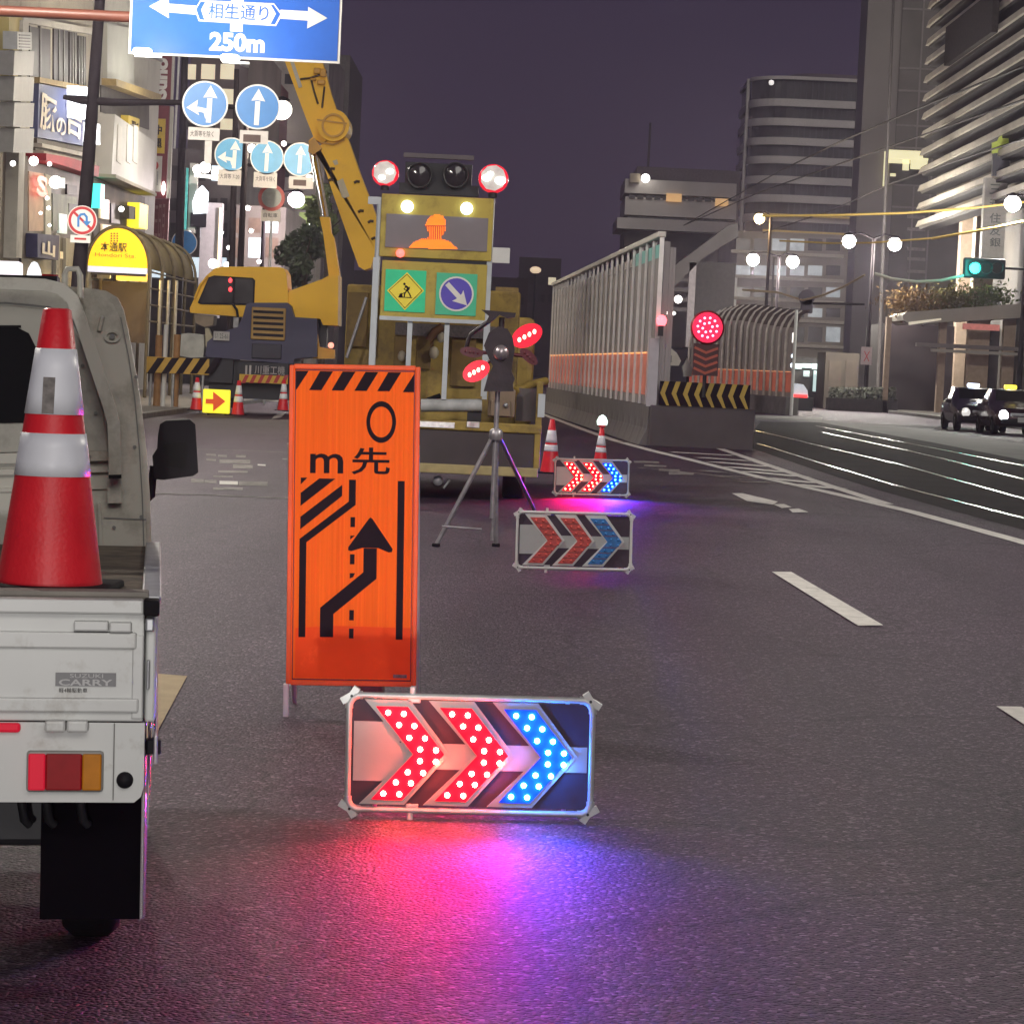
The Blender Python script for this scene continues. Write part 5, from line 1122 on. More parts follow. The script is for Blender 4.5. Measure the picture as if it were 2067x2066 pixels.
FB().fx([(60, 155), (172, 176), (172, 186), (60, 166)], .30).build('cornice', M('ochre_trim', (.36, .26, .10), .7, var=.2), bA, True)
sbA = FB().fx([(64, 168), (171, 190), (168, 296), (61, 276)], .22).build('sign_band', M('sign_band_blue', (.05, .07, .20), .5, var=.2, vs=.8), bA, True)
LET = M('cream_letters', (.75, .66, .52), .5, var=.1)
ftxt('豚', 66, 184, 97, 260, .26, LET, sbA); ftxt('の', 98, 232, 117, 268, .26, LET, sbA); ftxt('吉', 119, 196, 150, 268, .26, LET, sbA)
for u, v, w, h in ((115, 205, 12, 34), (145, 268, 8, 22)):
    FB().fx([(u-w, v-h), (u+w, v-h+3), (u+w, v+h), (u-w, v+h-3)], .8, thick=-.5).build('sign_lamp', M('shop_lamp_lit', (.9, .9, .95), .3, var=0, emit=(.9, .93, 1), es=2.6), bA, True)
for (v0_, v1_, o_, m_) in ((278, 288, .25, M('dark_trim', (.10, .08, .05), .7, var=.3)), (288, 296, .40, PALEF), (296, 303, .20, M('dark_trim', (.1, .08, .05))), (303, 309, .45, CREAM)):
    FB().fx([(58, v0_), (168, v0_+24), (168, v1_+24), (58, v1_)], o_).build('cornice', m_, bA, True)
FB().fx([(53, 308), (100, 316), (165, 334), (163, 356), (100, 336), (53, 322)], .6).build('awning', M('red_awning', (.42, .015, .03), .6, var=.25, vs=1), bA, True)
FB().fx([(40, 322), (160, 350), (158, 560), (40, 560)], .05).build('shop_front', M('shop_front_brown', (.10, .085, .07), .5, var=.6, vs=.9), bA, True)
for u0_, u1_, v0_, v1_, m_ in ((48, 78, 345, 466, M('orange_brown_timber', (.42, .27, .16), .6, var=.2, vs=2)), (20, 46, 310, 520, M('dark_trim', (.1, .08, .05))), (104, 112, 470, 560, PALEF), (124, 150, 480, 560, CREAM), (82, 94, 350, 480, M('pale_strip', (.45, .43, .33), .6))):  # first pillar is plain orange-brown timber
    FB().fx([(u0_, v0_), (u1_, v0_+5), (u1_, v1_), (u0_, v1_)], .15).build('pillar', m_, bA, True)
FB().fx([(100, 390), (150, 398), (150, 465), (100, 465)], .10).build('planting_window', M('green_window', (.10, .13, .06), .5, var=.7, vs=1.5), bA, True)
NEON = M('red_neon_lit', (.9, .1, .05), .4, var=0, emit=(1, .09, .05), es=2.0)
ftxt('S', 52, 350, 72, 392, .35, NEON, bA, bold=.03)
bb = FB().fx([(42, 470), (88, 474), (85, 524), (42, 518)], .5).build('sign_box', M('navy_sign', (.03, .03, .10), .5, var=.2), bA, True); ftxt('山', 50, 482, 76, 512, .54, LET, bb, bold=.04)
LMPW = M('small_lamp_lit', (.95, .95, .95), .3, var=0, emit=(1, .95, .88), es=7)
for u, v, r in ((112, 368, .20), (68, 325, .14), (100, 331, .07), (95, 400, .06), (98, 420, .06), (100, 455, .05), (26, 330, .08), (82, 430, .05)): MB().ball(FP(u, v, XF+.6), r, 10).build('wall_lamp', LMPW, bA, True)
for u, v, w_ in ((125, 130, 280), (60, 380, 150), (-10, 20, 50)): light('POINT', FP(u, v)+Vector((3.2, 0, 0)), w_, (1, .92, .78), bA, .2)  # added free-floating lights brighten this facade, no fixtures stand there
for i, (u0_, v0_, u1_, v1_) in enumerate(((84, 352, 96, 372), (100, 356, 124, 378), (128, 372, 148, 392), (84, 400, 96, 430), (112, 430, 128, 470), (132, 410, 150, 440), (96, 505, 120, 520), (128, 520, 150, 540))):
    FB().fx([(u0_, v0_), (u1_, v0_+3), (u1_, v1_+2), (u0_, v1_)], .12).build('shop_window', (LITS, LITS2, WINB)[i % 3], bA, True)
vp = T('hanging_sign', 'long grey vertical hanging sign with small louvred box above it', 'shop sign', FP(46, 310, XF+.7))
for i in range(4): FB().fx([(28, 103+i*52), (68, 104+i*52), (65, 153+i*52), (25, 152+i*52)], .02, XF+.8, .4).build('sign_panel', M('grey_sign_panel', (.20, .195, .18), .5, var=.12), vp, True)
FB().fx([(35, 64), (64, 66), (64, 101), (35, 100)], 0, XF+.8, .4).build('louvre_box', GREYP, vp, True)
for i in range(5): FB().fx([(38, 70+i*6), (60, 71+i*6), (60, 73+i*6), (38, 72+i*6)], .02, XF+.8, .05).build('louvre', DARKM, vp, True)
yc = FB().fx([(0, 30), (28, 34), (18, 180), (0, 172)], .25).build('painted_lit_column', M('wall_painted_yellow_glow', (.50, .40, .12), .7, var=.25, vs=1), bA, True)  # yellow lamplight put into the column colour
FB().fx([(22, 40), (34, 42), (20, 520), (8, 520)], .35).build('corner_column', PALEF, bA, True)
# second building
bB = T('white_band_building', 'pale building with a wide white sign band, next along the street', 'building', (XF, FP(240, 300).y, zb_+.14))
yB0, yB1 = yA1+.3, FP(318, 300).y
FB().b2((XF-12, yB0, zb_), (XF-.02, yB1, 30)).build('wall', PALEF, bB, True)
FB().fx([(208, 46), (262, 58), (262, 182), (208, 160)], .15).build('upper_panel', M('grey_white_panel', (.42, .42, .37), .6, var=.15, vs=.6), bB, True)
FB().fx([(206, 158), (300, 190), (300, 206), (206, 172)], .5).build('cornice', M('ochre_trim', (.36, .26, .1)), bB, True)
FB().fx([(203, 172), (300, 206), (300, 262), (203, 226)], .02).build('window', WINB, bB, True)
fb2 = FB().fx([(197, 229), (282, 286), (277, 388), (190, 350)], .6).build('sign_band', M('white_sign_band', (.52, .50, .46), .5, var=.12, vs=.8), bB, True)
for u in (202, 222, 236): FB().fx([(u, 250), (u+9, 255), (u+7, 330), (u-2, 324)], .63).build('sign_stroke', M('sign_ghost', (.62, .58, .52), .6), fb2, True)
FB().fx([(190, 350), (277, 388), (277, 394), (190, 357)], .75).build('cornice', CREAM, bB, True)
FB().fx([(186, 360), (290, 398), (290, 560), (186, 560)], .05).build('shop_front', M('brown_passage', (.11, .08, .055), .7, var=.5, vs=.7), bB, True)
FB().fx([(255, 408), (273, 414), (271, 462), (253, 458)], .5).build('yellow_sign', M('yellow_sign_lit', (.9, .75, .05), .5, var=.1, emit=(1, .80, .02), es=1.0), bB, True)
FB().fx([(239, 414), (252, 417), (252, 442), (239, 440)], .4).build('round_sign_box', M('dark_trim', (.1, .08, .05)), bB, True)
MB().ball(FP(245, 422, XF+.5), .1, 10).build('wall_lamp', LMPW, bB, True)
for i, (u0_, v0_, u1_, v1_) in enumerate(((196, 400, 214, 440), (218, 410, 236, 450), (275, 425, 290, 455), (200, 452, 230, 470), (276, 470, 292, 500))):
    FB().fx([(u0_, v0_), (u1_, v0_+4), (u1_, v1_+3), (u0_, v1_)], .12).build('shop_window', (LITS, WINB, LITS2)[i % 3], bB, True)
FB().fx([(186, 370), (194, 372), (192, 420), (184, 420)], .3).build('teal_neon', M('teal_neon_lit', (.1, .7, .6), .4, var=0, emit=(.05, .85, .70), es=1.2), bB, True)
for u, v, w_ in ((240, 150, 420), (232, 300, 420)): light('POINT', FP(u, v)+Vector((3.2, 0, 0)), w_, (1, .95, .85), bB, .2)  # added lights without fixtures, set off the wall to brighten it
ylw = FB().fx([(243, 232), (266, 240), (264, 268), (243, 258)], .3).build('yellow_plate', M('yellow_plate', (.55, .40, .06), .5, var=.1), bB, True); ftxt('彩', 247, 240, 262, 262, .34, BLK, ylw)
# projecting signs
HD = 112.0
MAR = M('maroon_sign', (.17, .012, .022), .5, var=.15)
h1 = T('projecting_sign', 'maroon projecting sign with white rotated lettering high on the wall', 'shop sign', P(325, 202, HD)); o = MB().pr(303, 96, 346, 203, HD, .3).build('sign_box', MAR, h1, True)
MB().pr(346, 100, 350, 203, HD-.02, .3).build('edge_trim', PALEF, h1, True); txt('Suno', (310, 118, 338, 200), HD-.03, SIGNW, h1, bold=.05, ang=math.pi/2)
h2 = T('projecting_sign', 'maroon projecting sign with yellow and white panels under the cross arm', 'shop sign', P(320, 398, HD)); o = MB().pr(294, 214, 338, 399, HD, .3).build('sign_box', MAR, h2, True)
MB().pr(340, 216, 346, 399, HD-.02, .3).build('edge_trim', PALEF, h2, True)
MB().pr(302, 240, 333, 309, HD-.04, .06).build('yellow_panel', M('yellow_panel', (.62, .42, .04), .5, var=.08), h2, True)
txt('沖', (306, 252, 327, 272), HD-.05, BLK, h2, bold=.02); txt('縄', (305, 278, 327, 298), HD-.05, BLK, h2, bold=.02)
MB().pr(297, 315, 326, 386, HD-.04, .06).build('white_panel', M('white_sign_panel', (.55, .53, .48), .5, var=.1), h2, True)
MB().pd(310, 334, 10, HD-.06, .02, 24).build('red_disc', M('red_disc', (.45, .05, .04), .5, var=.4, vs=6), h2, True); MB().pr(317, 346, 319, 374, HD-.05, .02).build('small_text', M('small_grey_text', (.3, .3, .3), .6, var=.6, vs=30), h2, True)
MB().ball(P(330, 380, HD-.1), .12, 10, (.6, .6, 2.4)).build('sign_lamp', LMPW, h2, True)
h3 = T('projecting_sign', 'lower maroon sign with pale strokes beside the station canopy', 'shop sign', P(322, 490, HD+6)); MB().pr(306, 372, 340, 490, HD+6, .3).build('sign_box', M('maroon_sign_dim', (.20, .03, .035), .5, var=.2), h3, True)
txt('三日月', (312, 412, 332, 484), HD+5.95, M('dim_rose', (.36, .16, .15), .6), h3)
dp = P(352, 700, HD+3); dpo = T('utility_pole', 'black slim pole beside the maroon projecting signs', 'pole', (dp.x, HD+3, gz(-11)+.14)); t_ = P(374, 90, HD+3); MB().cyl((dp.x+.1, HD+3, gz(-11)), (t_.x, HD+3, t_.z), .22, .14, n=12).build('pole', POLEB, dpo, True)
MB().cyl(P(352, 300, HD+2.6), P(362, 105, HD+2.6), .05).build('conduit', WHITEP, dpo, True)
# blocks farther along
def block(name, label, u0_, u1_, vtop, Y, mat, depth=20, rows=(), lit=None, wmat=WINB, cat='building', vbot=700):
    a, b = P(u0_, 700, Y), P(u1_, 700, Y); zt_ = P((u0_+u1_)/2, vtop, Y).z
    r = T(name, label, cat, ((a.x+b.x)/2, Y, gz(a.x)+.14))
    MB().b2((a.x, Y, gz(a.x)-.2), (b.x, Y+depth, zt_)).build('wall', mat, r, True)
    for (v0_, v1_, n) in rows:
        for i in range(n):
            w = (u1_-u0_)/n; m_ = wmat
            if lit and random.random() < lit[0]: m_ = lit[1]
            MB().pr(u0_+w*(i+.14), v0_, u0_+w*(i+.86), v1_, Y-.05, .12).build('window', m_, r, True)
    return r
DKBR = M('dark_brown_block', (.13, .105, .095), .8, var=.4, vs=.25)
BEI = M('beige_block', (.38, .34, .29), .8, var=.15, vs=.2, dirt=(.20, .17, .14), dirts=.3)
LITW = M('lit_window', (.6, .55, .4), .4, var=.2, vs=1, emit=(1, .86, .58), es=.55)
LITC = M('lit_window_cool', (.6, .65, .7), .4, var=.2, vs=1, emit=(.75, .9, 1), es=.9)
block('office_block', 'dark brown block behind the large blue round signs', 362, 478, 60, 150, DKBR, rows=((130, 160, 3), (180, 210, 3), (240, 262, 3), (330, 352, 3)), lit=(.4, LITW))
bk = block('apartment_block', 'plain beige block behind the lit street lamp and crane boom', 500, 640, 90, 235, BEI, rows=((150, 170, 4), (290, 308, 4), (340, 358, 4)), lit=(.1, LITW))
block('office_block', 'narrow reddish block between the dark and beige ones', 470, 512, 130, 200, M('reddish_block', (.20, .06, .055), .75, var=.2), rows=((150, 185, 1),))
block('shop_block', 'low grey block with brown shutters behind the crane cab', 462, 566, 415, 128, M('grey_shop_block', (.16, .14, .125), .75, var=.4, vs=.5), rows=((440, 470, 3), (480, 520, 3), (540, 570, 5)), lit=(.35, LITC), wmat=M('brown_shutter', (.13, .085, .06), .7, var=.3))
block('office_block', 'pale slim block right of the mast, crossed by the boom cylinder', 640, 682, 110, 260, M('dim_grey_block', (.13, .115, .105), .8, var=.3), rows=((200, 230, 2), (260, 290, 2)))
block('shop_block', 'dark shop block with glowing white vertical sign by the station', 300, 462, 300, 134, M('shop_block_dark', (.08, .07, .065), .7, var=.5, vs=.6), rows=((335, 365, 4), (400, 425, 8), (450, 480, 8), (520, 560, 4)), lit=(.4, LITC))
gsn = T('vertical_sign', 'glowing white vertical sign on a grey pillar behind the station', 'shop sign', (P(415, 600, 126).x, 126, gz(-11)+.14))
MB().pr(402, 410, 444, 640, 126, .8).build('pillar', M('grey_white_pillar', (.40, .38, .39), .6, var=.1), gsn, True)
MB().pr(381, 330, 396, 470, 126, .5).build('side_panel', M('grey_white_panel', (.42, .42, .37)), gsn, True)
MB().pr(384, 430, 416, 458, 125.9, .5).build('black_panel', BLACKP, gsn, True)
MB().pp([(396, 385), (408, 374), (420, 388), (417, 430), (390, 432), (388, 408)], 125.8, .3).build('lit_panel', M('white_sign_lit', (.9, .95, 1), .4, var=.3, vs=3, emit=(.8, .92, 1), es=1.6), gsn, True)
MB().pr(372, 340, 376, 540, 125.8, .2).build('teal_edge', M('teal_edge', (.08, .42, .38), .4, var=.2, emit=(.05, .5, .45), es=.25), gsn, True)
MB().pr(440, 420, 444, 560, 125.9, .2).build('warm_edge', M('warm_edge_lit', (.9, .75, .5), .4, var=.1, emit=(1, .8, .5), es=.7), gsn, True)
MB().ps([(392, 353), (420, 356), (440, 360)], 7, 125.7, .2).build('white_tube', M('tube_white_lit', (.9, .9, .85), .4, var=0, emit=(1, 1, .92), es=2), gsn, True)
for i, (u, v, r) in enumerate(((398, 342, .2), (414, 338, .26), (434, 347, .15), (382, 470, .1), (430, 532, .22), (458, 535, .14), (507, 466, .1), (446, 470, .1), (500, 420, .12), (508, 300, .2), (573, 290, .12), (630, 456, .18), (625, 362, .2), (462, 500, .1), (523, 528, .1))):
    p = P(u, v, 120); o = T('globe_lamp', 'small lit globe lamp among the shop fronts, ' + ('by the glowing sign', 'above the glowing sign', 'end of the white tube', 'left of the grey pillar', 'above the crane cab roof', 'larger of the pair over the cab', 'above the brown shutters', 'beside the grey pillar', 'over the low grey block', 'under the sub plate', 'between two pale round signs', 'left of the lift cylinder', 'under the third round sign', 'on the low block wall', 'over the crane cab rear')[i], 'lamp', p)
    MB().ball(p, r, 10).build('globe', LMPW, o, True)
    MB().cyl(p, p+Vector((0, 1.2, .1)), .03, n=6).build('bracket', DARKM, o, True)
gb = T('green_lit_sign', 'small yellow green lit signs on the wall right of the boom cylinder', 'shop sign', P(640, 480, 140))
for u0_, v0_, u1_, v1_ in ((600, 396, 660, 422), (604, 430, 676, 458), (596, 462, 634, 484), (580, 465, 590, 480), (640, 470, 650, 482)): MB().pr(u0_, v0_, u1_, v1_, 140, .2).build('sign_panel', M('lime_panel_lit', (.35, .45, .12), .5, var=.4, vs=1.5, emit=(.55, .72, .2), es=.28), gb, True)
txt('くすり', (600, 466, 630, 480), 139.9, M('dark_green_ink', (.03, .08, .02), .6), gb)
# ================================================================== STATION ENTRANCE CANOPY
SY = 90.0
sp_ = P(238, 640, SY)
se = T('station_entrance', 'glass station entrance with glowing yellow half-round sign', 'station entrance', (sp_.x, SY, gz(-13)+.14))
cc = P(238.5, 528, SY); R_ = 59.5*SY/FPX; base = P(238.5, 545, SY).z
YLIT = M('yellow_sign_face_lit', (.9, .65, .02), .5, var=.05, vs=1, emit=(1, .60, .005), es=.80)
arc = [(cc.x+R_*math.cos(t), base+.1+R_*1.30*math.sin(t)) for t in [math.pi*i/24 for i in range(25)]]
fp_ = MB().prism(arc, SY-.1, SY).build('half_round_sign', YLIT, se, True)
MB().b2((cc.x-R_, SY-.12, base-.10), (cc.x+R_, SY, base+.09)).build('white_band', M('band_white_lit', (.8, .8, .9), .5, var=.05, emit=(.8, .8, 1), es=.55), fp_, True)
INK = M('sign_ink_brown', (.12, .08, .02), .6)
txt('本通駅', (203, 489, 256, 508), SY-.13, INK, fp_, bold=.015); txt('Hondori Sta.', (192, 511, 274, 519), SY-.13, M('ink_faint', (.45, .25, .05), .6), fp_)
for i in range(3):
    for j in range(4): MB().pr(223+i*6, 470+j*5, 226.5+i*6, 473+j*5, SY-.12, .02).build('logo_square', M('ink_faint', (.45, .25, .05)), fp_, True)
FRM = M('canopy_frame', (.15, .12, .07), .75, 0., var=.2, spec=.2)
for j in range(5):
    y = SY+j*3.2
    MB().tube([(cc.x+(R_+.07)*math.cos(t), y, base+.1+(R_*1.3+.07)*math.sin(t)) for t in [math.pi*i/16 for i in range(17)]], .06, 6).build('arch_rib', FRM, se, True)
    for sx_ in (-1, 1): MB().cyl((cc.x+sx_*(R_+.07), y, gz(-13)), (cc.x+sx_*(R_+.07), y, base+.1), .06, n=8).build('canopy_post', FRM, se, True)
cv = MB(); vs = []
for y in (SY+.02, SY+12.8):
    for i in range(17): t = math.pi*i/16; vs.append((cc.x+R_*math.cos(t), y, base+.1+R_*1.3*math.sin(t)))
cv.add(vs, [(i, i+1, i+18, i+17) for i in range(16)], True); cv.build('canopy_roof', M('canopy_roof_ochre', (.15, .11, .03), .8, var=.4, vs=1, spec=.15), se, True)
for k_ in (0, 1, 2, 3): MB().cyl((cc.x+R_+.07, SY, base+.0-k_*.55), (cc.x+R_+.07, SY+12.8, base-k_*.55), .035, n=6).build('canopy_rail', FRM, se, True)
MB().pr(183, 548, 294, 556, SY, .1).build('lintel', FRM, se, True)
MB().pr(234, 548, 296, 567, SY+.5, .3, .05).build('yellow_light_box', M('amber_box_lit', (.9, .6, .1), .5, var=.05, emit=(1, .62, .08), es=1.5), se, True)
MB().pr(196, 550, 222, 562, SY+.6, .1).build('notice_board', GREYP, se, True)
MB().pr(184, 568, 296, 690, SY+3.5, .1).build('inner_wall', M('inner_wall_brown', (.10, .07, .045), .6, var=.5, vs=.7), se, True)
for u in (300, 316, 331): a = P(u, 560, SY-.5); MB().cyl((a.x, SY-.5+u*.01, gz(-13)), (a.x, SY-.5+u*.01, a.z), .055, n=8).build('handrail_post', M('steel_pale', (.5, .47, .4), .35, .6, var=.2), se, True)
light('POINT', (cc.x, SY+1.5, base-.4), 120, (1, .7, .25), se, .3)
# trees between the crane and the block
def tree(label, u, v, Y, hw, hh, nleaf, col, trunk_v=640, name='street_tree'):
    c = P(u, v, Y); sx_ = hw*Y/FPX; sz_ = hh*Y/FPX
    r = T(name, label, 'tree', (c.x, Y, gz(c.x)))
    tk = MB(); tk.tube([(c.x, Y, gz(c.x)), (c.x+.1, Y, c.z-sz_*.8), (c.x-.1, Y, c.z)], [.16, .12, .05], 8)
    for i in range(7):
        a = random.random()*6.28; e = Vector((c.x+sx_*.7*math.cos(a), Y+sx_*.7*math.sin(a), c.z+sz_*random.uniform(-.3, .7))); tk.tube([(c.x, Y, c.z-sz_*.6), e], [.06, .02], 5)
    tk.build('trunk', M('bark', (.07, .05, .035), .9, var=.3, bump=.4), r, True)
    cl = []
    for i in range(14): cl.append((Vector((random.gauss(0, .45)*sx_, random.gauss(0, .45)*sx_, random.gauss(0, .45)*sz_)), random.uniform(.25, .5)))
    mb = MB()
    for i in range(nleaf):
        q, rr_ = random.choice(cl); d = Vector((random.gauss(0, 1), random.gauss(0, 1), random.gauss(0, 1))); d.normalize(); d *= rr_*random.random()**.4
        p = c+q+Vector((d.x*sx_, d.y*sx_, d.z*sz_)); s_ = random.uniform(.10, .2)
        a = Vector((random.gauss(0, 1), random.gauss(0, 1), random.gauss(0, 1))).normalized(); b = a.orthogonal().normalized()
        mb.add([p-a*s_, p+b*s_*.45, p+a*s_, p-b*s_*.45], [(0, 1, 2, 3)])
    o = mb.build('crown', col, r, True); return r
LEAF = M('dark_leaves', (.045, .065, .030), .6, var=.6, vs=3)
LEAF2 = M('leaves_painted_lit', (.13, .17, .05), .6, var=.5, vs=2)  # paler green puts lamplight into the leaf colour
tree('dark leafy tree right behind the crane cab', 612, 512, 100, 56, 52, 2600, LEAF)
tree('paler tree with painted lamplight behind the crane boom foot', 660, 440, 118, 40, 50, 1800, LEAF2)
# ================================================================== RIGHT SIDE
CONB = M('tower_band_concrete', (.66, .62, .57), .7, var=.15, vs=.15)
DKG = M('tower_glass', (.085, .082, .082), .25, var=.6, vs=.25, stretch=(1, 1, .6))
# curved banded tower
TW = 380.0
k_ = TW/FPX
xa, xb_ = P(1497, 600, TW).x, P(1728, 600, TW).x
tw = T('curved_tower', 'round-cornered tower with pale floor bands right of the dark sky', 'building', ((xa+xb_)/2, TW, gz(3)))
def rcorner(x0, x1, y0, y1, r, n=10):
    pts = [(x0, y1), (x0, y0+r)]+[(x0+r-r*math.cos(t), y0+r-r*math.sin(t)) for t in [math.pi/2*i/n for i in range(1, n+1)]]+[(x1, y0), (x1, y1)]
    return pts
def slab(pts, z0_, z1_):
    n = len(pts); vs = [(p[0], p[1], z0_) for p in pts]+[(p[0], p[1], z1_) for p in pts]
    return MB().add(vs, [list(range(n)), [i+n for i in range(n)][::-1]]+[(i, (i+1) % n, (i+1) % n+n, i+n) for i in range(n)])
core = rcorner(xa+.3, xb_, TW+.6, TW+22, 5.5); bandp = rcorner(xa, xb_, TW, TW+22.5, 6.0)
zt0 = P(1600, 160, TW).z
slab(core, gz(3), zt0).build('glass_core', DKG, tw, True)
vs_ = [155+0, 203, 242, 281, 319, 359, 397, 436, 474, 512, 550, 590]
for i, v in enumerate(vs_):
    z = P(1600, v, TW).z; h = (.35 if i == 0 else .80)
    slab(bandp, z-h, z+h*.3).build('floor_band', CONB, tw, True)
slab(rcorner(xa+6, xb_, TW+4, TW+20, 4), zt0, P(1600, 140, TW).z).build('roof_plant_room', M('plant_room', (.12, .09, .10), .8, var=.2), tw, True)
for i in range(12):
    x = xa+6+i*(xb_-xa-6)/12
    MB().b2((x-.08, TW+.45, gz(3)), (x+.08, TW+.62, zt0)).build('mullion', M('mullion_dark', (.06, .06, .06), .5), tw, True)
MB().cyl((xa-.1, TW+6, gz(3)), (xa-.1, TW+6, zt0+.4), .25, n=8).build('corner_fin', CONB, tw, True)
MB().ball(P(1557, 167, TW-.5), .4, 8).build('roof_lamp', M('roof_lamp_lit', (.8, .8, .8), .3, var=0, emit=(1, .95, .9), es=.9), tw, True)
for v in (437, 470): MB().pr(1540, v-3, 1725, v+1, TW-.6, .3).build('amber_light_strip', M('amber_strip', (.5, .36, .10), .5, var=.2, emit=(1, .65, .15), es=.12), tw, True)
# lamp-lit podium wall in front of the tower
LITP = M('podium_lit_window', (.4, .42, .42), .4, var=.5, vs=1, emit=(.8, .92, 1), es=.22)
pd_ = T('podium_block', 'pale low block lit by the twin street lamps below the tower', 'building', (P(1580, 700, 210).x, 210, gz(3)))
a, b_ = P(1478, 700, 210), P(1702, 700, 210)
MB().b2((a.x, 210, gz(3)), (b_.x, 230, P(1580, 470, 210).z)).build('wall', M('podium_wall', (.25, .225, .19), .75, var=.25, vs=.3), pd_, True)
for v0_, v1_ in ((482, 506), (536, 556), (580, 600), (622, 640), (660, 690)):
    w = (1700-1482)/6
    for i in range(6): MB().pr(1482+w*i+4, v0_, 1482+w*i+w-4, v1_, 209.9, .2).build('window', DKG if random.random() < .75 else LITP, pd_, True)
    MB().pr(1476, v1_+3, 1703, v1_+9, 209.2, .8).build('ledge', M('podium_ledge', (.40, .37, .31), .7, var=.15), pd_, True)
MB().pr(1478, 560, 1486, 660, 209.7, .3).build('white_pipe', WHITEP, pd_, True)
# low stepped building behind the fence
lb = T('stepped_building', 'low grey stepped building with two amber windows behind the steel fence', 'building', (P(1360, 700, 290).x, 290, gz(3)))
YB = 290.0
for (u0_, u1_, v0_, v1_, dy, m_) in ((1278, 1486, 342, 700, 3, 'a'), (1262, 1486, 366, 394, 0, 'b'), (1262, 1486, 402, 438, 0, 'b'), (1246, 1486, 444, 466, -1, 'b'), (1256, 1486, 470, 700, 1, 'c')):
    MB().pr(u0_, v0_, u1_, v1_, YB+dy, 14).build('storey', {'a': M('storey_dark', (.10, .08, .09), .8, var=.3), 'b': M('storey_band', (.60, .56, .52), .8, var=.15, vs=.3), 'c': M('storey_base', (.11, .09, .085), .8, var=.5, vs=.3)}[m_], lb, True)
AMBW = M('amber_window_lit', (.6, .4, .2), .5, var=.35, vs=.8, emit=(1, .56, .22), es=.5)
for u0_, u1_, v0_, v1_ in ((1345, 1376, 391, 407), (1444, 1470, 401, 416)): MB().pr(u0_, v0_, u1_, v1_, YB-.3, .2).build('lit_window', AMBW, lb, True)
for i in range(12): MB().pr(1270+i*17, 393+i*.7, 1282+i*17, 401+i*.7, YB-.15, .2).build('window', DKG, lb, True)
for i in range(12): MB().pr(1268+i*17, 437+i*.7, 1281+i*17, 445+i*.7, YB-.15, .2).build('window', DKG, lb, True)
MB().pr(1272, 350, 1292, 368, YB-1, 2).build('roof_box', M('roof_box_tan', (.36, .30, .22), .6, var=.3), lb, True); MB().ball(P(1303, 360, YB-1.3), .48, 10).build('roof_lamp', LMPW, lb, True)
MB().cyl(P(1308, 342, YB+5), P(1313, 248, YB+5), .14, n=6).build('antenna', M('antenna_dark', (.05, .04, .05), .6), lb, True)
# dark ramp roof and block right of the fence
rp = T('station_roof', 'dark sloping platform roof seen past the near fence end', 'platform roof', (P(1400, 700, 150).x, 150, gz(3)))
MB().pp([(1340, 565), (1345, 548), (1470, 455), (1490, 452), (1490, 478), (1420, 520), (1392, 548), (1360, 580)], 150, 12).build('roof', M('ramp_roof', (.075, .065, .065), .7, var=.3, vs=.5), rp, True)
MB().pr(1388, 530, 1402, 700, 150, .4).build('pillar', M('ramp_pillar', (.25, .22, .23), .7, var=.2), rp, True)
MB().pr(1404, 530, 1482, 660, 155, .6).build('back_wall', M('ramp_wall', (.06, .052, .055), .7, var=.3), rp, True)
for v in (560, 580, 600, 620): MB().pr(1340, v, 1390, v+8, 152, .3).build('beam', M('ramp_beam', (.10, .085, .09), .7, var=.3), rp, True)
MB().ball(P(1369, 604, 149), .22, 10).build('roof_lamp', LMPW, rp, True); MB().ball(P(1354, 632, 149), .18, 8, (1.6, 1, .7)).build('roof_lamp', LMPW, rp, True)
# dark glass tower
DY = 235.0
xa, xb_ = P(1726, 500, DY).x, P(2010, 500, DY).x
dt = T('dark_tower', 'tall dark glass tower rising out of the picture, one office lit', 'building', ((xa+xb_)/2, DY, gz(3)))
MB().b2((xa, DY, gz(3)), (xb_, DY+5, 75)).build('shaft', M('dark_tower_skin', (.25, .225, .20), .5, var=.2, vs=.12), dt, True)
MB().b2((P(1795, 500, DY).x, DY-.3, gz(3)), (xb_, DY, 75)).build('glass_front', M('dark_tower_glass', (.19, .175, .155), .25, var=.35, vs=.2), dt, True)
for v in (20, 140, 185, 255, 300, 375, 420): z = P(1850, v, DY).z; MB().b2((P(1795, 500, DY).x, DY-.36, z-.08), (xb_, DY-.28, z+.08)).build('floor_line', M('floor_line_grey', (.27, .245, .22), .6), dt, True)
for u in (1848, 1882): x = P(u, 300, DY).x; MB().b2((x-.07, DY-.38, gz(3)), (x+.07, DY-.28, 75)).build('mullion', M('floor_line_grey', (.13, .115, .1)), dt, True)
lw_ = MB().pr(1790, 304, 1874, 322, DY-.45, .2).build('lit_office_window', M('office_lit', (.7, .65, .4), .5, var=.35, vs=.5, emit=(1, .92, .55), es=.75), dt, True)
for u0_, v0_, u1_, v1_ in ((1784, 306, 1793, 376), (1793, 322, 1836, 330), (1822, 322, 1835, 344), (1838, 322, 1872, 342), (1797, 350, 1808, 356)): MB().pr(u0_, v0_, u1_, v1_, DY-.48, .2).build('lit_office_window', M('office_lit', (.7, .65, .4)), dt, True)
MB().pr(1796, 330, 1874, 372, DY-.42, .1).build('dim_office_window', M('office_dim', (.07, .065, .05), .4, var=.8, vs=.6), dt, True)
for v in (435, 460, 500, 520, 545): MB().pr(1832, v, 1868, v+6, DY-.5, .3).build('ledge_sign', M('pale_ledge', (.33, .29, .25), .6, var=.3), dt, True)
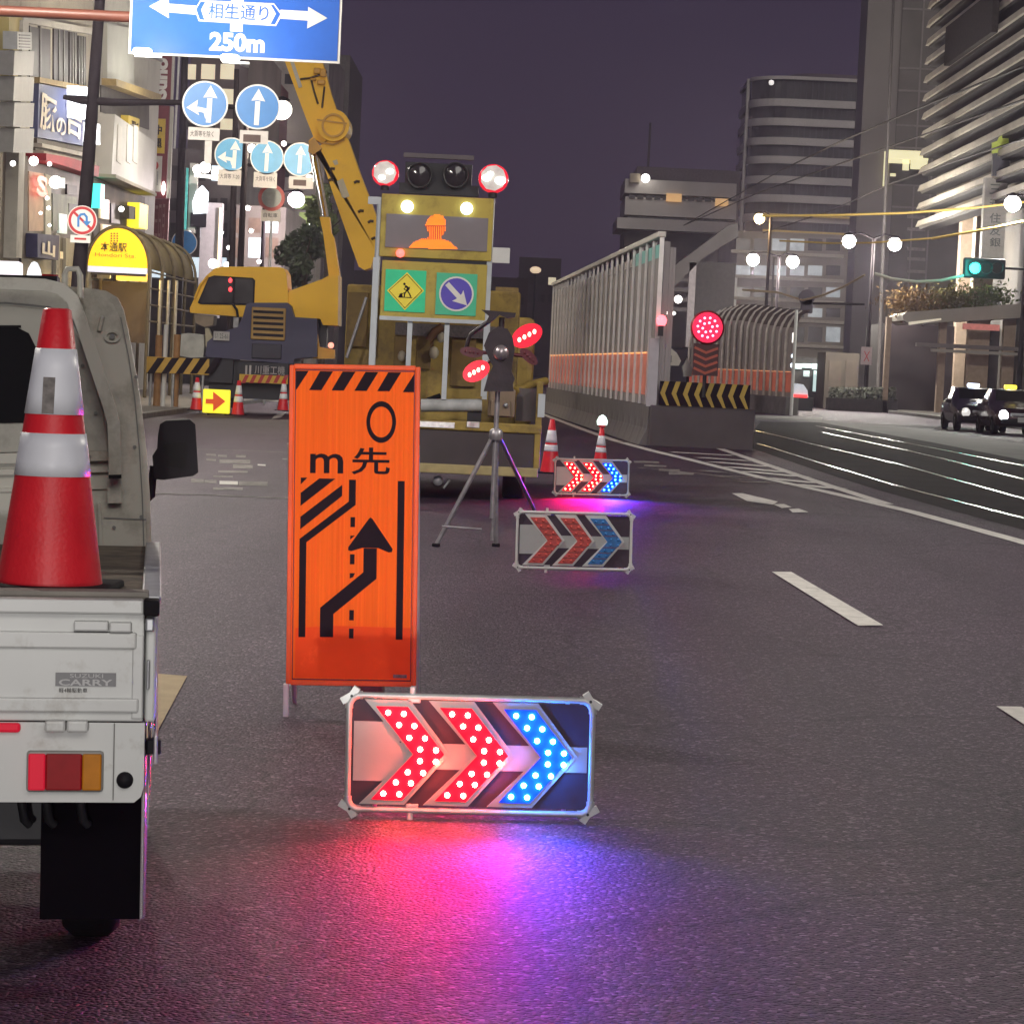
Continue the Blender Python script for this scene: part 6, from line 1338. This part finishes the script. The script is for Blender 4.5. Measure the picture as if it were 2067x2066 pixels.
# louvred building on the street line
XL_ = P(1890, 200, 150).x
lv = T('louvred_building', 'dark building with stacked pale horizontal louvres at the street corner', 'building', (XL_, 140, gz(3)+.14))
def RP(u, v, X=XL_):
    d = ray(u, v); t = X/d.x; return Vector((X, d.y*t, CAMZ+d.z*t))
yl0, yl1 = 100, 150
MB().b2((XL_+.2, yl0, P(1890, 440, 150).z), (XL_+25, yl1-.6, 60)).build('wall', M('louvre_wall', (.035, .032, .034), .4, var=.4, vs=.3), lv, True)
MB().b2((XL_+3, yl0, gz(3)), (XL_+25, yl1-1, P(1890, 440, 150).z)).build('lower_wall', M('lower_wall_grey', (.10, .09, .08), .6, var=.4, vs=.3), lv, True)
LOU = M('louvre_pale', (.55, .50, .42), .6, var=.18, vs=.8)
for i in range(19):
    v = 27+i*35.6-35.6*6
    z = RP(1890, v).z
    if z < RP(1890, 480).z: continue
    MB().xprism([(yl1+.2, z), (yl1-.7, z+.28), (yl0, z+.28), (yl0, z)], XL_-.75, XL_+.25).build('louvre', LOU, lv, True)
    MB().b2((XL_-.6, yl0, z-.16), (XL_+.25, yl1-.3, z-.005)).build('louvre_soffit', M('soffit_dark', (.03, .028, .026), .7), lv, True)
ds = MB().b2((XL_-1.2, 126, RP(1960, 130).z), (XL_-.9, 140, RP(1960, 55).z)).build('dark_screen', M('screen_dark', (.05, .042, .04), .8, var=.3, spec=.1), lv, True)
for u in (1918, 1946): a = RP(u, 420); MB().b2((XL_+.6, a.y-.5, gz(3)), (XL_+1.6, a.y+.5, RP(1918, 360).z)).build('column', M('column_tan', (.36, .27, .20), .7, var=.15), lv, True)
bk_ = T('bank_sign', 'tall grey vertical bank sign with dark characters on the corner building', 'shop sign', P(2005, 560, 126))
MB().pr(1985, 360, 2030, 520, 126, .6).build('sign_board', M('bank_board', (.30, .285, .26), .6, var=.12), bk_, True)
for s_, v0_, v1_ in (('三', 372, 392), ('井', 398, 418), ('住', 430, 450), ('友', 455, 475), ('銀', 480, 498)): txt(s_, (1998, v0_, 2020, v1_), 125.9, M('bank_ink', (.07, .08, .07), .6), bk_, bold=.01)
gsq = T('green_leaf_sign', 'small yellow green angular logo sign above the bank sign', 'shop sign', P(2020, 300, 125))
MB().pp([(2003, 288), (2014, 284), (2018, 276), (2036, 266), (2036, 290), (2024, 296), (2016, 308), (2003, 310)], 125, .2).build('logo', M('lime_logo', (.35, .42, .06), .5, var=.15, emit=(.6, .7, .08), es=.12), gsq, True)
MB().pr(2004, 310, 2038, 355, 125.1, .3).build('backing', M('navy_backing', (.03, .03, .045), .5), gsq, True)
# canopy with planted roof
cn = T('entrance_canopy', 'building entrance canopy with shrubs growing on its roof', 'canopy', (P(1930, 700, 136).x, 136, gz(3)+.14))
MB().pp([(1822, 636), (1830, 630), (2067, 612), (2090, 612), (2090, 640), (1836, 654), (1824, 646)], 136, 5).build('canopy_slab', M('canopy_slab', (.30, .275, .24), .7, var=.2, vs=.6), cn, True)
MB().pp([(1834, 650), (1900, 642), (1900, 646), (1836, 656)], 135.9, .3).build('light_trim', M('trim_lit', (.6, .55, .45), .5, var=.1, emit=(1, .9, .7), es=.4), cn, True)
for u, w in ((1790, 10), (1900, 14), (1957, 14), (2034, 24)): MB().pr(u-w/2, 640, u+w/2, 850, 138, .5).build('canopy_column', M('column_tan', (.36, .27, .2)), cn, True)
MB().pr(1780, 660, 2100, 850, 143, .5).build('glass_lobby', M('lobby_glass', (.018, .014, .015), .4, var=.8, vs=.5, spec=.2), cn, True)
for u0_, u1_, v0_, v1_, m_ in ((1945, 2018, 654, 666, M('red_sign_strip', (.5, .16, .14), .5, var=.4, vs=3, emit=(1, .3, .25), es=.25)), (1850, 2067, 696, 704, M('beam_grey', (.12, .10, .10), .6)), (1880, 2067, 708, 714, M('beam_pale', (.27, .25, .22), .6))): MB().pr(u0_, v0_, u1_, v1_, 135.5, .3).build('fascia', m_, cn, True)
for i in range(3):
    c = P(1850+i*70, 608-i*4, 138)
    s = T('roof_shrub', ('rust brown', 'olive', 'yellow green')[i]+' shrub on the entrance canopy roof, '+('left', 'middle', 'right')[i]+' of three', 'shrub', (c.x, 138, P(1900, 636, 138).z), (0, 0, 0), 'shrubs on the canopy')
    lf = MB()
    for j in range(1700):
        p = Vector((c.x+random.gauss(0, .55)*1.3, 138+random.gauss(0, .6), c.z+random.gauss(0, .36)-.1)); q = Vector((random.gauss(0, 1), random.gauss(0, 1), random.gauss(0, 1))).normalized(); e = q.orthogonal().normalized(); z_ = random.uniform(.06, .15)
        lf.add([p-q*z_, p+e*z_*.5, p+q*z_, p-e*z_*.5], [(0, 1, 2, 3)])
    lf.build('foliage', M(('rust_leaves', 'olive_leaves', 'lime_leaves')[i], ((.15, .09, .03), (.11, .10, .03), (.10, .14, .04))[i], .95, var=.5, vs=2, spec=.05), s, True)
    MB().tube([(c.x, 138, P(1900, 640, 138).z), (c.x, 138, c.z)], .05, 6).build('stem', M('bark', (.07, .05, .035)), s, True)
# ================================================================== STREET LAMPS AND POLES
LAMPM = M('street_lamp_lit', (1, 1, 1), .3, var=0, emit=(1, .97, .88), es=26)
LAMPO = M('amber_street_lamp_lit', (1, .8, .5), .3, var=0, emit=(1, .72, .32), es=14)
PW = 1.7
def street_lamp(label, heads, Y, pole_u, vbase, mat=LAMPM, power=900, r=13, col=(1, .95, .85), arm=True):
    b = P(pole_u, vbase, Y); top = P(pole_u+4, min(h[1] for h in heads)-6, Y)
    o = T('street_lamp', label, 'street lamp', (b.x, Y, gz(b.x)))
    MB().cyl((b.x, Y, gz(b.x)), (b.x, Y, top.z), .13, .08, n=12).build('post', POLEB, o, True)
    for u, v in heads:
        c = P(u, v, Y)
        MB().tube([(b.x, Y, top.z), ((b.x+c.x)/2, Y, top.z+.25), (c.x, Y, c.z+r*Y/FPX*1.05)], .05, 8).build('arm', POLEB, o, True)
        l = MB().ball(c, r*Y/FPX, 14, (1, 1, .95)).build('lamp_globe', mat, o, True)
        MB().lathe([(r*Y/FPX*.75, 0), (r*Y/FPX*.8, .06), (.05, .16)], (c.x, Y, c.z+r*Y/FPX*.85), 14).build('lamp_cap', POLEB, l, True)
        if power: light('POINT', c-Vector((0, .0, r*Y/FPX*1.25)), power*PW, col, o, .2)
    return o
street_lamp('twin white street lamp on the black pole with a white notice', [(1714, 487), (1806, 493)], 140, 1745, 830, power=2600, r=14)
street_lamp('twin white street lamp farther away left of the black pole', [(1520, 524), (1600, 528)], 172, 1558, 800, power=3200, r=13)
street_lamp('amber street lamp above the far twin lamps', [(1533, 441)], 165, 1537, 800, LAMPO, 1800, 11, (1, .7, .3))
street_lamp('bright street lamp before the louvred building at the picture edge', [(2044, 411)], 112, 2052, 860, power=3200, r=17)
street_lamp('big warm street lamp above the left lane beside the boom', [(569, 222)], 86, 476, 760, M('warm_street_lamp_lit', (1, 1, 1), .3, var=0, emit=(1, .90, .74), es=26), 1100, 20, (1, .86, .66))
street_lamp('pinkish street lamp behind the boom cylinder, lower than the other', [(598, 403)], 124, 520, 740, M('pink_street_lamp_lit', (1, 1, 1), .3, var=0, emit=(1, .80, .90), es=22), 1800, 17, (1, .85, .85))
for lab, x, y, pw in (('added unseen street lamp, left pavement behind the viewpoint', -7.2, -11, 400), ('added unseen street lamp, right pavement behind the viewpoint', 9, -6, 800), ('added unseen street lamp, right beside the tram track', 11.8, 20, 3400), ('added unseen street lamp, left pavement beside the white pickup', -10.0, 17, 3000), ('added unseen street lamp, left pavement short of the guide sign', -10.6, 38, 3200), ('added unseen street lamp, left pavement short of the dark sign pole', -11.2, 52, 4200)):
    o = T('street_lamp', lab, 'street lamp', (x, y, gz(x)))  # unseen lamps added to light the near street and the crane
    sx_ = 1 if x < 0 else -1
    MB().cyl((x, y, gz(x)), (x, y, 8.6), .10, .07, n=12).build('post', POLEB, o, True)
    MB().tube([(x, y, 8.5), (x+sx_*.8, y, 8.95), (x+sx_*1.9, y, 9.0)], .045, 8).build('arm', POLEB, o, True)
    MB().box((x+sx_*2.1, y, 9.0), (.6, .25, .10), bev=.03).build('lamp_head', GREYP, o, True)
    MB().box((x+sx_*2.1, y, 8.94), (.45, .18, .03), bev=.005).build('lamp_lens', LAMPM, o, True)
    light('POINT', (x+sx_*2.1, y, 8.8), pw, (1, .93, .82), o, .25)
for nm, lb_, u0_, v0_, u1_, v1_, Y, r in (('utility_pole', 'thin tall grey pole in front of the dark tower', 1772, 780, 1806, -60, 150, .11), ('utility_pole', 'dark pole under the far twin lamps', 1560, 640, 1562, 520, 165, .09)):
    a = P(u0_, v0_, Y); b_ = P(u1_, v1_, Y)
    o = MB().cyl((a.x, Y, gz(a.x)), (b_.x, Y, b_.z), r, r*.7, n=10).build(nm, M('pole_grey', (.16, .145, .14), .8, var=.15, spec=.1)); tag(o, lb_, 'pole')
nt_ = T('pole_notice', 'small white notice plate on the black lamp pole', 'sign', P(1749, 735, 139.6)); MB().pr(1738, 700, 1760, 736, 139.6, .04).build('plate', M('notice_pale', (.45, .38, .40), .5, var=.1), nt_, True); txt('✕', (1744, 708, 1755, 730), 139.55, SIGNR, nt_)
# signal with green lamp
sgm = T('traffic_signal', 'traffic signal with glowing blue-green lamp on an overhead arm', 'traffic signal', (P(2030, 800, 108).x, 108, gz(3)))
MB().pr(1945, 521, 2030, 562, 108, .25, .08).build('signal_housing', DARKM, sgm, True)
for i, u in enumerate((1968, 1990, 2012)):
    c = P(u, 541, 107.95)
    MB().lathe([(.26, -.02), (.27, .10), (.25, .10), (.22, .0)], (c.x, c.y, c.z), 20, 'y').build('visor', DARKM, sgm, True)
    MB().disc((c.x, c.z), .215, 107.9, 107.95, 20).build('lens', M('green_signal_lit', (.1, .9, .75), .3, var=0, emit=(.04, 1, .74), es=5.5) if i == 0 else M('dark_lens', (.03, .01, .01), .3), sgm, True)
MB().cyl(P(2025, 541, 108.2), P(2110, 545, 108.2), .05, n=8).build('arm', POLEB, sgm, True)
a = P(2100, 800, 108.2); MB().cyl((a.x, 108.2, gz(3)), (a.x, 108.2, P(2100, 520, 108).z), .12, n=12).build('post', POLEB, sgm, True)
light('POINT', P(1968, 541, 107.4), 110, (.05, 1, .8), sgm, .2)
# far blank back of a signal
o = T('traffic_signal', 'dark back of a round traffic signal left of the black pole', 'traffic signal', (P(1628, 800, 120).x, 120, gz(3))); MB().pd(1629, 600, 16, 120, .3, 20).pr(1617, 602, 1641, 632, 120, .3, .05).build('signal_housing', M('signal_back', (.03, .022, .035), .6), o, True)
MB().cyl(P(1640, 612, 120.2), P(1745, 614, 120.2), .05, n=8).build('arm', POLEB, o, True)
# overhead wires: yellow insulated spans and thin contact wires
WY = M('yellow_insulator_tube', (.50, .34, .08), .5, var=.12); WG = M('wire_grey', (.07, .06, .058), .8, var=.1, spec=.1)
def wire(lab, pts, Y0_, Y1_, r, mat, sag=0):
    n = len(pts); q = [P(u, v, Y0_+(Y1_-Y0_)*i/(n-1)) for i, (u, v) in enumerate(pts)]
    pp_ = []
    for a, b in zip(q, q[1:]):
        for j in range(6): t = j/6; p = a.lerp(b, t); p.z -= sag*4*t*(1-t); pp_.append(p)
    pp_.append(q[-1]); o = MB().tube(pp_, r, 6).build('overhead_wire', mat); tag(o, lab, 'wire', 'overhead wires over the tram line')
wire('upper yellow span wire crossing the dark tower', [(1538, 436), (1700, 434), (1830, 430), (1975, 419), (2100, 404)], 118, 118, .055, WY)
wire('yellow span wire crossing the bank sign', [(1880, 482), (1960, 468), (2015, 458), (2100, 440)], 112, 112, .055, WY)
wire('short yellow span wire left of the twin lamp', [(1574, 486), (1680, 491), (1760, 490), (1880, 481)], 125, 118, .04, WY)
wire('thick white cable loop right of the black pole', [(1765, 552), (1800, 563), (1850, 569), (1900, 566), (1945, 556)], 108, 108, .065, M('white_cable', (.62, .58, .48), .5, var=.1))
wire('ochre cable sagging left of the black pole', [(1745, 555), (1700, 580), (1655, 598), (1620, 606), (1570, 590), (1500, 585)], 112, 125, .05, M('ochre_cable', (.42, .33, .20), .5, var=.1))
wire('highest contact wire crossing both towers', [(1380, 455), (1480, 398), (1580, 342), (1700, 284), (1880, 208), (2100, 120)], 260, 90, .045, WG)
wire('middle contact wire crossing the dark tower', [(1380, 455), (1540, 385), (1720, 322), (1900, 260), (2100, 190)], 240, 95, .045, WG)
wire('lower contact wire near the lit office', [(1480, 490), (1680, 424), (1800, 370), (1930, 325), (2100, 270)], 220, 100, .04, WG)
# ================================================================== PARKED CARS AND FURNITURE AT RIGHT
def car(label, u, v, Y, paint, roof=None, yaw=0, flip=1):
    b = P(u, v, Y); r = T('car', label, 'car', (b.x, Y, gz(3)), (0, 0, yaw), 'cars waiting on the far carriageway')
    sec = [(0, [(-.80, .35), (-.84, .55), (-.80, .72), (-.45, .80)]), (.35, [(-.84, .30), (-.86, .6), (-.83, .80), (-.5, .90)]), (1.2, [(-.85, .25), (-.87, .6), (-.84, .88), (-.6, .98)]),
           (1.7, [(-.85, .25), (-.87, .6), (-.84, .92), (-.62, 1.2)]), (2.2, [(-.85, .25), (-.87, .6), (-.83, .95), (-.60, 1.48)]), (3.2, [(-.85, .25), (-.87, .6), (-.83, .97), (-.60, 1.50)]), (3.9, [(-.84, .3), (-.86, .6), (-.82, .95), (-.62, 1.1)]), (4.3, [(-.8, .35), (-.82, .6), (-.78, .9), (-.5, .98)])]
    mb = MB(); ring = []
    for y, h in sec: ring.append([(x, y, z) for x, z in h]+[(-x, y, z) for x, z in h[::-1]])
    n = 8; vs = [p for g in ring for p in g]
    mb.add(vs, [(i*n+k, i*n+(k+1) % n, (i+1)*n+(k+1) % n, (i+1)*n+k) for i in range(len(ring)-1) for k in range(n)]+[list(range(n))[::-1], [len(vs)-n+k for k in range(n)]], True)
    body = mb.build('body', paint, r)
    MB().add([(-.66, 1.30, 1.0), (.66, 1.30, 1.0), (.56, 2.12, 1.46), (-.56, 2.12, 1.46)], [(0, 1, 2, 3)]).build('windscreen', GLASSD, r)
    for sx_ in (-1, 1):
        h = MB().lathe([(.17, -.05), (.17, .01), (.12, .04), (0, .05)], (sx_*.62, .02, .64), 14, 'y').build('headlight', M('headlamp_lit', (.95, .97, 1), .3, var=0, emit=(.9, .95, 1), es=16) if sx_*flip > 0 else M('headlamp_glint', (.8, .8, .8), .2, .4, var=.2, emit=(1, .95, .9), es=.6), r)
        for y in (.75, 3.45): wheel(r, (sx_*.78, y, .31), .31, .2, STEEL)
        MB().box((sx_*1.0, 1.5, 1.0), (.2, .12, .14), bev=.03).build('door_mirror', paint, r)
        MB().b2((sx_*.845-.01, 1.9, .98), (sx_*.845+.0, 3.4, 1.0)).build('window_trim', STEEL, r)
    MB().box((0, -.02, .45), (1.4, .10, .16), bev=.03).build('bumper', BLACKP, r); MB().box((0, -.08, .52), (.34, .02, .17)).build('number_plate', GREYP, r)
    MB().box((0, -.01, .68), (.8, .08, .10), bev=.02).build('front_grille', STEEL, r)
    if roof: MB().box((0, 2.5, 1.58), (.42, .16, .13), bev=.04).build('roof_sign', roof, r)
    return r
car('dark car with one bright headlamp and lit roof lamps behind the tracks', 1984, 878, 92, M('car_dark_paint', (.03, .022, .03), .25, .3, var=.1, coat=.6), M('roof_sign_lit', (.9, .9, 1), .3, var=0, emit=(.62, .74, 1), es=7))
car('dark taxi with yellow roof lamp cut by the picture edge', 2062, 884, 88, M('car_maroon_paint', (.045, .02, .025), .25, .3, var=.1, coat=.6), M('taxi_lamp_lit', (.9, .8, .1), .3, var=0, emit=(1, .80, .04), es=3), flip=-1)
lp_ = M('orange_pylon_painted_glow', (.75, .08, .03), .5, var=.1, emit=(1, .1, .03), es=.25)  # post glow painted in by emission, it carries no lamp
a = P(1931, 850, 112); o = T('delineator_post', 'orange flexible post standing left of the dark car', 'delineator', (a.x, 112, gz(3))); MB().lathe([(.12, 0), (.11, .5), (.08, 1.05), (0, 1.12)], (a.x, 112, gz(3)), 14).build('post_body', lp_, o, True); MB().lathe([(.2, 0), (.2, .05), (.1, .06)], (a.x, 112, gz(3)), 14).build('post_base', RUBBER, o, True)
pl2 = T('planter_hedge', 'dark low planter box with clipped hedge below the black pole', 'planter', (P(1735, 840, 138).x, 138, gz(3)+.14))
MB().pr(1672, 806, 1812, 842, 138, 1.2).build('planter_box', M('planter_stone', (.05, .045, .042), .8, var=.3), pl2, True)
lf = MB()
for j in range(1500):
    p = P(random.uniform(1674, 1808), random.uniform(782, 808), 138+random.uniform(0, 1.1)); q = Vector((random.gauss(0, 1), random.gauss(0, 1), random.gauss(0, 1))).normalized(); e = q.orthogonal().normalized(); z_ = random.uniform(.06, .13); lf.add([p-q*z_, p+e*z_*.5, p+q*z_, p-e*z_*.5], [(0, 1, 2, 3)])
lf.build('hedge_foliage', M('hedge_leaves', (.035, .04, .022), .7, var=.5, vs=3), pl2, True)
block('kiosk', 'tan shuttered kiosk behind the planter hedge', 1668, 1736, 712, 144, M('kiosk_tan', (.06, .048, .036), .7, var=.3, vs=1), 4, rows=((728, 790, 2),), wmat=M('kiosk_panel', (.075, .058, .044), .7, var=.3, vs=2))
block('ticket_hall', 'dark recessed hall with faint lamps right of the black pole', 1775, 1880, 655, 150, M('hall_dark', (.035, .028, .028), .6, var=.4), 6, rows=((690, 720, 2), (735, 790, 3)), lit=(.3, M('hall_dim_lit', (.3, .3, .28), .5, var=.5, vs=2, emit=(.9, .9, .85), es=.12)))
cvn = block('convenience_shop', 'bright little shop seen past the ribbed enclosure end', 1603, 1668, 722, 150, M('shop_dark', (.05, .045, .042), .7, var=.4), 6)
for u0_, u1_, v0_, v1_, e_ in ((1606, 1618, 734, 744, 2.2), (1620, 1638, 734, 742, 1.6), (1640, 1650, 734, 745, 2), (1652, 1666, 732, 741, 2.2), (1642, 1650, 748, 790, .7), (1652, 1662, 764, 788, 1.), (1622, 1634, 748, 760, .4)): MB().pr(u0_, v0_, u1_, v1_, 149.8, .2).build('lit_panel', M('shop_lit_%d' % int(e_*10), (.7, .8, .8), .4, var=.4, vs=2, emit=(.75, 1, .95), es=e_), cvn, True)
vn = T('distant_car', 'far white car roof with painted glow at the enclosure end', 'car', (P(1613, 805, 130).x, 130, gz(3)))
MB().pp([(1599, 790), (1604, 780), (1610, 774), (1622, 776), (1630, 788), (1631, 800), (1600, 800)], 130, 3.5).build('body', M('van_white_painted_glow', (.6, .62, .66), .4, var=.2, emit=(.8, .9, 1), es=.35), vn, True)  # light on the car put in as emission of the whole body
MB().pr(1600, 796, 1630, 802, 129.9, .1).build('tail_lamp_strip', M('tail_red_lit', (.8, .05, .05), .3, var=0, emit=(1, .05, .05), es=1.8), vn, True)
MB().b2(P(1602, 815, 129.95)-Vector((0, 0, .4)), P(1628, 801, 133)).build('underbody', DARKM, vn, True)
# murky blocks far down the avenue
for lb_, u0_, u1_, vt, Y, c in (('long dark skyline block behind everything left of the fence', 280, 1120, 640, 520, (.045, .035, .04)), ('long dark skyline block right of the steel fence', 1120, 2067, 610, 480, (.04, .034, .036)), ('far dark block behind the tripod lamp', 985, 1060, 560, 330, (.045, .03, .03)), ('far brown block left of the steel fence end', 1040, 1125, 520, 420, (.05, .035, .036)), ('far low block between crane and sign truck', 640, 790, 545, 300, (.05, .04, .045))):
    block('distant_block', lb_, u0_, u1_, vt, Y, M('distant_%d' % u0_, c, .8, var=.5, vs=.1), 20, rows=((vt+40, vt+55, 4), (vt+75, vt+90, 4)), lit=(.12, LITW))
p = P(1081, 545, 300); o = T('globe_lamp', 'lone tan lamp in the dark gap left of the steel fence top', 'lamp', p); MB().ball(p, .5, 10, (1.3, 1, .8)).build('globe', M('tan_lamp_lit', (.8, .6, .4), .4, var=.2, emit=(1, .75, .5), es=.7), o, True); MB().cyl(p, Vector((p.x, p.y, gz(3))), .12, n=8).build('post', DARKM, o, True)
p = P(1030, 600, 120); o = T('information_board', 'tan lit notice board behind the tripod lamp', 'sign', (p.x, 120, gz(p.x))); MB().pr(1000, 580, 1046, 612, 120, .2).build('board', M('tan_board', (.33, .22, .06), .6, var=.2), o, True); MB().cyl((p.x-.2, 120.1, gz(p.x)), (p.x-.2, 120.1, p.z), .06).build('post', DARKM, o, True)
# ================================================================== ADDED SPOTS behind the viewpoint, aimed at the orange sign and the pickup
hb = T('added_spot_pair', 'added unseen spot pair at headlamp height behind the viewpoint', 'added lamp', (-.1, -.25, gz(0)))
for x, pw_ in ((-.62, 430), (.48, 2300)):
    MB().lathe([(.10, -.12), (.11, 0), (.08, .03), (0, .05)], (x, -.30, .70), 16, 'y').build('lamp_shell', DARKM, hb, True)
    light('SPOT', (x, -.15, .70), pw_, (1, .96, .92), hb, .06, (-.70, 11.75, 1.05) if x > 0 else (-1.6, 7, .9), 9.5 if x > 0 else 44, .8)
# ================================================================== HAZE: added thin volume that lifts the far buildings and lamp glow
hz = MB().b2((-260, -90, -1.4), (260, 640, 84)).build('haze', None or bpy.data.materials.new('added_haze'))
hm = hz.data.materials[0]; hm.use_nodes = True; ht = hm.node_tree
for n_ in list(ht.nodes):
    if n_.type != 'OUTPUT_MATERIAL': ht.nodes.remove(n_)
pv = ht.nodes.new('ShaderNodeVolumePrincipled'); pv.inputs['Color'].default_value = (.84, .76, 1, 1); pv.inputs['Density'].default_value = .00042; pv.inputs['Anisotropy'].default_value = .6
ht.links.new(pv.outputs[0], [n_ for n_ in ht.nodes if n_.type == 'OUTPUT_MATERIAL'][0].inputs['Volume'])
hz['kind'] = 'stuff'; hz['label'] = 'added thin haze over the whole street to lift far tones'
